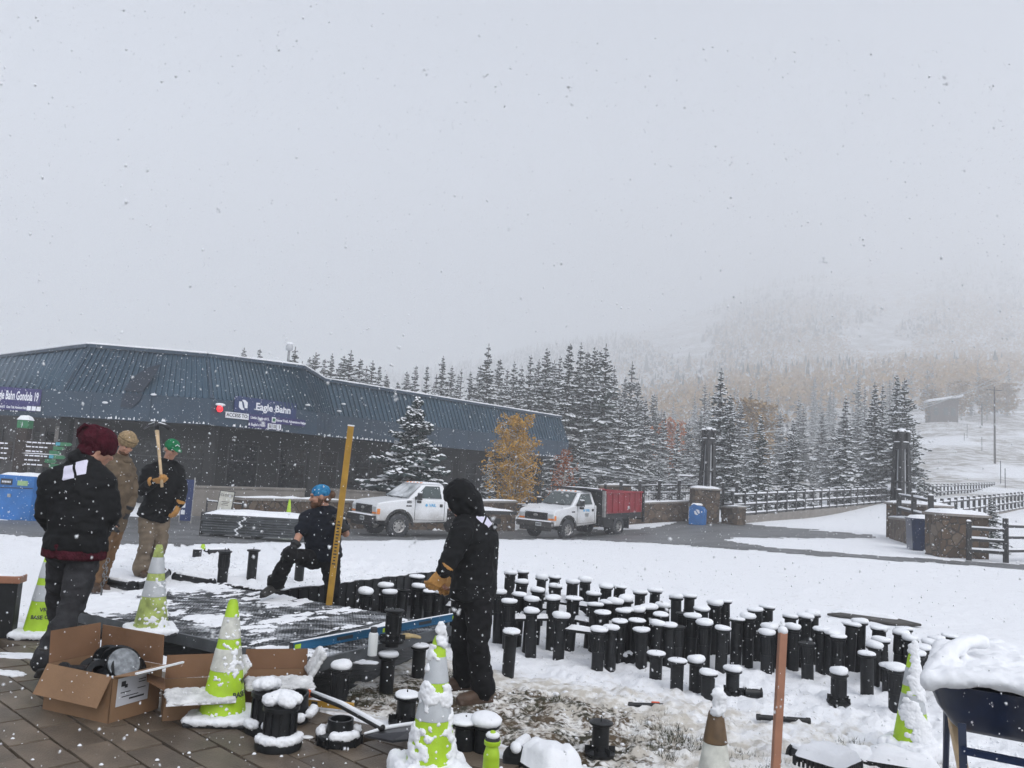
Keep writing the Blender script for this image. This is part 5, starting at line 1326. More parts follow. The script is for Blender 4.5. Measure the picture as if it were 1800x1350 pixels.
# way-finding post
p = W(24, 905, 25); zz = gz(p.x, p.y); t = thing('wayfinding_post', 'brown wayfinding post with green tipped arrow boards and a snow capped lantern', 'signpost', (p.x, p.y, zz), R(4))
top = W(33, 752, 25).z - zz; q = MB(); q.bar((0, 0, 0), (0, 0, top), .30, .30); q.build('post', M['sign_brown'], t)
q = MB(); q.box((0, 0, top + .12), (.34, .34, .26)); lb = q.build('lantern', M['sign_green'], t, bevel=.03); q = MB(); puff(q, (0, 0, top + .25), .36, .36, .14, n=7); q.build('snow_cap', M['snow'], lb, smooth=True)
text(lb, 'i', .2, M['sign_white'], frame((0, -.175, top + .12), (1, 0, 0), (0, 0, 1)))
for k in range(6):
    z = top - .42 - k * .135; w_ = (1.35, 1.15, 1.05, 1.2, .95, 1.1)[k]
    q = MB(); q.box((.20 + w_ / 2 - .1, -.19, z), (w_, .05, .115)); ab = q.build('arrow_board', M['sign_brown'], t)
    q = MB(); x = .1 + w_; q.prism([(x - .22, -.055), (x + .05, -.055), (x + .13, 0), (x + .05, .055), (x - .22, .055)], frame((0, -.21, z), (1, 0, 0), (0, 0, 1)), .03); q.build('green_tip', M['sign_green'], ab)
    if k in (0, 3): q = MB(); q.box((x - .30, -.222, z), (.13, .02, .10)); q.build('teal_tab', M['teal'], ab)
    q = MB(); xx = .22
    while xx < w_ - .32: ww = rnd.uniform(.05, .16); q.box((xx + ww / 2, -.217, z), (ww, .006, .038)); xx += ww + .03
    q.build('board_print', M['sign_white'], ab, kind='stuff')
    if k == 3: q = MB(); puff(q, (.2 + w_ / 2 - .1, -.19, z + .057), w_, .07, .03, n=5); q.build('snow_cap', M['snow'], ab)
for k in range(4):
    z = top - .50 - k * .15; q = MB(); q.box((-.65, -.19, z), (.9, .05, .12)); ab = q.build('arrow_board', M['sign_brown'], t)
    q = MB(); xx = -.95
    while xx < -.35: ww = rnd.uniform(.05, .16); q.box((xx + ww / 2, -.217, z), (ww, .006, .04)); xx += ww + .03
    q.build('board_print', M['sign_white'], ab, kind='stuff')
q = MB(); q.box((0.02, -.17, top - 1.75), (.26, .04, .75)); q.build('teal_panel', M['teal'], t)

# hillside cabin, utility poles, cables, slope markers
d = 205; p = W(1655, 752, d); t = thing('hillside_cabin', 'dark cabin with a snowy roof in the mist on the slope', 'house', (p.x, p.y, gz(p.x, p.y)), R(-14)); s_ = d / F
w_, h_ = 44 * s_, 34 * s_
q = MB(); q.box((0, 0, h_ / 2 - 1), (w_, w_ * .8, h_ + 2)); q.build('wall', M['house'], t)
q = MB(); q.prism([(-w_ * .62, h_), (w_ * .66, h_ * 1.35), (w_ * .66, h_ * 1.45), (-w_ * .62, h_ * 1.12)], frame((0, w_ * .5, 0), (1, 0, 0), (0, 0, 1)), w_ * 1.0); q.build('roof', M['snow'], t)
q = MB(); q.prism([(-w_ * .5, h_ * .98), (w_ * .5, h_ * .98), (w_ * .5, h_ * 1.25)], frame((0, -w_ * .38, 0), (1, 0, 0), (0, 0, 1)), .3); q.build('gable', M['house'], t)
for sx in (-.3, .05, .32): q = MB(); q.box((sx * w_, -w_ * .405, h_ * .55), (w_ * .16, .1, h_ * .4)); q.build('window', M['truck_glass'], t)
for i, (px, top, d, lab) in enumerate(((1748, 680, 120, 'tall utility pole on the slope at the right edge'), (1726, 708, 190, 'utility pole with crossarm right of the cabin'))):
    p = W(px, top, d); z = gz(p.x, p.y); t = thing('utility_pole', lab, 'utility pole', (p.x, p.y, z)); q = MB(); q.tube([(0, 0, -.3), (0, 0, p.z - z)], [.16, .1], 8); q.build('pole', M['bark'], t); q = MB(); q.bar((-1.1, 0, p.z - z - .5), (1.1, 0, p.z - z - .5), .12, .12); q.build('crossarm', M['bark'], t)
for i, (px, top, base) in enumerate(((1695, 762, 775), (1726, 768, 793), (1750, 783, 812), (1759, 810, 850), (1767, 823, 858), (1700, 745, 762))):
    for d in np.linspace(70, 160, 300):
        if proj((W(px, base, d).x, d, gz(W(px, base, d).x, d)))[1] <= base: break
    p = W(px, base, d); zt = W(px, top, d).z; z = gz(p.x, p.y); t = thing('slope_marker', 'thin %s marker pole on the snowy slope, number' % 'grey', 'marker pole', (p.x, p.y, z))
    t['label'] = 'thin marker pole on the snowy slope, ' + ('highest and leftmost but one', 'second highest by the run edge', 'middle one of the row', 'lower one nearer the fence end', 'lowest one by the fence end', 'short faint one near the cabin')[i]
    q = MB(); q.tube([(0, 0, -.2), (0, 0, max(1.5, zt - z))], .05, 6); q.build('pole', M['dark_steel'], t)
def cable(a, b, sag, lab, r_=.022):
    a, b = Vector(a), Vector(b); q = MB(); pts = [a.lerp(b, k / 14) - Vector((0, 0, sag * 4 * (k / 14) * (1 - k / 14))) for k in range(15)]
    q.tube([p - a for p in pts], r_, 5); o = q.build('cable', M['cable'], loc=a); tag(o, lab, 'cable', 'snow covered cables beyond the wing')
for i, (p0, d0, p1, d1, sg, lab) in enumerate((((968, 806), 50, (1300, 842), 70, .5, 'snowy cable running right from the wing end, uppermost'), ((970, 816), 50, (1320, 848), 72, .4, 'snowy cable running right from the wing end, second'), ((955, 822), 48, (1330, 851), 72, .3, 'snowy cable running right from the wing end, lowest'),
    ((1140, 815), 75, (1780, 646), 190, 3, 'long snowy cable climbing the slope past the cabin, upper'), ((1300, 765), 80, (1800, 650), 190, 2, 'long snowy cable climbing the slope past the cabin, lower'), ((1200, 812), 60, (1300, 740), 110, 1, 'short cable rising behind the left lantern tower'))):
    cable(W(*p0, d0), W(*p1, d1), sg, lab, .025 if d1 < 100 else .06)
p = W(1208, 838, 66); t = thing('chairlift_chair', 'empty snowy chairlift chair hanging low left of the left lantern tower', 'chairlift chair', p)
q = MB(); q.box((0, 0, 0), (1.9, .5, .10)); q.build('seat', M['dark_steel'], t); q = MB(); puff(q, (0, 0, .05), 1.85, .5, .12, n=6); q.build('snow_cap', M['snow'], t)
q = MB(); q.tube([(.95, 0, 0), (1.05, 0, .6), (.9, 0, 1.3), (0, 0, 1.9), (0, 0, 2.3)], .05, 6); q.build('hanger', M['dark_steel'], t)
# ================================================================== deck of gratings in the pit
def V3(s, t, z): x, y = from_st(s, t); return Vector((x, y, z))
STR = math.atan2(E1[1], E1[0])
SZ = .10
def grating(name, label, s0, s1, t0, t1, z, group, seed, cell=.034, snow_th=.565):
    o = thing(name, label, 'grating panel', V3(s0, t0, z), 0, group); L = Vector(o.location)
    g_ = lambda s, t, zz: V3(s, t, z + zz) - L
    q = MB()
    for a, b in (((s0 + .012, t0), (s0 + .012, t1)), ((s1 - .012, t0), (s1 - .012, t1)), ((s0, t0 + .012), (s1, t0 + .012)), ((s0, t1 - .012), (s1, t1 - .012))):
        q.bar(g_(*a, -.045), g_(*b, -.045), .024, .09)
    q.build('frame', M['grate'], o)
    q = MB(); n = int((t1 - t0) / cell)
    for k in range(1, n): t = t0 + (t1 - t0) * k / n; q.bar(g_(s0, t, -.016), g_(s1, t, -.016), .010, .028)
    m = int((s1 - s0) / (cell * 1.15))
    for k in range(1, m): s = s0 + (s1 - s0) * k / m; q.bar(g_(s, t0, -.012), g_(s, t1, -.012), .011, .02)
    q.build('mesh_bars', M['frosted'], o, kind='stuff')
    for k in (.33, .66): q = MB(); s = s0 + (s1 - s0) * k; q.bar(g_(s, t0, -.065), g_(s, t1, -.065), .03, .06); q.build('bearer', M['grate'], o)
    c = .014; na, nb = int((s1 - s0) / c), int((t1 - t0) / c)
    A_, B_ = np.meshgrid(np.arange(na + 1) * c + s0, np.arange(nb + 1) * c + t0, indexing='ij')
    f = .62 * fbm(A_ * 1.7, B_ * 3.2, 4, seed) + .38 * fbm(A_ * 9, B_ * 17, 4, 5)
    on = f > (snow_th - .035)
    thk = (f - snow_th + .035) * .13 + .002
    vs = {}; q = MB(); fs = []; lst = []
    def vid(i, j):
        if (i, j) not in vs: vs[(i, j)] = len(lst); lst.append(g_(A_[i, j], B_[i, j], max(-.010, thk[i, j])))
        return vs[(i, j)]
    for i in range(na):
        for j in range(nb):
            if on[i, j] or on[i + 1, j] or on[i, j + 1] or on[i + 1, j + 1]: fs.append((vid(i, j), vid(i, j + 1), vid(i + 1, j + 1), vid(i + 1, j)))
    q.add(lst, fs); q.build('snow_cover', M['snow'], o, smooth=True, kind='stuff')
    return o
GP = 'grating deck panels'
grating('grating_panel', 'narrow grating panel at the right end of the deck carrying level and bottle', .60, 2.58, -2.46, -1.91, SZ, GP, 3, snow_th=.56)
grating('grating_panel', 'middle wide snow dusted grating panel behind the cones and boxes', .60, 2.60, -3.85, -2.47, SZ + .004, GP, 4)
grating('grating_panel', 'left wide snowy grating panel behind the man in the maroon beanie', .60, 2.62, -5.27, -3.86, SZ - .004, GP, 5, snow_th=.515)
q = MB(); pts = [V3(.45, -5.15, 0), V3(.55, -1.95, 0), V3(2.7, -2.4, 0), V3(4.2, -3.0, 0), V3(5.8, -3.5, 0), V3(5.8, -4.28, 0), V3(2.7, -4.28, 0), V3(2.6, -5.15, 0)]
q.prism([(p.x, p.y) for p in pts], Matrix.Translation((0, 0, -.31)), .03); o = q.build('pit_liner', mat('wet_liner', (.035, .036, .038), .35, var=.4, vscale=4, bump=.5, bscale=12)); o['kind'] = 'structure'
# boards that line the pit
def board(name, label, a, b, z0, z1, th, m, snow=True):
    o = thing(name, label, 'board', a); A = Vector((0, 0, 0)); B = Vector(b) - Vector(a); q = MB(); B.z = 0
    q.bar(Vector((0, 0, (z0 + z1) / 2 - a.z)), B + Vector((0, 0, (z0 + z1) / 2 - a.z)), th, z1 - z0); q.build('board', m, o)
    q = MB(); n = int(B.length / .16)
    for k in range(n + 1): q.bar(B * (k / n) + B.normalized() * .02 + Vector((0, -.0, (z0 + z1) / 2 - a.z)), B * (k / n) - B.normalized() * .02 + Vector((0, 0, (z0 + z1) / 2 - a.z)), th + .03, z1 - z0 - .03)
    q.build('rib', m, o, kind='stuff')
    if snow:
        q = MB(); n = 18
        for k in range(n):
            if rnd.random() < .6: c = B * ((k + .5) / n); q.ell((c.x, c.y, z1 - a.z), (B.length / n * .6, .035, .014), n=8, m=4, T=Matrix.Rotation(math.atan2(B.y, B.x), 3, 'Z'))
        q.build('snow_line', M['snow'], o, smooth=True, kind='stuff')
board('pit_edge_board', 'long black ribbed edge board behind the kneeling man rising from the pit', V3(2.70, -4.30, .1), V3(5.9, -4.16, .1), -.32, .135, .05, M['black_plastic'])
board('pit_edge_board', 'short black edge board in front of the raised boot of kneeling man', V3(2.72, -5.2, .1), V3(2.72, -4.36, .1), -.32, .105, .05, M['black_plastic'])

# ================================================================== pedestals
CAPR = .083
pq = MB(); pq.lathe([(.058, -.06), (.059, 0), (.060, .72), (.060, .74)], 18); ME_POST = pq.mesh('post', M['black_plastic'])       # scaled in z, unit to .74
pq = MB(); pq.lathe([(.061, 0), (.0640, .002), (.0640, .16), (.067, .162), (.069, .20)], 18)
for k in range(12): a = 2 * math.pi * k / 12; pq.box((.066 * math.cos(a), .066 * math.sin(a), .09), (.005, .008, .14), Matrix.Rotation(a, 3, 'Z'))
ME_SLEEVE = pq.mesh('sleeve', M['black_plastic'])
pq = MB(); pq.lathe([(.060, -.016), (.080, -.006), (CAPR, 0), (CAPR, .008), (.078, .011), (0, .011)], 22); pq.lathe([(.004, .010), (.004, .045), (0, .047)], 6); ME_CAP = pq.mesh('cap', M['black_plastic'])
pq = MB(); pq.lathe([(.055, -.03), (.10, -.028), (.104, -.02), (.104, -.008), (.062, .012), (.060, .05)], 20)
for k in range(6): a = 2 * math.pi * k / 6; pq.box((.08 * math.cos(a), .08 * math.sin(a), .012), (.05, .006, .05), Matrix.Rotation(a, 3, 'Z'))
ME_FLANGE = pq.mesh('base_flange', M['black_plastic'])
for me in (ME_POST, ME_SLEEVE, ME_CAP, ME_FLANGE): smooth_angle(me, 35)
def snowcap(seed, r_=.092, h=.055):
    q = MB(); rr = random.Random(seed); n = 18; prof = [(.15, -.010), (.80, -.014), (1.0, .25), (1.02, .55), (.88, .88), (.55, 1.04), (.2, 1.08)]
    ph = [rr.uniform(0, 6.28) for _ in range(4)]; vs = []
    for r0_, z in prof:
        for j in range(n):
            a = 2 * math.pi * j / n; k = 1 + .05 * math.sin(2 * a + ph[0]) + .035 * math.sin(3 * a + ph[1]) + .025 * math.sin(7 * a + ph[2] + z * 3)
            vs.append((r_ * r0_ * k * math.cos(a), r_ * r0_ * k * math.sin(a), .011 + h * max(z, -.02) * (1 + .12 * math.sin(a + ph[3])) if z > 0 else .004))
    vs.append((0, 0, .011 + h * 1.1)); L = len(prof)
    fs = [(i * n + j, i * n + (j + 1) % n, (i + 1) * n + (j + 1) % n, (i + 1) * n + j) for i in range(L - 1) for j in range(n)] + [((L - 1) * n + j, (L - 1) * n + (j + 1) % n, L * n) for j in range(n)] + [tuple(range(n - 1, -1, -1))]
    q.add(vs, fs); me = q.mesh('snow_cap', M['snow']); me.polygons.foreach_set('use_smooth', [True] * len(me.polygons)); return me
CAPS = [snowcap(i, .088 + .004 * (i % 3), .030 + .006 * (i % 4)) for i in range(7)]
def pedestal(x, y, ztop, zbase, label, group, rr, snow=True, flange=False, lean=None, sleeve=True, thin=1.0):
    o = thing('paver_pedestal', label, 'pedestal', (x, y, zbase), rr.uniform(0, 6.28), group); h = ztop - zbase
    lx, ly = lean if lean else (rr.gauss(0, .025), rr.gauss(0, .025)); o.rotation_euler = (lx, ly, rr.uniform(0, .3))
    def add(nm, me, z, sc=(1, 1, 1), rz=0):
        c = bpy.data.objects.new(nm, me); COL.objects.link(c); c.parent = o; c.location = (0, 0, z); c.scale = sc; c.rotation_euler = (0, 0, rz); return c
    add('post', ME_POST, 0, (thin, thin, h / .74))
    if sleeve and h > .24 and rr.random() < .55: add('sleeve', ME_SLEEVE, h - .205, (thin, thin, 1))
    c = add('cap', ME_CAP, h - .011)
    if snow: s_ = add('snow_cap', rr.choice(CAPS), h - .011, (rr.uniform(.90, 1.02), rr.uniform(.90, 1.02), rr.uniform(.7, 1.35)), rr.uniform(0, 6.28))
    if flange: add('base_flange', ME_FLANGE, .04)
    return o
PED = [(896, 1008), (922, 1006), (950, 1016), (974, 1014), (1006, 1024), (1030, 1022), (1064, 1032), (1087, 1031), (1125, 1042), (1148, 1039), (1191, 1052), (1212, 1049), (1258, 1062), (1278, 1058),
 (915, 1024), (974, 1032), (1039, 1045), (1098, 1056), (880, 1043), (912, 1046), (944, 1039), (973, 1053), (1005, 1052), (932, 1056),
 (897, 1058), (937, 1077), (985, 1085), (1047, 1065), (1071, 1060), (1108, 1073), (1142, 1069), (1169, 1067), (1202, 1077), (1234, 1072),
 (1091, 1093), (1119, 1092), (1153, 1098), (1177, 1101), (1191, 1100), (1269, 1106), (897, 1111), (1053, 1108), (1080, 1060),
 (1333, 1074), (1350, 1069), (1389, 1085), (1411, 1085), (1429, 1081), (1295, 1090), (1316, 1086), (1349, 1114), (1353, 1103), (1372, 1099), (1421, 1129), (1457, 1114), (1493, 1099), (1511, 1094),
 (1525, 1151), (1536, 1137), (1553, 1128), (1580, 1114), (1590, 1107), (1575, 1175), (1623, 1140), (1637, 1133), (1651, 1124), (1667, 1119), (1445, 1108), (1610, 1150),
 (640, 1042), (685, 1031), (686, 1043), (1125, 1075), (1060, 1078), (1095, 1075), (1160, 1082), (1215, 1085), (1130, 1108), (1075, 1105), (1240, 1098), (1395, 1105), (1475, 1120), (1545, 1105), (1600, 1125), (707, 1036), (735, 1032), (758, 1040), (782, 1023), (735, 1015), (803, 1043), (807, 1054), (770, 1042), (850, 1020), (822, 1030)]
ZC = .055
rr = random.Random(21); rows = []
for px, py in PED:
    zc = min(.25, max(.03, .03 + (265 - (py - hor(px))) * .0034)); d = (CAMH - zc) * F / (py - hor(px)); p = W(px, py, d)
    s, t = st(p.x, p.y); rows.append([float(s), float(t), p.x, p.y, px, py, p.z])
rows.sort(key=lambda r_: -r_[0])
NTH = 'first second third fourth fifth sixth seventh eighth ninth tenth eleventh twelfth thirteenth fourteenth fifteenth sixteenth seventeenth eighteenth nineteenth twentieth twenty-first twenty-second twenty-third twenty-fourth twenty-fifth twenty-sixth twenty-seventh twenty-eighth twenty-ninth thirtieth'.split()
RN = ['back', 'second from back', 'third from back', 'fourth from back', 'fifth from back', 'sixth from back', 'seventh from back', 'eighth from back', 'ninth from back', 'tenth from back', 'eleventh from back', 'twelfth from back', 'front']
grp = []; cur = []
for r_ in rows:
    if cur and cur[0][0] - r_[0] > .38: grp.append(cur); cur = []
    cur.append(r_)
grp.append(cur)
GPD = 'black paver pedestals capped with snow in the pit'
for gi, gr_ in enumerate(grp):
    gr_.sort(key=lambda r_: r_[4])
    for k, (s, t, x, y, px, py, zt_) in enumerate(gr_):
        bare = (px, py) in ((1191, 1100), (1421, 1129), (707, 1036), (1202, 1077))
        look = 'bare topped' if bare else 'snow capped'
        zb = -.30 if s > .9 else gz(x, y)
        side = ('left of the stake' if px < 1372 else 'right of the stake') if px > 880 else 'left of the hooded man'
        pedestal(x, y, zt_, zb - .01, '%s black pedestal, %s from left in the %s pedestal row' % (look, NTH[min(k, 29)], RN[min(gi, 12)]), GPD, rr, snow=not bare)
# horizontal braces between the back pedestals with pads of snow
q = MB(); q2 = MB(); bi = 0
def brace(a, b, label):
    o = thing('pedestal_brace', label, 'brace', a, 0, 'thin black braces between the back pedestals'); B = Vector(b) - Vector(a)
    q = MB(); q.bar((0, 0, 0), B, .025, .03); q.build('strut', M['black_plastic'], o)
    q = MB(); c = B / 2; puff(q, (c.x, c.y, .014), B.length * .75, .055, .045, n=7, rot=math.atan2(B.y, B.x), seed=bi); q.build('snow_pad', M['snow'], o, smooth=True)
bk = [r_ for r_ in rows if r_[0] > 3.6]; bk.sort(key=lambda r_: r_[1])
for i, r_ in enumerate(bk[:-1]):
    o_ = min(bk[i + 1:], key=lambda z: abs(z[0] - r_[0]) * 2.5 + abs(z[1] - r_[1]))
    ln = math.hypot(o_[2] - r_[2], o_[3] - r_[3])
    if ln < .95 and bi < 26:
        brace((r_[2], r_[3], .02), (o_[2], o_[3], .02), 'thin snow padded black brace, %s from left among the back pedestals' % (NTH[bi] if bi < 20 else ['twenty first', 'twenty second', 'twenty third', 'twenty fourth', 'twenty fifth', 'twenty sixth'][bi - 20])); bi += 1
# front pedestals, each with its own place
def ped_at(px, top, base, label, group=None, snow=True, flange=False, **k):
    g0 = ground_hit(px, base, 2.5, 30); z = W(px, top, g0.y).z
    return pedestal(g0.x, g0.y, z, g0.z - .01, label, group, rr, snow, flange, **k)
GF = 'black pedestals in front of the rows'
for px, top, base, lab, sn, fl in ((1152, 1150, 1198, 'short snow capped pedestal beside the tipped over pedestal', True, False), (1189, 1162, 1216, 'pedestal with a half bare rim and peaked snow, near front', True, False),
    (1222, 1163, 1212, 'pedestal under a wide snow slab behind the dirty cone', True, False), (1244, 1184, 1224, 'thick snow capped pedestal just behind the dirty white cone', True, False),
    (1287, 1178, 1222, 'snow capped pedestal to the right of the dirty white cone', True, True), (1474, 1184, 1237, 'short flanged pedestal standing alone before the right rows', True, True),
    (1562, 1172, 1215, 'snow capped pedestal left of the snow plastered cone', True, False)):
    ped_at(px, top, base, lab, GF, sn, fl, lean=(0, 0))
for px, top, base, lab in ((390, 968, 1026, 'bare black pedestal with dark rim on the lawn, left of two'), (441, 966, 1021, 'bare black pedestal on the lawn nearer the kneeling man'), (525, 980, 1020, 'dark pedestal behind the bent knee of the kneeling man')):
    ped_at(px, top, base, lab, None, False, False, lean=(0, 0))
# under and on the deck
for px, py, base, lab in ((600, 1174, 1216, 'pedestal at the pit edge just below the front corner of the deck'), (683, 1153, 1216, 'tall pedestal propping the near edge of the deck'), (738, 1136, 1180, 'pedestal in shade under the right part of the deck')):
    dd = {600: 6.15, 683: 6.9, 738: 7.4}[px]; p = W(px, py, dd); pedestal(p.x, p.y, p.z, gz(p.x, p.y), lab, None, rr, True, False, lean=(0, 0))
k = 0
for s, t in ((.9, -2.9), (.9, -3.7), (.9, -4.5), (1.9, -2.3), (1.9, -3.2), (1.9, -4.2), (2.4, -2.15), (2.5, -3.0), (2.5, -3.9)):
    if proj(V3(s, t, -.1))[1] > 0: pass
dd = (CAMH - SZ) * F / (1121 - hor(690)); p = W(690, 1121, dd)
pedestal(p.x, p.y, SZ + .285, SZ + .006, 'bare topped black pedestal standing on the deck beside the white bottle', None, rr, False, True, lean=(0, 0))

# ================================================================== level, bottle, glove, board on the deck
a = W(512, 1128, (CAMH - SZ - .03) * F / (1128 - hor(512))); b = W(805, 1077, (CAMH - SZ - .03) * F / (1077 - hor(805))); a.z = b.z = SZ + .042; B = b - a
t = thing('spirit_level', 'long blue spirit level lying across the deck panels', 'spirit level', a)
up = Vector((0, 0, 1)); sdv = B.normalized().cross(up)
q = MB(); 
for zz in (-.030, .030): q.bar(Vector((0, 0, zz)), B + Vector((0, 0, zz)), .026, .010)
q.bar((0, 0, 0), B, .010, .056)
q.build('beam', M['blue_level'], t)
for k in (.27, .76):
    c = B * k; d_ = B.normalized() * .09; q = MB(); q.bar(c - d_, c + d_, .018, .026); q.build('hand_slot', M['ink'], t)
for k in (.5, .03, .97): c = B * k; d_ = B.normalized() * .03; q = MB(); q.bar(c - d_, c + d_, .020, .034); q.build('vial', M['lime'], t)
q = MB(); q.bar(B * .0 - B.normalized() * .004, B * 0 + B.normalized() * .012, .030, .074); q.bar(B - B.normalized() * .012, B + B.normalized() * .004, .030, .074); q.build('end_cap', M['ink'], t)
q = MB(); q.bar(Vector((0, 0, .037)), B + Vector((0, 0, .037)), .022, .005); q.build('snow_line', M['snow'], t)
def bottle(px, base, z, h, r_, m, lid, label, prof, lidprof):
    d = (CAMH - z) * F / (base - hor(px)); p = W(px, base, d); p.z = z; t = thing('bottle', label, 'bottle', p)
    q = MB(); q.lathe([(a * r_, b * h) for a, b in prof], 24); o = q.build('flask', m, t); smooth_angle(o.data, 45)
    q = MB(); q.lathe([(a * r_, b * h) for a, b in lidprof], 20); o = q.build('lid', lid, t); smooth_angle(o.data, 45); return t
bottle(655, 1139, SZ + .006, .215, .037, M['bottle_white'], M['ink'], 'white flask with black lid standing on the deck', [(0, 0), (.95, 0), (1, .03), (1, .74), (.85, .80), (.7, .82)], [(.74, .82), (.74, .98), (.6, 1.0), (0, 1.0)])
t = bottle(862, 1362, .0, .30, .041, M['lime'], M['lime'], 'lime green sports bottle at the bottom edge beside the cone', [(0, 0), (.95, 0), (1, .03), (1, .50), (.97, .53), (1, .56), (.97, .62), (.80, .70), (.72, .74), (.72, .76)], [(.95, .76), (1.0, .77), (1.0, .83), (.6, .85), (.5, .86), (.48, .93), (.30, .98), (0, .985)])
q = MB(); q.lathe([(.038, .245), (.037, .262), (.02, .262)], 20); q.build('spout_ring', M['ink'], t)
q = MB(); q.ell((0, .006, .272), (.036, .034, .02), n=12, m=7); q.build('snow_cap', M['snow'], t, smooth=True)
def glove_shape(q, c, T, s=1.0):
    q.ell(c, (.05 * s, .045 * s, .022 * s), T=T, n=10, m=6)
    for k in range(4):
        o = Vector(c) + T @ Vector((.045 * s, (-.033 + .022 * k) * s, 0)); e = o + T @ Vector(((.055 + .012 * (k in (1, 2))) * s, (-.012 + .008 * k) * s, -.01 * s)); q.tube([o - T @ Vector((.02 * s, 0, 0)), o, o.lerp(e, .6), e], [.010 * s, .0115 * s, .010 * s, .007 * s], 7)
    o = Vector(c) + T @ Vector((-.01 * s, .045 * s, 0)); e = o + T @ Vector((.035 * s, .04 * s, .0)); q.tube([o - T @ Vector((0, .02 * s, 0)), o, e], [.012 * s, .013 * s, .008 * s], 7)
p = W(716, 1113, (CAMH - SZ) * F / (1113 - hor(716))); t = thing('leather_glove', 'pale tan glove dropped on the deck beside the standing pedestal', 'glove', (p.x, p.y, SZ))
q = MB(); glove_shape(q, (0, 0, .03), Matrix.Rotation(R(20), 3, 'Z'), 1.1); me = remesh(q, .006, 'glove', mat('pale_leather', (.48, .36, .18), .8, var=.2), 1); link('glove_shell', me, t)
# yellow level at the pit edge
p = W(582, 1222, 5.35); p.z = .02; t = thing('torpedo_level', 'short yellow level with snow lying at the edge of the paving', 'spirit level', p, R(-8))
q = MB(); q.box((0, 0, .022), (.31, .03, .044)); q.build('beam', M['yellow_wood'], t, bevel=.004)
for x in (-.1, .1): q = MB(); q.box((x, -.016, .024), (.04, .006, .02)); q.build('vial', M['ink'], t)
q = MB(); puff(q, (-.05, 0, .042), .2, .03, .012, n=6, seed=3); q.build('snow_line', M['snow'], t, smooth=True)

# ================================================================== cones
def snow_lumps(parent, spots, voxel, name='snow_clump', stuff=False):
    q = MB()
    for sp_ in spots: q.ell(sp_[0], sp_[1], n=9, m=6, T=sp_[2] if len(sp_) > 2 else None)
    me = remesh(q, voxel * .8, name, M['snow'], 3, wr=voxel * .55, wscale=55)
    o = link(name, me, parent); o['kind'] = 'stuff'
    return o
def on_cone(mesh_o, z0, r_at, ang0):
    """bend flat lettering round a cone of radius r_at(z)"""
    for v in mesh_o.data.vertices:
        x, y, e = v.co.x, v.co.y, v.co.z; z = z0 + y; r_ = r_at(z) + .0042 + e; a = ang0 + x / r_at(z0)
        v.co = Vector((math.cos(a) * r_, math.sin(a) * r_, z))
def cone(px, base, label, zb=None, H=.71, body='lime', bands=True, lumps=(), basesnow=0, words=None, wang=0, lean=(0, 0), d=None, bandm='band_grey', tip=None, rz=0.4, seed=0, base_d=.185, stripes=False):
    zb = 0 if zb is None else zb
    d = d or (CAMH - zb) * F / (base - hor(px)); p = W(px, base, d); p.z = zb
    t = thing('traffic_cone', label, 'traffic cone', p, rz, 'traffic cones round the work area'); t.rotation_euler = (lean[0], lean[1], rz)
    rb, rt = .135, .027; rat = lambda z: rb + (rt - rb) * (z - .03) / (H - .03)
    q = MB(); w_ = base_d; q.box((0, 0, .018), (2 * w_, 2 * w_, .034)); q.build('base_plate', M['rubber'], t, bevel=.015)
    q = MB(); q.lathe([(rb + .012, .033), (rb, .045), (rat(H * .97), H * .97), (rt * .8, H), (rt * .55, H), (rt * .5, H * .9)], 30, cap=False); o = q.build('cone_body', M[body], t); smooth_angle(o.data, 35)
    if bands:
        for a, b in ((.42, .60), (.68, .86)):
            q = MB(); q.lathe([(rat(H * a) + .001, H * a), (rat(H * a) + .003, H * a + .003), (rat(H * b) + .003, H * b - .003), (rat(H * b) + .001, H * b)], 30, cap=False); o = q.build('reflective_band', M[bandm], t); smooth_angle(o.data, 35)
    if tip:
        q = MB(); q.lathe([(rat(H * .80) + .001, H * .80), (rat(H * .80) + .003, H * .805), (rat(H * .97) + .003, H * .97), (rt * .8, H + .003), (rt * .5, H + .003)], 30, cap=False); o = q.build('tip_band', M[tip], t); smooth_angle(o.data, 35)
    if words:
        for s_, z, sz in words:
            o = text(t, s_, sz, M['ink'], Matrix(), bold=.0010, ext=.0006); on_cone(o, z, rat, wang)
    rr_ = random.Random(seed); spots = []
    for z, a, n, r_ in lumps:
        for k in range(int(n * 1.9)):
            zz = z + rr_.gauss(0, .026); aa = a + rr_.gauss(0, .38); rc = rat(max(.03, min(H, zz))); k_ = r_ * .92 * rr_.uniform(.35, 1.05)
            spots.append((Vector((math.cos(aa) * rc, math.sin(aa) * rc, zz)), (k_ * .62, k_ * 1.0, k_ * .8), Matrix.Rotation(aa, 3, 'Z')))
    if spots: snow_lumps(t, spots, .0085)
    if basesnow:
        q = MB(); n = 26
        for k in range(n):
            a = 2 * math.pi * k / n; m_ = 1 / max(abs(math.cos(a)), abs(math.sin(a)))
            for f_ in (.62, .86): q.ell((math.cos(a) * w_ * m_ * f_, math.sin(a) * w_ * m_ * f_, .035), (.043, .043, basesnow * rr_.uniform(.7, 1.15)), n=8, m=5)
        me = remesh(q, .011, 'base_snow', M['snow'], 3, wr=.005, wscale=30); link('base_snow', me, t)
    return t
UPW = -math.pi / 2
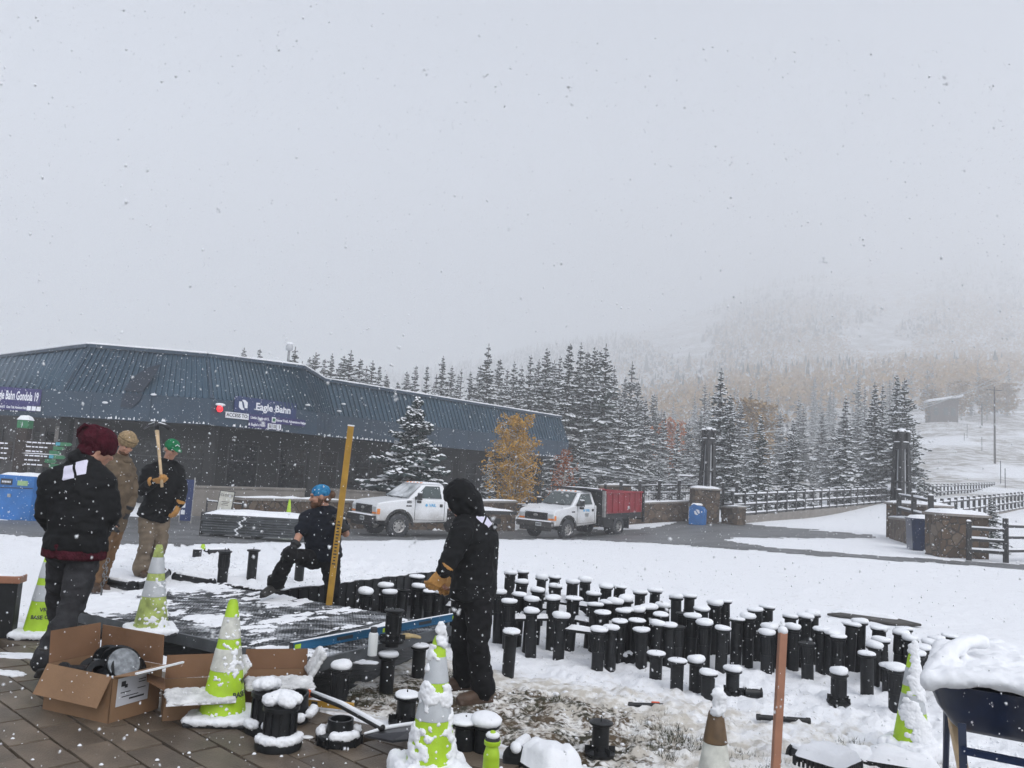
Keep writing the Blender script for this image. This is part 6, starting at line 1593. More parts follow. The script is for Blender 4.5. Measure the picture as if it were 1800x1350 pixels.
cone(392, 1243, 'clean lime cone with white bands and the letters BASE before the grating deck', words=(('VR', .235, .042), ('BASE OPS', .165, .042)), wang=UPW + 1.42, basesnow=.026, seed=1, bandm='band_white', rz=.1,
     lumps=((.50, UPW + .2, 10, .014), (.42, UPW + .8, 10, .016), (.33, UPW + .75, 14, .018), (.28, UPW + .5, 8, .014), (.25, UPW - .4, 9, .013), (.08, UPW + .2, 6, .016), (.58, UPW + 1.2, 8, .012)))
cone(757, 1338, 'snow crusted lime and grey cone at the bottom edge, nearest the camera', basesnow=.07, seed=2, rz=.3,
     lumps=((.715, UPW, 12, .026), (.70, UPW + 2, 9, .026), (.62, UPW - 1.3, 16, .024), (.43, UPW - .9, 22, .028), (.42, UPW + 1.0, 22, .028), (.41, UPW, 9, .018), (.32, UPW + 1.4, 14, .022), (.28, UPW - .4, 5, .016), (.24, UPW - 1.35, 22, .026), (.22, UPW + .7, 10, .018), (.16, UPW - 1.2, 20, .026), (.14, UPW + .4, 8, .016), (.15, UPW + 1.35, 18, .026), (.06, UPW - .8, 16, .026), (.06, UPW + .9, 16, .026)))
cone(72, 1106, 'lime cone with BASE OPS lettering behind the man in the maroon beanie', words=(('VR', .235, .042), ('BASE OPS', .175, .042)), wang=UPW + .30, basesnow=.034, seed=3, rz=.2)
cone(262, 1128, 'dirty faded lime cone with grey band flecked with snow on the grating deck', zb=SZ + .01, body='lime_dirty', seed=4, d=6.75, rz=.5, stripes=True,
     lumps=((.40, UPW + .3, 10, .014), (.30, UPW - .6, 8, .013), (.34, UPW + 1.2, 12, .015), (.2, UPW + .9, 12, .017), (.12, UPW + .2, 14, .02), (.08, UPW + 1, 14, .02)), basesnow=.03)
cone(1251, 1500, 'dirty white cone with brown tip and a tall snow ball on top', zb=-.10, body='band_white', bands=False, tip='band_brown', seed=5, d=3.66, rz=.2, basesnow=.06,
     lumps=((.735, UPW, 14, .034), (.72, UPW + 2, 10, .03), (.26, UPW - 1.0, 24, .03), (.20, UPW - .2, 22, .03), (.24, UPW + 1.2, 14, .026), (.12, UPW - .8, 24, .035), (.10, UPW + .6, 18, .03)))
cone(1603, 1293, 'lime and grey cone almost plastered over with snow in front of the wheelbarrow', zb=-.27, seed=6, d=6.1, rz=.7, basesnow=.08,
     lumps=((.72, UPW, 16, .034), (.715, UPW + .9, 12, .03), (.715, UPW - .9, 12, .03), (.60, UPW - .2, 34, .035), (.54, UPW + .4, 34, .036), (.50, UPW - .7, 30, .034), (.44, UPW + .2, 30, .03), (.47, UPW + 1.2, 18, .03), (.32, UPW - 1.2, 26, .034), (.24, UPW - .8, 36, .036), (.18, UPW - .2, 40, .036), (.12, UPW - .6, 40, .038), (.10, UPW + .3, 30, .034), (.25, UPW + 1.3, 14, .024)))

# ================================================================== cardboard boxes and black fittings
def carton(name, label, c0, u, v, h, flaps, snowf=(), lean=None, tape=False):
    """open carton: c0 ground corner, u and v edge vectors, flaps: dict side -> (angle outwards from upright, length)"""
    t = thing(name, label, 'cardboard box', c0); u = Vector(u); v = Vector(v); Z = Vector((0, 0, 1)); th = .006
    un, vn = u.normalized(), v.normalized()
    sides = {'u0': (Vector(), v, -un), 'u1': (u, v, un), 'v0': (Vector(), u, -vn), 'v1': (v, u, vn)}
    q = MB(); q.hexa([un * th + vn * th + Z * .003, u - un * th + vn * th + Z * .003, u + v - un * th - vn * th + Z * .003, v + un * th - vn * th + Z * .003] + [x + Z * .008 for x in (un * th + vn * th, u - un * th + vn * th, u + v - un * th - vn * th, v + un * th - vn * th)]); q.build('bottom', M['cardboard_in'], t)
    for k, (o, e, n) in sides.items():
        q = MB(); a, b = o, o + e
        q.hexa([a, b, b - n * th, a - n * th, a + Z * h, b + Z * h, b - n * th + Z * h, a - n * th + Z * h]); q.m[:] = [0] * 6; w_ = q.build('side', M['cardboard'], t)
        if k in flaps:
            an, L = flaps[k]; d_ = Z * math.cos(R(an)) + n * math.sin(R(an)); nn = e.normalized().cross(d_) * th
            a2, b2 = a + Z * (h + .001) + e.normalized() * .006, b + Z * (h + .001) - e.normalized() * .006
            q = MB(); q.hexa([a2, b2, b2 + nn, a2 + nn, a2 + d_ * L + e.normalized() * .004, b2 + d_ * L - e.normalized() * .006, b2 + d_ * L + nn, a2 + d_ * L + nn]); q.build('flap', M['cardboard'] if an > 60 else M['cardboard_in'], t)
            if k == 'u0' or k in snowf: q = MB(); q.bar(a2 + d_ * L + Z * .004, b2 + d_ * L + Z * .004, .014, .010); q.build('snow_line', M['snow'], t)
            if k in snowf:
                up_ = nn.normalized(); up_ = up_ if up_.z > 0 else -up_
                q = MB(); n_ = 14; rr_ = random.Random(len(label))
                for i in range(n_):
                    for j in range(8):
                        p = a2.lerp(b2, (i + .5 + rr_.uniform(-.35, .35)) / n_) + d_ * L * (j + .5 + rr_.uniform(-.35, .35)) / 8 + up_ * .008; q.ell(p, (.022 * rr_.uniform(.8, 1.2), .022, .014 * rr_.uniform(.6, 1.4)), n=7, m=5)
                me = remesh(q, .008, 'flap_snow', M['snow_dirty'], 2, wr=.003, wscale=50); link('flap_snow', me, t)
    return t
c0 = Vector((-2.213, 4.849, 0)); u_ = Vector((-.494, .201, 0)); v_ = Vector((.148, .336, 0))
bx = carton('cardboard_box', 'open cardboard box full of black fittings nearest the bottom left corner', c0, u_, v_, .265, {'v0': (155, .18), 'u1': (6, .19), 'v1': (-4, .18), 'u0': (78, .17)}, ())
n_ = Vector((v_.y, -v_.x, 0)).normalized(); T = frame(v_ * .42 + Vector((0, 0, .165)) + n_ * .002, v_, (0, 0, 1))
q = MB(); q.box((0, 0, .001), (.23, .16, .002)); lb = q.build('shipping_label', M['paper'], bx); lb.matrix_local = T
q = MB(); q.box((-.075, .045, .003), (.03, .03, .002)); q.box((-.055, .03, .003), (.02, .02, .002)); q.build('label_logo', M['ink'], lb)
for k, (x, y, w_) in enumerate(((-.02, .05, .0), (.06, .05, .05), (.06, .035, .05), (-.055, -.005, .07), (.06, .0, .06), (-.02, -.03, .12), (.03, -.048, .11))):
    if w_: q = MB(); q.box((x, y, .003), (w_, .005 if k != 6 else .010, .001)); q.build('print_line', M['ink'], lb)
cc = c0 + u_ / 2 + v_ / 2
cr = random.Random(31)
def fitting(name, label, loc, rot, kind, s=1.0):
    t = thing(name, label, 'fitting', loc, 0, 'black fittings in the box'); t.rotation_euler = rot
    q = MB()
    if kind == 'disc': q.lathe([(0, 0), (.105 * s, 0), (.11 * s, .008), (.11 * s, .016), (.095 * s, .02), (.04 * s, .022), (.04 * s, .04), (0, .04)], 30)
    elif kind == 'cup': q.lathe([(0, 0), (.075 * s, 0), (.078 * s, .10), (.088 * s, .102), (.088 * s, .115), (0, .115)], 26)
    elif kind == 'ring': q.lathe([(.05 * s, 0), (.085 * s, 0), (.09 * s, .03), (.055 * s, .034), (.05 * s, 0)], 24, cap=False)
    else: q.lathe([(.04 * s, 0), (.055 * s, 0), (.055 * s, .14), (.07 * s, .142), (.07 * s, .155), (.04 * s, .155), (.04 * s, 0)], 20, cap=False)
    o = q.build('shell', M['black_plastic'], t); smooth_angle(o.data, 35)
    if kind == 'cup': q = MB(); q.lathe([(0, .116), (.084 * s, .116), (.080 * s, .120), (0, .120)], 26); q.build('frosted_top', mat('wet_grey_top', (.10, .11, .12), .3, col2=(.26, .28, .30), vscale=26), t)
    if kind == 'disc':
        for k in range(6): a = k * math.pi / 3; q = MB(); q.box((.065 * math.cos(a) * s, .065 * math.sin(a) * s, .022), (.06 * s, .008, .012), Matrix.Rotation(a, 3, 'Z')); q.build('rib', M['black_plastic'], t)
    return t
for i, (a, b, z, rot, kd, lab) in enumerate(((.52, .62, .24, (R(-72), R(8), 0), 'disc', 'large black disc standing upright in the open box'), (.40, .66, .25, (R(-66), R(-14), 0), 'disc', 'second black disc leaning behind the upright one in the box'), (.37, .56, .215, (R(52), R(22), R(30)), 'cup', 'black cup with wet grey top tilted up in the open box'),
    (.30, .72, .20, (R(80), 0, R(60)), 'ring', 'pale rimmed ring at the right end of the box'), (.68, .42, .17, (R(70), R(20), R(40)), 'tube', 'short black sleeve lying left in the box'), (.74, .42, .17, (R(80), 0, R(-30)), 'tube', 'black sleeve end at the far left of the box'), (.60, .24, .10, (R(20), R(30), 0), 'ring', 'black ring near the front flap of the box'), (.46, .40, .17, (R(60), R(10), R(70)), 'tube', 'black sleeve under the tilted cup in the box'), (.60, .70, .15, (0, 0, 0), 'cup', 'black cup buried below the discs in the box'), (.80, .68, .16, (R(30), R(30), 0), 'ring', 'black ring in the back left corner of the box'))):
    fitting('pedestal_fitting', lab, c0 + u_ * a + v_ * b + Vector((0, 0, z + .015)), rot, kd, 1.12)
def corner(px, row): d = CAMH * F / (row - hor(px)); p = W(px, row, d); p.z = 0; return p
c1 = corner(283, 1243)
carton('cardboard_box', 'snow topped cardboard box squeezed between the open box and the lime cone', c1 + Vector((.02, -.02, 0)), Vector((-.12, .27, 0)), Vector((.36, .16, 0)), .17, {'u0': (100, .19), 'u1': (15, .14), 'v1': (35, .15), 'v0': (60, .12)}, ('u0', 'v1'))
c2 = corner(425, 1222)
carton('cardboard_box', 'brown cardboard box with snow crusted flaps behind the lime cone', c2 + Vector((.0, .04, 0)), Vector((-.09, .24, 0)), Vector((.40, .13, 0)), .16, {'u0': (96, .20), 'u1': (5, .13), 'v1': (30, .16), 'v0': (20, .12)}, ('u0', 'v1'))

# loose fittings on the paving
def ground_fit(px, base, kind, label, s, snow, h=.0, rot=(0, 0, 0), z=0.0, nm='pedestal_fitting'):
    d = (CAMH - z) * F / (base - hor(px)); p = W(px, base, d); p.z = z
    t = thing(nm, label, 'fitting', p); t.rotation_euler = rot; q = MB()
    if kind == 'head':
        q.lathe([(.0, 0), (.125 * s, 0), (.128 * s, .02), (.125 * s, .045), (.085 * s, .05), (.083 * s, .20), (.10 * s, .205), (.10 * s, .225), (.0, .225)], 28); o = q.build('shell', M['black_plastic'], t); smooth_angle(o.data, 35)
        for k in range(10): a = 2 * math.pi * k / 10; q = MB(); q.box((.088 * s * math.cos(a), .088 * s * math.sin(a), .125), (.012, .008, .14), Matrix.Rotation(a, 3, 'Z')); q.build('rib', M['black_plastic'], t)
        top = .225
    elif kind == 'cup':
        q.lathe([(.055 * s, 0), (.07 * s, 0), (.085 * s, .15), (.092 * s, .155), (.092 * s, .17), (.080 * s, .17), (.062 * s, .02), (.0, .02)], 26, cap=False); o = q.build('shell', M['black_plastic'], t); smooth_angle(o.data, 35); top = .17
    elif kind == 'ring':
        q.lathe([(.0, .0), (.125 * s, 0), (.128 * s, .04), (.12 * s, .05), (.085 * s, .055), (.075 * s, .06), (.073 * s, .13), (.060 * s, .13), (.058 * s, .05), (0, .05)], 28, cap=False); o = q.build('shell', M['black_plastic'], t); smooth_angle(o.data, 35); top = .05
        for k in range(10): a = 2 * math.pi * k / 10; q = MB(); q.box((.120 * s * math.cos(a), .120 * s * math.sin(a), .025), (.03, .012, .05), Matrix.Rotation(a, 3, 'Z')); q.build('rib', M['black_plastic'], t)
    rr_ = random.Random(px); sp = []
    if 'top' in snow:
        for k in range(14): a = rr_.uniform(0, 6.28); r_ = rr_.uniform(0, .075) * s; sp.append((Vector((r_ * math.cos(a), r_ * math.sin(a), top + .02 + .035 * (1 - r_ / (.1 * s)))), (.04, .04, .032)))
    if 'rim' in snow:
        for k in range(16): a = rr_.uniform(0, 6.28) if 'full' in snow else rr_.uniform(-2.9, .3); sp.append((Vector((.105 * s * math.cos(a), .105 * s * math.sin(a), .06)), (.03, .03, .026)))
    if sp: snow_lumps(t, sp, .010)
    return t
ground_fit(491, 1288, 'head', 'black flanged pedestal head heaped with snow on the paving, front one', 1.0, ('top', 'rim'))
ground_fit(466, 1262, 'head', 'black pedestal head with a snow heap half hidden behind the front one', .9, ('top', 'rim'))
ground_fit(524, 1247, 'cup', 'open black cup standing in snow behind the heaped pedestal head', 1.0, ('rim',), rot=(R(8), R(-10), 0))
ground_fit(598, 1280, 'ring', 'low black collar with a raised throat ringed with snow', 1.0, ('rim', 'full'))
ped_at(712, 1222, 1275, 'black pedestal wearing a huge snow cap left of the nearest cone', None, True, True, lean=(0, 0))
o_ = ped_at(816, 1268, 1318, 'snow capped pedestal right beside the nearest cone, left of two', None, True, False, lean=(0, 0))
o_ = ped_at(851, 1272, 1322, 'snow capped pedestal behind the green bottle, right of two', None, True, False, lean=(0, 0))
ped_at(1054, 1268, 1328, 'frost topped pedestal with a wide middle ring standing on trampled snow', None, False, True, lean=(0, 0))
for px, base, lab in ((712, 1250, 0), ): pass
# shovel and its bent handle
P_ = lambda px, py, z: W(px, py, (CAMH - z) * F / (py - hor(px)))
t = thing('shovel', 'steel shovel with an orange banded handle lying on the paving', 'shovel', P_(640, 1280, .02)); L = Vector(t.location)
pts = [P_(432, 1196, .05), P_(500, 1208, .05), P_(540, 1216, .05), P_(600, 1240, .06), P_(640, 1262, .06), P_(672, 1280, .05)]
q = MB(); q.tube([p - L for p in pts], [.016, .017, .018, .018, .018, .02], 10); q.build('handle', M['black_trim'], t, smooth=True)
q = MB(); q.tube([p - L + Vector((0, 0, .012)) for p in pts[2:]], [.012, .016, .016, .016], 8); q.build('snow_line', M['snow'], t, smooth=True)
q = MB(); a, b = pts[1].lerp(pts[2], .7) - L, pts[2].lerp(pts[3], .15) - L; q.tube([a, b], .0225, 10); q.build('orange_band', mat('orange_band', (.65, .12, .02), .5), t)
bl = [P_(640, 1296, .01), P_(680, 1285, .02), P_(790, 1268, .03), P_(800, 1278, .0), P_(740, 1300, .0), P_(690, 1306, .0)]
c = P_(720, 1285, .05)
q = MB(); k = len(bl); q.add([p - L for p in bl] + [p - L + Vector((0, 0, .012)) for p in bl] + [c - L + Vector((0, 0, -.03)), c - L], [(i, (i + 1) % k, k + (i + 1) % k, k + i) for i in range(k)] + [(k + i, k + (i + 1) % k, 2 * k + 1) for i in range(k)] + [((i + 1) % k, i, 2 * k) for i in range(k)]); q.build('blade', M['dark_steel'], t)
q = MB(); q.tube([bl[0] - L + Vector((0, 0, .02)), bl[1] - L + Vector((0, 0, .02)), bl[2] - L + Vector((0, 0, .02))], [.006, .012, .010], 7); q.build('snow_edge', M['snow'], t, smooth=True)
p = P_(403, 1299, .0); 
t = thing('ice_chip', 'pale flat chip of ice on the wet paving', 'ice chip', P_(540, 1297, .004)); q = MB(); q.ell((0, 0, .004), (.035, .022, .008), n=12, m=6); q.build('chip', M['snow_dirty'], t, smooth=True)

# ================================================================== right foreground: stake, grates, wheelbarrow
a = W(1376, 1112, 4.3); b = W(1362, 1372, 4.22); t = thing('copper_stake', 'upright copper coloured square stake with a snow cap in the snow', 'stake', (b.x, b.y, gz(b.x, b.y))); L = Vector(t.location)
q = MB(); q.bar(b - L + (b - a).normalized() * .25, a - L, .040, .040, (0, 1, 0)); q.build('stake_body', M['copper'], t, bevel=.004)
q = MB(); q.ell(a - L + Vector((0, 0, .010)), (.026, .026, .024), n=12, m=8); q.build('snow_cap', M['snow'], t, smooth=True)
def grate_tile(px, row, d, z, w_, dp, rz, label, ped=None, snow=.05, th=.055):
    p = W(px, row, d); p.z = z; t = thing('grate_tile', label, 'grate tile', p, rz)
    q = MB(); q.box((0, 0, -th * .25), (w_, dp, th * .5)); q.build('plate', M['black_plastic'], t)
    n = int(w_ / .026); m = int(dp / .026)
    q = MB()
    for k in range(n):
        x = -w_ / 2 + (k + .5) * w_ / n
        for y in (-dp / 2 - .003, dp / 2 + .003): q.box((x, y, -th / 2), (.012, .012, th))
    for k in range(m):
        y = -dp / 2 + (k + .5) * dp / m
        for x in (-w_ / 2 - .003, w_ / 2 + .003): q.box((x, y, -th / 2), (.012, .012, th))
    q.build('edge_tooth', M['black_plastic'], t, kind='stuff')
    q = MB(); puff(q, (0, 0, 0), w_ * 1.02, dp * 1.02, snow, n=12, seed=px); q.build('snow_cover', M['snow'], t, smooth=True)
    if ped:
        q = MB(); q.lathe([(.09, -ped), (.085, -ped * .5), (.075, -th)], 16); q.build('pedestal_leg', M['black_plastic'], t, smooth=True)
    return t
grate_tile(1456, 1277, 5.2, -.05, .30, .30, R(43), 'snow covered black grate tile raised on a leg, standing in the snow', .20, .07)
g_ = ground_hit(1585, 1348, 2.5, 9); grate_tile(1585, 1348, g_.y, g_.z + .04, .46, .26, R(-20), 'toothed black grate tile half buried in snow below the wheelbarrow', None, .07, .07)
g_ = ground_hit(1515, 1338, 2.5, 9); grate_tile(1512, 1338, g_.y, g_.z + .03, .20, .2, R(-18), 'small black grate piece poking from the snow left of the larger one', None, .06, .07)
g_ = ground_hit(960, 1352, 2.5, 9); grate_tile(965, 1350, g_.y, g_.z + .02, .24, .34, R(30), 'black toothed grate tile under a thick snow heap at the bottom edge', None, .11, .06)
def lying(px0, r0_, px1, r1_, rad, label, snow=True, name='pipe', lift=.6, tubeend=True):
    a = ground_hit(px0, r0_, 2.5, 40); b = ground_hit(px1, r1_, 2.5, 40); a = a + Vector((0, 0, rad * lift)); b = b + Vector((0, 0, rad * lift)); B = b - a
    t = thing(name, label, 'pipe', a); q = MB(); q.tube([(0, 0, 0), B], rad, 16); o = q.build('tube', M['black_plastic'], t); smooth_angle(o.data, 40)
    q = MB(); d_ = B.normalized()
    for e in (0, .97): q.tube([B * e, B * e + d_ * min(.03, B.length * .1)], rad * 1.18, 16)
    o = q.build('end_collar', M['black_plastic'], t, kind='stuff')
    if snow:
        q = MB(); n = max(4, int(B.length / (rad * .8))); rr_ = random.Random(px0)
        for k in range(n): q.ell(B * ((k + .5) / n) + Vector((0, 0, rad * .9)), (rad * .85, rad * .62, rad * rr_.uniform(.35, .7)), n=8, m=5, T=Matrix.Rotation(math.atan2(B.y, B.x), 3, 'Z'))
        me = remesh(q, max(.012, rad * .25), 'snow_cap', M['snow'], 2); link('snow_cap', me, t)
    return t
lying(308, 1018, 372, 1030, .05, 'long black pipe with snow lying behind the deck')
lying(192, 1030, 230, 1037, .055, 'black pipe end facing the camera beside the brown boot')
lying(236, 1036, 262, 1030, .05, 'short black pipe crossing behind the dirty cone')
lying(268, 1032, 292, 1012, .05, 'stub of black pipe at the feet of man in the green cap')
lying(362, 975, 398, 974, .055, 'black pipe under snow joined to the left lawn pedestal')
lying(1098, 1172, 1136, 1160, .075, 'tipped over pedestal with its round end facing the camera')
lying(1308, 1222, 1336, 1224, .045, 'small black pipe stub lying in the snow by the copper stake')
lying(905, 1345, 925, 1322, .06, 'dark pipe end poking from the snow heap at the bottom edge')
lying(1392, 1330, 1440, 1352, .05, 'black pipe half sunk in snow right of the copper stake')
lying(1330, 1265, 1420, 1272, .022, 'thin dark bar showing through snow behind the copper stake', False, lift=.9)
lying(1105, 1243, 1175, 1245, .018, 'thin bar with a red end in the trampled snow', False, lift=1.1)
q = MB(); g_ = ground_hit(1152, 1243, 2.5, 20); t = thing('red_marker', 'small red orange marker tip in trampled snow before the dirty cone', 'marker', (g_.x, g_.y, g_.z + .02)); q.box((0, 0, .012), (.07, .025, .024)); q.build('tip', mat('red_marker_paint', (.7, .10, .04), .5), t, bevel=.005)
for px, row, lab in ((346, 970, 'small black cube block with snow, left end of the lawn pieces'),):
    g_ = ground_hit(px, row + 8, 3, 40); t = thing('black_block', lab, 'block', g_); q = MB(); q.box((0, 0, .05), (.11, .1, .12)); q.build('block', M['black_plastic'], t, bevel=.01); q = MB(); puff(q, (0, 0, .11), .12, .11, .03, n=5); q.build('snow_cap', M['snow'], t, smooth=True)
for px, row, lab in ((356, 963, 'tiny lime cone tip behind the lawn pedestals'), (507, 886, 'tiny lime cone tip behind the grey panel stack')):
    if row > 900: g_ = ground_hit(px, row + 6, 3, 40)
    else: p = W(px, 905, 24); g_ = Vector((p.x, p.y, gz(p.x, p.y)))
    t = thing('cone_tip', lab, 'traffic cone', g_); h_ = .12 if row > 900 else W(px, 878, 24).z - g_.z; q = MB(); q.lathe([(.05 + h_ * .1, 0), (.025, h_), (.01, h_)], 14); q.build('cone_body', M['lime'], t, smooth=True)
    q = MB(); q.lathe([(.055 + h_ * .1, 0), (.055 + h_ * .1, .02), (.02, .02)], 14); q.build('base_ring', M['lime_dirty'], t)
g_ = ground_hit(1535, 1091, 4, 40); t = thing('ground_hatch', 'dark flat hatch showing through the snow behind the right pedestals', 'hatch', g_ + Vector((0, 0, .03)), R(-33))
q = MB(); q.prism([(-.52, -.20), (.30, -.24), (.55, .02), (.28, .22), (-.35, .20)], Matrix.Translation((0, 0, -.02)), .03); q.build('plate', M['road_grime'], t, bevel=.01)
q = MB(); puff(q, (-.12, .16, .0), .8, .20, .05, n=10, seed=4, rot=.05); q.build('snow_cover', M['snow'], t, smooth=True)
# left post
p = W(14, 1107, 6.78); p.z = 0; t = thing('barrier_post', 'black post with a brown wooden top at the left picture edge', 'post', p, R(12)); hz_ = W(14, 1022, 6.78).z
q = MB(); q.box((-.05, 0, hz_ / 2), (.20, .12, hz_)); q.build('post', M['black_plastic'], t, bevel=.008); q = MB(); q.box((-.06, 0, hz_ + .025), (.26, .16, .06)); q.build('wooden_top', M['copper'], t, bevel=.006)
q = MB(); puff(q, (-.06, 0, hz_ + .054), .25, .15, .02, n=6); q.build('snow_cap', M['snow'], t, smooth=True)

# wheelbarrow
d = 3.9; cx_ = W(1757, 1215, d); zr = W(1660, 1213, d).z; t = thing('wheelbarrow', 'dark blue wheelbarrow heaped with snow at the right picture edge', 'wheelbarrow', (cx_.x, cx_.y, gz(cx_.x, cx_.y)), R(-31)); z0 = gz(cx_.x, cx_.y)
zt = zr - z0; zb_ = W(1700, 1305, d).z - z0
hw = .31; q = MB(); prof = []
def ring(w_, y0, y1, z, r_=.10, n=6, zs=0):
    vs = []
    for cx2, cy2, a0 in ((w_ - r_, y1 - r_, 0), (-w_ + r_, y1 - r_, 90), (-w_ + r_, y0 + r_, 180), (w_ - r_, y0 + r_, 270)):
        for k in range(n): a = R(a0 + 90 * k / (n - 1)); vs.append((cx2 + r_ * math.cos(a), cy2 + r_ * math.sin(a), z + zs * (cy2 + r_ * math.sin(a) - y0)))
    return vs
rings = [ring(hw * .58, .12, .55, zb_, .06), ring(hw * .66, .10, .60, zb_ + .02, .08), ring(hw * .86, .02, .82, (zb_ + zt) / 2, .1), ring(hw, -.03, 1.0, zt, .12), ring(hw + .015, -.045, 1.015, zt + .008, .12), ring(hw - .012, -.02, .99, zt + .004, .12), ring(hw * .84, .04, .80, (zb_ + zt) / 2 + .01, .1), ring(hw * .62, .12, .58, zb_ + .03, .07)]
vs = [v for r_ in rings for v in r_]; n = len(rings[0])
q.add(vs, [(i * n + j, i * n + (j + 1) % n, (i + 1) * n + (j + 1) % n, (i + 1) * n + j) for i in range(len(rings) - 1) for j in range(n)] + [tuple(range(n - 1, -1, -1)), tuple((len(rings) - 1) * n + j for j in range(n))])
o = q.build('tray', M['barrow_blue'], t); smooth_angle(o.data, 50)
for sx in (-1, 1):
    q = MB(); q.bar((sx * .10, -.02, .18), (sx * .20, .30, zb_ - .01), .045, .045); q.bar((sx * .20, .30, zb_ - .01), (sx * .30, 1.5, zb_ + .12), .045, .045); q.build('handle_bar', M['wood'], t, bevel=.006)
    q = MB(); q.bar((sx * .135, -.07, .05), (sx * .155, .02, zb_ + .06), .035, .012, (0, 1, 0)); q.bar((sx * .135, -.07, .10), (sx * .10, -.02, .18), .03, .012); q.build('wheel_strut', M['barrow_blue'], t)
    q = MB(); q.tube([(sx * .24, .62, zb_), (sx * .26, .72, .0), (sx * .26, .88, .0), (sx * .26, .95, zb_ + .03)], .016, 8); q.build('leg', M['barrow_blue'], t)
q = MB(); q.bar((-.155, -.06, zb_ - .045), (.155, -.06, zb_ - .045), .03, .03); q.build('cross_brace', M['barrow_blue'], t)
T = Matrix.Rotation(R(90), 3, 'Y'); q = MB(); q.lathe([(.12, -.045), (.17, -.05), (.198, -.03), (.205, 0), (.198, .03), (.17, .05), (.12, .045)], 30, (0, .02, .20), T, cap=False)
for k in range(30): a = 2 * math.pi * k / 30; q.box((.02 * (-1) ** k, .02 + .2 * math.cos(a), .20 + .2 * math.sin(a)), (.05, .018, .02), Matrix.Rotation(a, 3, 'X'))
w_ = q.build('wheel', M['rubber'], t); smooth_angle(w_.data, 40); q = MB(); q.lathe([(0, -.05), (.03, -.05), (.04, -.02), (.12, -.03), (.125, 0), (.12, .03), (.04, .02), (.03, .05), (0, .05)], 24, (0, .02, .20), T); o = q.build('rim', M['dark_steel'], w_); smooth_angle(o.data, 40)
sp = []; rr_ = random.Random(8)
for i in range(13):
    for j in range(17):
        x = -hw + .0 + 2 * hw * i / 12; y = -.05 + 1.02 * j / 16; e = min(1, (1 - abs(x / hw) ** 4)) ; sp.append((Vector((x * .93, y, zt + .015 + .038 * (1 - (x / hw) ** 2) + .015 * rr_.random())), (.045, .055, .038 * rr_.uniform(.7, 1.3))))
for k in range(11):
    a = math.pi * (k / 10); sp.append((Vector((-hw + .03 + .20 * (k / 10) ** 1.2, .10 + .03 * k, zt + .04 + .13 * math.sin(a * .55))), (.042, .045, .035)))
q = MB()
for c, r_ in sp: q.ell(c, r_, n=9, m=6)
me = remesh(q, .016, 'snow_heap', M['snow'], 3, wr=.008, wscale=14); link('snow_heap', me, t)

# ================================================================== grass tips and crumbled snow
gq = MB(); rg = random.Random(17); GN = 0
for k in range(26000):
    s = rg.uniform(.12, 3.4); tt = rg.uniform(-2.6, 3.0); x, y = from_st(s, tt)
    mw = float(sstep(.1, .6, s) * (1 - sstep(2.0, 3.2, s)) * (1 - sstep(.2, 2.4, tt)))
    nn = float(fbm(np.array([x * 2.2]), np.array([y * 2.2]), 3, 51)[0])
    if nn < .56 - .06 * mw or rg.random() > .25 + mw: continue
    z = gz(x, y) + float((fbm(np.array([x * 1.3]), np.array([y * 1.3]), 4, 3)[0] - .47) * .10)
    for j in range(2):
        h_ = rg.uniform(.02, .055); a = rg.uniform(0, 6.28); w_ = rg.uniform(.0015, .003); dx, dy = rg.gauss(0, .018), rg.gauss(0, .018)
        gq.add([(x - w_ * math.cos(a), y - w_ * math.sin(a), z - .01), (x + w_ * math.cos(a), y + w_ * math.sin(a), z - .01), (x + dx, y + dy, z + h_)], [(0, 1, 2)])
    GN += 1
    if GN > 9000: break
o = gq.build('grass', M['grass_blade']); o['kind'] = 'stuff'
cq = MB()
for k in range(900):
    s = rg.uniform(.15, 4.2); tt = rg.uniform(-2.2, 3.4); x, y = from_st(s, tt); z = gz(x, y); a = rg.uniform(.004, .016) * (1 if rg.random() < .93 else 1.7)
    cq.ell((x, y, z + float((fbm(np.array([x * 1.3]), np.array([y * 1.3]), 4, 3)[0] - .47) * .09) + a * .1), (a * 1.2, a, a * .75), n=6, m=4, T=Matrix.Rotation(rg.uniform(0, 3), 3, 'Z'))
for k in range(420):
    s = rg.uniform(2.9, 5.5); tt = rg.uniform(-7.5, -4.5); x, y = from_st(s, tt); z = gz(x, y); a = rg.uniform(.006, .02); cq.ell((x, y, z + a * .1), (a * 1.4, a, a * .7), n=6, m=4)
o = cq.build('snow_crumbs', M['snow'], smooth=True); o['kind'] = 'stuff'
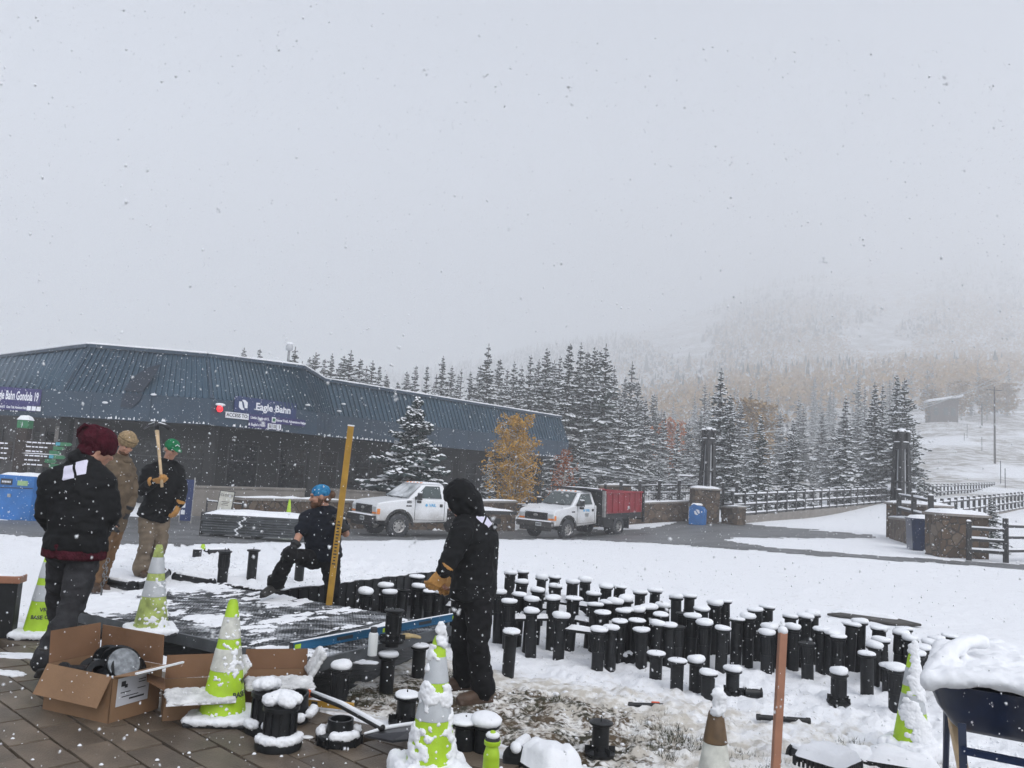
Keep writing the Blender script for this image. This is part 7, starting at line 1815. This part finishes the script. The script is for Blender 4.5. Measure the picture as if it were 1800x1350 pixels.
# ================================================================== people
def hand_pieces(q, wrist, dr, nrm, curl=35, s=1.0, side=1):
    """palm, four fingers of different lengths and a thumb; nrm points out of the palm"""
    dr = Vector(dr).normalized(); nrm = Vector(nrm); nrm = (nrm - dr * nrm.dot(dr)).normalized(); lat = dr.cross(nrm) * side
    T = Matrix((lat, dr, nrm)).transposed(); w = Vector(wrist)
    q.tube([w - dr * .035 * s, w + dr * .02 * s, w + dr * .06 * s, w + dr * .095 * s], [(.030 * s, .026 * s), (.036 * s, .021 * s), (.044 * s, .019 * s), (.042 * s, .015 * s)], 12, lat)
    for k, (ln, off) in enumerate(((.072, -.033), (.084, -.011), (.079, .011), (.062, .032))):
        p = w + dr * (.085 - .004 * abs(k - 1.2)) * s + lat * off * s; pts = [p - dr * .025 * s, p]; a = curl * .55
        for f_ in (.46, .30, .24):
            d_ = dr * math.cos(R(a)) + nrm * math.sin(R(a)) + lat * off * 1.2 * (1 if curl < 50 else .2); pts.append(pts[-1] + d_.normalized() * ln * f_ * s); a += curl
        q.tube(pts, [.0105 * s, .0115 * s, .0108 * s, .0100 * s, .0075 * s], 8)
    p = w + dr * .030 * s + lat * -.032 * s; d1 = (dr * .62 - lat * .62 + nrm * .45).normalized(); d2 = (dr * .85 - lat * .12 + nrm * (.25 + curl / 120)).normalized()
    q.tube([p + lat * .015 * s, p, p + d1 * .038 * s, p + d1 * .040 * s + d2 * .030 * s, p + d1 * .040 * s + d2 * .052 * s], [.014 * s, .0155 * s, .0135 * s, .0115 * s, .008 * s], 8)
def boot_pieces(q, an, toe, s=1.0, shaft=.16, up=None):
    an = Vector(an); toe = Vector(toe); d_ = toe - an; up = Vector(up) if up is not None else Vector((0, 0, 1)); d_ = (d_ - up * d_.dot(up)).normalized(); sole = an - up * .085 * s
    lat = d_.cross(up)
    q.tube([sole - d_ * .075 * s + up * .035 * s, sole - d_ * .05 * s + up * .042 * s, sole + d_ * .03 * s + up * .05 * s, sole + d_ * .12 * s + up * .042 * s, sole + d_ * .185 * s + up * .036 * s, sole + d_ * .215 * s + up * .030 * s],
           [(.022 * s, .028 * s), (.040 * s, .042 * s), (.042 * s, .050 * s), (.050 * s, .042 * s), (.042 * s, .034 * s), (.022 * s, .024 * s)], 12, lat)
    q.tube([sole + up * .03 * s - d_ * .01 * s, an + up * .02 * s, an + up * (shaft - .06) * s], [(.042 * s, .055 * s), (.046 * s, .054 * s), (.054 * s, .060 * s)], 12, lat)
    q.box(sole + up * .010 * s + d_ * .07 * s, (.088 * s, .275 * s, .022 * s), Matrix((lat, d_, up)).transposed())
def head_pieces(q, c, f, up, s=1.0):
    f = Vector(f).normalized(); up = Vector(up); up = (up - f * up.dot(f)).normalized(); lat = f.cross(up); T = Matrix((lat, f, up)).transposed(); c = Vector(c)
    P = lambda x, y, z: c + T @ Vector((x, y, z)) * s
    for p, r_ in (((0, -.014, .022), (.076, .094, .094)), ((0, .022, -.045), (.060, .068, .078)), ((0, .060, -.098), (.033, .030, .028)), ((0, .030, -.085), (.048, .052, .035)), ((0, .083, .016), (.048, .018, .013)),
                  ((0, .098, -.036), (.0135, .020, .017)), ((0, .090, -.012), (.009, .014, .028)), ((.036, .066, -.034), (.022, .024, .022)), ((-.036, .066, -.034), (.022, .024, .022)), ((0, .086, -.064), (.024, .012, .008)), ((0, .084, -.077), (.021, .012, .008)),
                  ((.077, -.008, -.018), (.010, .022, .031)), ((-.077, -.008, -.018), (.010, .022, .031))):
        q.ell(P(*p), tuple(x * s for x in r_), T=T, n=12, m=8)
    return P, T
def limb(q, pts, rad, n=14):
    q.tube(pts, rad, n)
    for p, r_ in zip(pts[1:-1], rad[1:-1]): q.ell(p, r_ if not isinstance(r_, tuple) else r_[0], n=12, m=8)
    for p, r_ in ((pts[0], rad[0]), (pts[-1], rad[-1])): q.ell(p, (r_ if not isinstance(r_, tuple) else r_[0]) * .99, n=12, m=8)
def mid(a, b, t): return Vector(a).lerp(Vector(b), t)
def person(label, J, f, headf, headup=(0, 0, 1), s=1.0, jacket=M['jacket_black'], pants=M['pants_black'], boots=M['boot_black'], gloves=M['glove_black'], hands=None, short=False, coat=.11, hem=.05, bulk=1.0, cuff=.075, skinhands=False, bootup=None, seed=0.0, collar=True, legbulk=1.0):
    base = Vector((J['pelvis'].x, J['pelvis'].y, min(J['anL'].z, J['anR'].z) - .085 * s))
    t = thing('person', label, 'person', base); K = {k: Vector(v) - base for k, v in J.items()}
    f = Vector(f).normalized(); lat = (K['shR'] - K['shL']); up = Vector((0, 0, 1))
    # body: one skin from head to feet
    q = MB(); P, T = head_pieces(q, K['head'], headf, headup, s)
    q.tube([K['chest'], K['neck'], mid(K['neck'], K['head'], .8)], [.075 * s, .058 * s, .056 * s], 14)
    q.tube([K['pelvis'] - (K['waist'] - K['pelvis']).normalized() * .06, K['pelvis'], K['waist'], K['chest'], mid(K['chest'], K['neck'], .75)], [(.13 * s, .09 * s), (.155 * s, .11 * s), (.14 * s, .10 * s), (.16 * s, .11 * s), (.10 * s, .08 * s)], 16, lat)
    for d_ in 'LR':
        limb(q, [mid(K['neck'], K['sh' + d_], .5) - up * .055, K['sh' + d_] - up * .03, K['el' + d_], K['wr' + d_]], [.05 * s, .050 * s, .040 * s, .028 * s])
        limb(q, [K['hip' + d_], K['kn' + d_], K['an' + d_]], [.085 * s, .055 * s, .042 * s])
        h = hands[d_]; hand_pieces(q, K['wr' + d_], h[0], h[1], h[2], s * .98, 1 if d_ == 'R' else -1); foot = K['to' + d_]; q.tube([K['an' + d_], mid(K['an' + d_], foot, .25) - up * .01], [.035 * s, .028 * s], 10)
    me = remesh(q, .0085, 'body', M['skin'], 1); link('body', me, t)
    for sx in (-1, 1):
        q = MB(); q.ell(P(.031 * sx, .0845, -.006), (.011 * s, .007 * s, .006 * s), T=T, n=10, m=6); q.build('eye', M['ink'], t, smooth=True)
    # upper garment
    q = MB(); tor = (K['waist'] - K['pelvis']).normalized(); b = bulk * s
    q.tube([K['pelvis'] - tor * (hem + .0), K['pelvis'] + tor * .04, K['waist'], K['chest'], mid(K['chest'], K['neck'], .62), mid(K['chest'], K['neck'], .98)],
           [(.195 * b, .145 * b), (.190 * b, .145 * b), (.178 * b, .138 * b), (.190 * b, .140 * b), (.150 * b, .108 * b), (.080 * b, .075 * b)], 20, lat)
    for d_ in 'LR':
        e = K['wr' + d_] if not short else mid(K['sh' + d_], K['el' + d_], .68)
        pts = [mid(K['neck'], K['sh' + d_], .45) - up * .02, K['sh' + d_] - up * .02] + ([mid(K['sh' + d_], K['el' + d_], .5), K['el' + d_], mid(K['el' + d_], K['wr' + d_], .5), mid(K['el' + d_], K['wr' + d_], .93)] if not short else [e])
        limb(q, pts, [.080 * b, .082 * b] + ([.074 * b, .066 * b, .060 * b, .052 * b] if not short else [.070 * b]))
    if collar: q.tube([mid(K['chest'], K['neck'], .85), K['neck'] + (K['head'] - K['neck']) * .22], [.082 * b, .074 * b], 16)
    me = remesh(q, .0125, 'jacket', jacket, 3, wr=.010, wscale=8, seed=seed, stretch=1.6); jk = link('jacket' if not short else 'shirt', me, t)
    # trousers
    q = MB(); q.tube([K['waist'] - tor * .04, K['pelvis'], K['pelvis'] - tor * .10], [(.160 * s, .115 * s), (.172 * s, .125 * s), (.135 * s, .105 * s)], 18, lat)
    for d_ in 'LR':
        hp, kn, an = K['hip' + d_], K['kn' + d_], K['an' + d_]; g_ = s * legbulk
        limb(q, [hp, mid(hp, kn, .5), kn, mid(kn, an, .5), mid(kn, an, .97)], [.102 * g_, .092 * g_, .076 * g_, .074 * g_, cuff * g_])
    me = remesh(q, .0125, 'trousers', pants, 3, wr=.012, wscale=7.5, seed=seed + 4, stretch=1.4); link('trousers', me, t)
    for d_ in 'LR':
        q = MB(); boot_pieces(q, K['an' + d_], K['to' + d_], s * 1.04, .15, (bootup or {}).get(d_)); me = remesh(q, .009, 'boot', boots, 1); link('boot', me, t)
        if gloves is not None and hands[d_][3] is not None:
            h = hands[d_]; q = MB(); hand_pieces(q, K['wr' + d_], h[0], h[1], h[2], s * 1.28, 1 if d_ == 'R' else -1); dd_ = Vector(h[0]).normalized(); q.tube([K['wr' + d_] - dd_ * .05, K['wr' + d_] - dd_ * .01], [.060 * s, .050 * s], 14)
            me = remesh(q, .006, 'glove', h[3], 1, wr=.0025, wscale=40); link('glove', me, t)
    return t, K, base, P, T, jk
def on_surface(parent, jk, base, px, py, size, rot, name='jacket_logo', mats=(M['logo'], M['logo_dark'])):
    """print lying on the cloth where the sight line meets it"""
    v = (fw + rx * ((px - 900) / F) + ux * ((675 - py) / F)).normalized()
    ok, hit, n, _ = jk.ray_cast(CAMP - base, v)
    if not ok: return None
    n = (n * .6 - v * .4).normalized(); x = Vector((0, 0, 1)).cross(n).normalized(); y = n.cross(x)
    x, y = x * math.cos(rot) + y * math.sin(rot), y * math.cos(rot) - x * math.sin(rot)
    def sheet(polys, m, off, nm):
        bm = bmesh.new()
        for po in polys:
            vs = [bm.verts.new((a * size, b * size, 0)) for a, b in po]; bm.faces.new(vs)
        bmesh.ops.triangulate(bm, faces=bm.faces[:]); bmesh.ops.subdivide_edges(bm, edges=bm.edges[:], cuts=3, use_grid_fill=True)
        for w_ in bm.verts:
            p = hit + x * w_.co.x + y * w_.co.y + n * .15; ok2, h2, n2, _ = jk.ray_cast(p, -n)
            w_.co = (h2 if ok2 else hit + x * w_.co.x + y * w_.co.y) + n * off
        me = bpy.data.meshes.new(nm); bm.to_mesh(me); bm.free(); me.materials.append(m); return link(nm, me, parent)
    sk = lambda pts: [(a + .14 * b, b) for a, b in pts]
    return sheet([sk([(-.54, .32), (-.54, -.36), (-.48, -.42), (.05, -.42), (.0, -.22), (-.16, .32)]), sk([(.54, -.32), (.54, .36), (.48, .42), (-.05, .42), (.0, .22), (.16, -.32)])], M['logo'], .008, name)
DOWN = Vector((0, 0, -1))
# ---- man in the maroon beanie
J = dict(head=W(176, 787, 5.88), neck=W(152, 812, 5.80), chest=W(138, 868, 5.76), waist=W(138, 928, 5.74), pelvis=W(133, 958, 5.74), shL=W(92, 842, 5.72), elL=W(82, 903, 5.70), wrL=W(108, 943, 5.92), shR=W(182, 846, 5.80), elR=W(194, 905, 5.80), wrR=W(172, 945, 6.0),
         hipL=W(112, 972, 5.76), knL=W(104, 1062, 5.95), anL=W(116, 1150, 6.02), toL=W(122, 1165, 6.25), hipR=W(150, 972, 5.76), knR=W(128, 1062, 5.68), anR=W(80, 1163, 5.52), toR=W(92, 1170, 5.75))
H1 = dict(L=((.6, .6, -.2), (.5, -.6, .5), 40, None), R=((-.5, .6, -.1), (-.4, -.6, .4), 40, None))
t, K, B0, P, T, jk = person('person in maroon beanie and black jacket seen from behind beside the open box', J, (.35, .94, 0), (.72, .58, -.38), (.25, .1, 1), 1.03, M['jacket_black'], M['pants_grey'], M['boot_black'], None, H1, bulk=1.05, cuff=.085, seed=1, hem=.03)
q = MB(); q.ell(P(0, -.02, .035), (.108, .122, .108), T=T, n=16, m=10); q.ell(P(0, -.085, .045), (.092, .085, .088), T=T, n=14, m=9); q.ell(P(0, .03, .015), (.094, .08, .055), T=T, n=14, m=9); q.ell(P(0, -.06, -.055), (.088, .07, .06), T=T, n=14, m=9)
me = remesh(q, .009, 'beanie', M['maroon'], 3, wr=.007, wscale=16, seed=2); link('beanie', me, t)
q = MB()
for k in range(5): q.tube([P(-.05 + .022 * k, -.155 - .006 * k, .0 + .015 * k), P(-.05 + .024 * k, -.172, .05 + .012 * k), P(-.03 + .02 * k, -.150, .10)], [.008, .016, .008], 8)
q.build('beanie_fold', M['maroon'], t, smooth=True, kind='stuff')
q = MB(); q.tube([P(-.02, -.11, -.13), P(0, -.10, -.09), P(.02, -.02, -.135)], [.05, .06, .05], 12); q.ell(P(0, -.09, -.135), (.105, .07, .05), T=T); me = remesh(q, .01, 'hood', M['jacket_black'], 2); link('hood', me, t)
q = MB(); tor = (K['waist'] - K['pelvis']).normalized(); q.tube([K['pelvis'] - tor * .085, K['pelvis'] + tor * .02], [(.205, .155), (.2, .15)], 22, K['shR'] - K['shL']); me = remesh(q, .012, 'shirt_hem', M['maroon'], 2, wr=.008, wscale=10); link('shirt_hem', me, t)
on_surface(jk, jk, B0, 131, 826, .14, R(17))
q = MB(); p0 = W(190, 985, 5.60) - B0
for k in range(9): T3 = Matrix.Rotation(R(90 * (k % 2)), 3, 'Z') @ Matrix.Rotation(R(90), 3, 'X'); c = p0 + Vector((-.010 * (k % 3), 0, -.02 * k)); q.tube([c + T3 @ Vector((.011 * math.cos(a), .016 * math.sin(a), 0)) for a in [R(45 * i) for i in range(9)]], .0028, 5, cap=False)
q.build('key_chain', M['steel'], t, kind='stuff'); q = MB(); q.box(p0 + Vector((-.02, 0, -.21)), (.012, .004, .05)); q.build('key', M['steel'], t)
# ---- man in tan
J = dict(head=W(222, 780, 8.98), neck=W(212, 804, 9.0), chest=W(208, 848, 8.97), waist=W(199, 895, 8.95), pelvis=W(192, 922, 8.95), shR=W(194, 826, 8.84), elR=W(188, 872, 8.70), wrR=W(198, 905, 8.65), shL=W(226, 824, 9.10), elL=W(232, 868, 9.08), wrL=W(224, 897, 8.98),
         hipR=W(184, 932, 8.88), knR=W(174, 982, 8.80), anR=W(160, 1022, 8.78), toR=W(172, 1032, 8.66), hipL=W(199, 932, 9.02), knL=W(188, 980, 8.98), anL=W(172, 1022, 9.05), toL=W(186, 1030, 8.95))
H2 = dict(L=((-.25, -.1, -.95), (-.8, .2, .1), 32, M['glove_black']), R=((.2, -.1, -.95), (.7, .3, .1), 30, M['glove_black']))
t, K, B0, P, T, jk = person('person in tan hooded work jacket and beige knit hat behind the man in maroon beanie', J, (.8, -.55, 0), (.70, -.55, -.42), (.2, 0, 1), 1.0, M['tan'], M['tan_pants'], M['boot_brown'], 1, H2, bulk=1.02, seed=11, cuff=.085)
q = MB(); q.ell(P(0, -.015, .048), (.097, .112, .095), T=T, n=16, m=10); q.ell(P(0, -.005, .025), (.099, .113, .052), T=T, n=16, m=9); me = remesh(q, .008, 'knit_hat', M['beige_knit'], 2, wr=.004, wscale=30); link('knit_hat', me, t)
q = MB()
for k in range(2): q.tube([P(.1 * math.cos(a), -.005 + .113 * math.sin(a), .045 + k * .028) for a in [R(20 * i) for i in range(19)]], .007, 6, cap=False)
q.build('knit_ridge', M['beige_knit'], t, smooth=True, kind='stuff')
q = MB(); q.ell(P(0, .062, -.088), (.045, .034, .035), T=T); q.ell(P(0, .030, -.092), (.060, .05, .032), T=T); me = remesh(q, .008, 'beard', M['beard'], 1); link('beard', me, t)
q = MB(); q.ell(K['neck'] + Vector((-.05, .06, -.02)), (.11, .10, .07)); q.ell(K['neck'] + Vector((.03, 0, -.03)), (.10, .10, .05)); me = remesh(q, .01, 'hood', M['tan'], 2); link('hood', me, t)
# ---- man in the green cap with the pickaxe
J = dict(head=W(302, 789, 9.94), neck=W(294, 812, 9.96), chest=W(286, 848, 9.95), waist=W(280, 885, 9.95), pelvis=W(272, 903, 9.95), shR=W(262, 826, 9.82), elR=W(249, 862, 9.74), wrR=W(271, 846, 9.55), shL=W(312, 824, 10.08), elL=W(319, 862, 10.04), wrL=W(315, 887, 9.95),
         hipR=W(260, 908, 9.90), knR=W(257, 955, 9.84), anR=W(248, 1000, 9.86), toR=W(262, 1010, 9.76), hipL=W(283, 908, 10.02), knL=W(282, 953, 9.98), anL=W(272, 993, 10.08), toL=W(287, 1002, 9.98))
H3 = dict(R=((.75, -.2, .15), (.1, .4, .9), 68, M['glove_tan']), L=((-.25, -.15, -.95), (-.8, .1, .1), 34, M['glove_tan']))
t, K, B0, P, T, jk = person('person in green cap and black jacket holding a pickaxe upright', J, (.8, -.6, 0), (.74, -.50, -.32), (.1, 0, 1), .97, M['jacket_black'], M['khaki'], M['boot_brown'], 1, H3, bulk=1.08, seed=21, cuff=.095, hem=.06, legbulk=1.05)
q = MB(); q.ell(P(0, -.012, .040), (.086, .104, .084), T=T, n=18, m=10)
q.tube([P(0, .07, .035), P(0, .12, .030), P(0, .165, .018)], [(.070, .010), (.066, .008), (.040, .006)], 14, T @ Vector((1, 0, 0))); me = remesh(q, .007, 'cap', M['green_cap'], 1); cp = link('cap', me, t)
q = MB(); q.tube([P(-.03, .090, .070), P(0, .082, .088), P(.03, .090, .070)], .005, 6); q.build('cap_badge', M['sign_white'], cp)
q = MB(); q.ell(P(.0, -.06, -.035), (.074, .05, .05), T=T); link('hair', remesh(q, .009, 'hair', mat('grey_hair', (.25, .24, .23), .8), 1), t)
a, b = W(285, 853, 9.50), W(276, 757, 9.62); tp = thing('pickaxe', 'pickaxe with pale wooden handle held upright by the man in the green cap', 'pickaxe', a)
q = MB(); q.tube([(0, 0, -.02), (b - a) * .3, (b - a) * .8, b - a], [(.017, .021), (.016, .020), (.018, .023), (.024, .030)], 12, (1, 0, 0)); q.build('handle', M['wood'], tp, smooth=True)
hd = W(276, 750, 9.62) - a; ax_ = Vector((.86, -.5, 0))
q = MB(); q.tube([hd + ax_ * x + Vector((0, 0, z)) for x, z in ((-.24, -.035), (-.15, .012), (-.05, .028), (.05, .028), (.14, .014), (.23, -.012))], [(.006, .010), (.015, .015), (.020, .022), (.020, .022), (.022, .014), (.030, .006)], 10, (0, 0, 1)); q.tube([hd + Vector((0, 0, -.03)), hd + Vector((0, 0, .06))], [.032, .034], 12); q.build('pick_head', M['dark_steel'], tp, smooth=True)
q = MB(); q.tube([hd + ax_ * x + Vector((0, 0, z)) for x, z in ((-.16, .026), (-.05, .048), (.05, .048), (.16, .03))], [(.004, .01), (.008, .014), (.008, .014), (.004, .012)], 8, (0, 0, 1)); q.build('snow_line', M['snow'], tp, smooth=True)
# ---- kneeling man with blue headband
J = dict(head=W(562, 871, 8.88), neck=W(571, 894, 8.93), chest=W(566, 928, 8.90), waist=W(568, 960, 8.90), pelvis=W(568, 978, 8.92), shR=W(540, 909, 8.86), elR=W(525, 942, 8.72), wrR=W(517, 960, 8.56), shL=W(592, 909, 8.96), elL=W(608, 938, 8.80), wrL=W(604, 925, 8.62),
         hipR=W(553, 984, 8.88), knR=W(511, 975, 8.50), anR=W(484, 1024, 8.72), toR=W(463, 1016, 8.60), hipL=W(581, 986, 8.94), knL=W(584, 1042, 8.88), anL=W(580, 1098, 8.96), toL=W(576, 1108, 8.80))
H4 = dict(R=((-.35, -.5, -.75), (-.3, .1, -.9), 26, M['glove_black']), L=((-.45, -.25, .85), (-.7, .4, -.2), 66, M['glove_black']))
t, K, B0, P, T, jk = person('bearded person in blue headband with one boot up holding a yellow board', J, (-.2, -.98, 0), (-.92, -.34, -.12), (0, 0, 1), 1.0, M['navy_shirt'], M['pants_black'], M['boot_black'], 1, H4, short=True, bulk=1.06, seed=31, cuff=.088, bootup={'R': Vector((-.35, -.1, .93))}, hem=.02)
q = MB(); q.ell(P(0, -.016, .040), (.084, .103, .080), T=T, n=18, m=10); me = remesh(q, .007, 'headband', M['headband'], 1, wr=.003, wscale=24); link('headband', me, t)
q = MB(); q.ell(P(0, -.135, .000), (.038, .036, .042), T=T, n=12, m=8); q.ell(P(0, -.10, .0), (.03, .04, .03), T=T); q.ell(P(0, -.07, -.045), (.066, .05, .04), T=T); me = remesh(q, .007, 'hair_bun', M['hair'], 1, wr=.004, wscale=50); link('hair_bun', me, t)
q = MB(); q.ell(P(0, .066, -.098), (.040, .036, .042), T=T); q.ell(P(0, .030, -.086), (.062, .058, .034), T=T); q.ell(P(0, .085, -.058), (.030, .014, .010), T=T); q.ell(P(.055, .0, -.05), (.014, .03, .04), T=T); q.ell(P(-.055, .0, -.05), (.014, .03, .04), T=T); me = remesh(q, .007, 'beard', M['beard'], 1, wr=.004, wscale=50); link('beard', me, t)
q = MB(); q.tube([K['neck'] + Vector((.05, -.03, -.035)), K['neck'] + Vector((-.02, -.075, -.07)), K['neck'] + Vector((-.07, -.02, -.02))], [.022, .022, .02], 8); q.build('shirt_collar', M['navy_shirt'], jk, smooth=True)
on_surface(jk, jk, B0, 589, 908, .05, R(8), 'chest_print')
a, b = W(576, 1082, 8.62), W(617, 749, 8.42); tb = thing('yellow_board', 'long yellow wooden board held upright by the kneeling man', 'board', a); B = b - a
q = MB(); q.bar((0, 0, 0), B, .062, .035, (0, 1, 0)); q.build('board', M['yellow_wood'], tb, bevel=.004)
q = MB(); dv = B.normalized(); ty = B.lerp(Vector(), .60); 
for k in range(14): q.bar(B * (.27 + .017 * k) + Vector((0, -.0195, 0)), B * (.277 + .017 * k) + Vector((0, -.0195, 0)), .024 if k % 3 else .036, .003, (0, 1, 0))
q.build('printed_mark', M['ink'], tb, kind='stuff')
q = MB(); q.bar(B, B * 1.006, .066, .038, (0, 1, 0)); q.build('snow_line', M['snow'], tb)
# ---- hooded man
J = dict(head=W(808, 876, 6.14), neck=W(824, 904, 6.18), chest=W(838, 946, 6.18), waist=W(835, 1006, 6.18), pelvis=W(832, 1042, 6.18), shL=W(812, 932, 6.00), elL=W(796, 974, 5.92), wrL=W(780, 1003, 5.88), shR=W(854, 924, 6.36), elR=W(822, 985, 6.40), wrR=W(802, 1012, 6.36),
         hipL=W(842, 1056, 6.10), knL=W(840, 1136, 6.06), anL=W(850, 1212, 6.12), toL=W(812, 1226, 6.02), hipR=W(824, 1056, 6.28), knR=W(812, 1126, 6.26), anR=W(816, 1190, 6.36), toR=W(790, 1198, 6.30))
H5 = dict(L=((-.5, 0, -.8), (-.4, .8, .3), 40, M['glove_tan']), R=((-.5, 0, -.7), (-.4, -.8, .3), 40, M['glove_tan']))
t, K, B0, P, T, jk = person('person in black hooded jacket leaning over the pedestals behind the nearest cone', J, (-.85, .5, 0), (-.80, .22, -.50), (-.35, .1, 1), 1.0, M['jacket_black'], M['pants_black'], M['boot_brown'], 1, H5, bulk=1.10, seed=41, cuff=.088, hem=.04)
q = MB(); q.ell(P(0, -.022, .026), (.105, .122, .118), T=T, n=16, m=10); q.ell(P(0, -.06, -.055), (.100, .095, .10), T=T, n=14, m=9); q.ell(P(0, .015, .055), (.098, .095, .075), T=T, n=14, m=9); q.tube([P(0, -.05, -.05), K['neck'] + Vector((.02, .02, -.05))], [.105, .115], 16); q.ell(P(.062, .035, -.035), (.030, .052, .085), T=T); q.ell(P(-.062, .035, -.035), (.030, .052, .085), T=T)
me = remesh(q, .0095, 'hood', M['jacket_black'], 3, wr=.007, wscale=14, seed=3); hd_ = link('hood', me, t)
on_surface(jk, jk, B0, 852, 914, .115, R(-42))
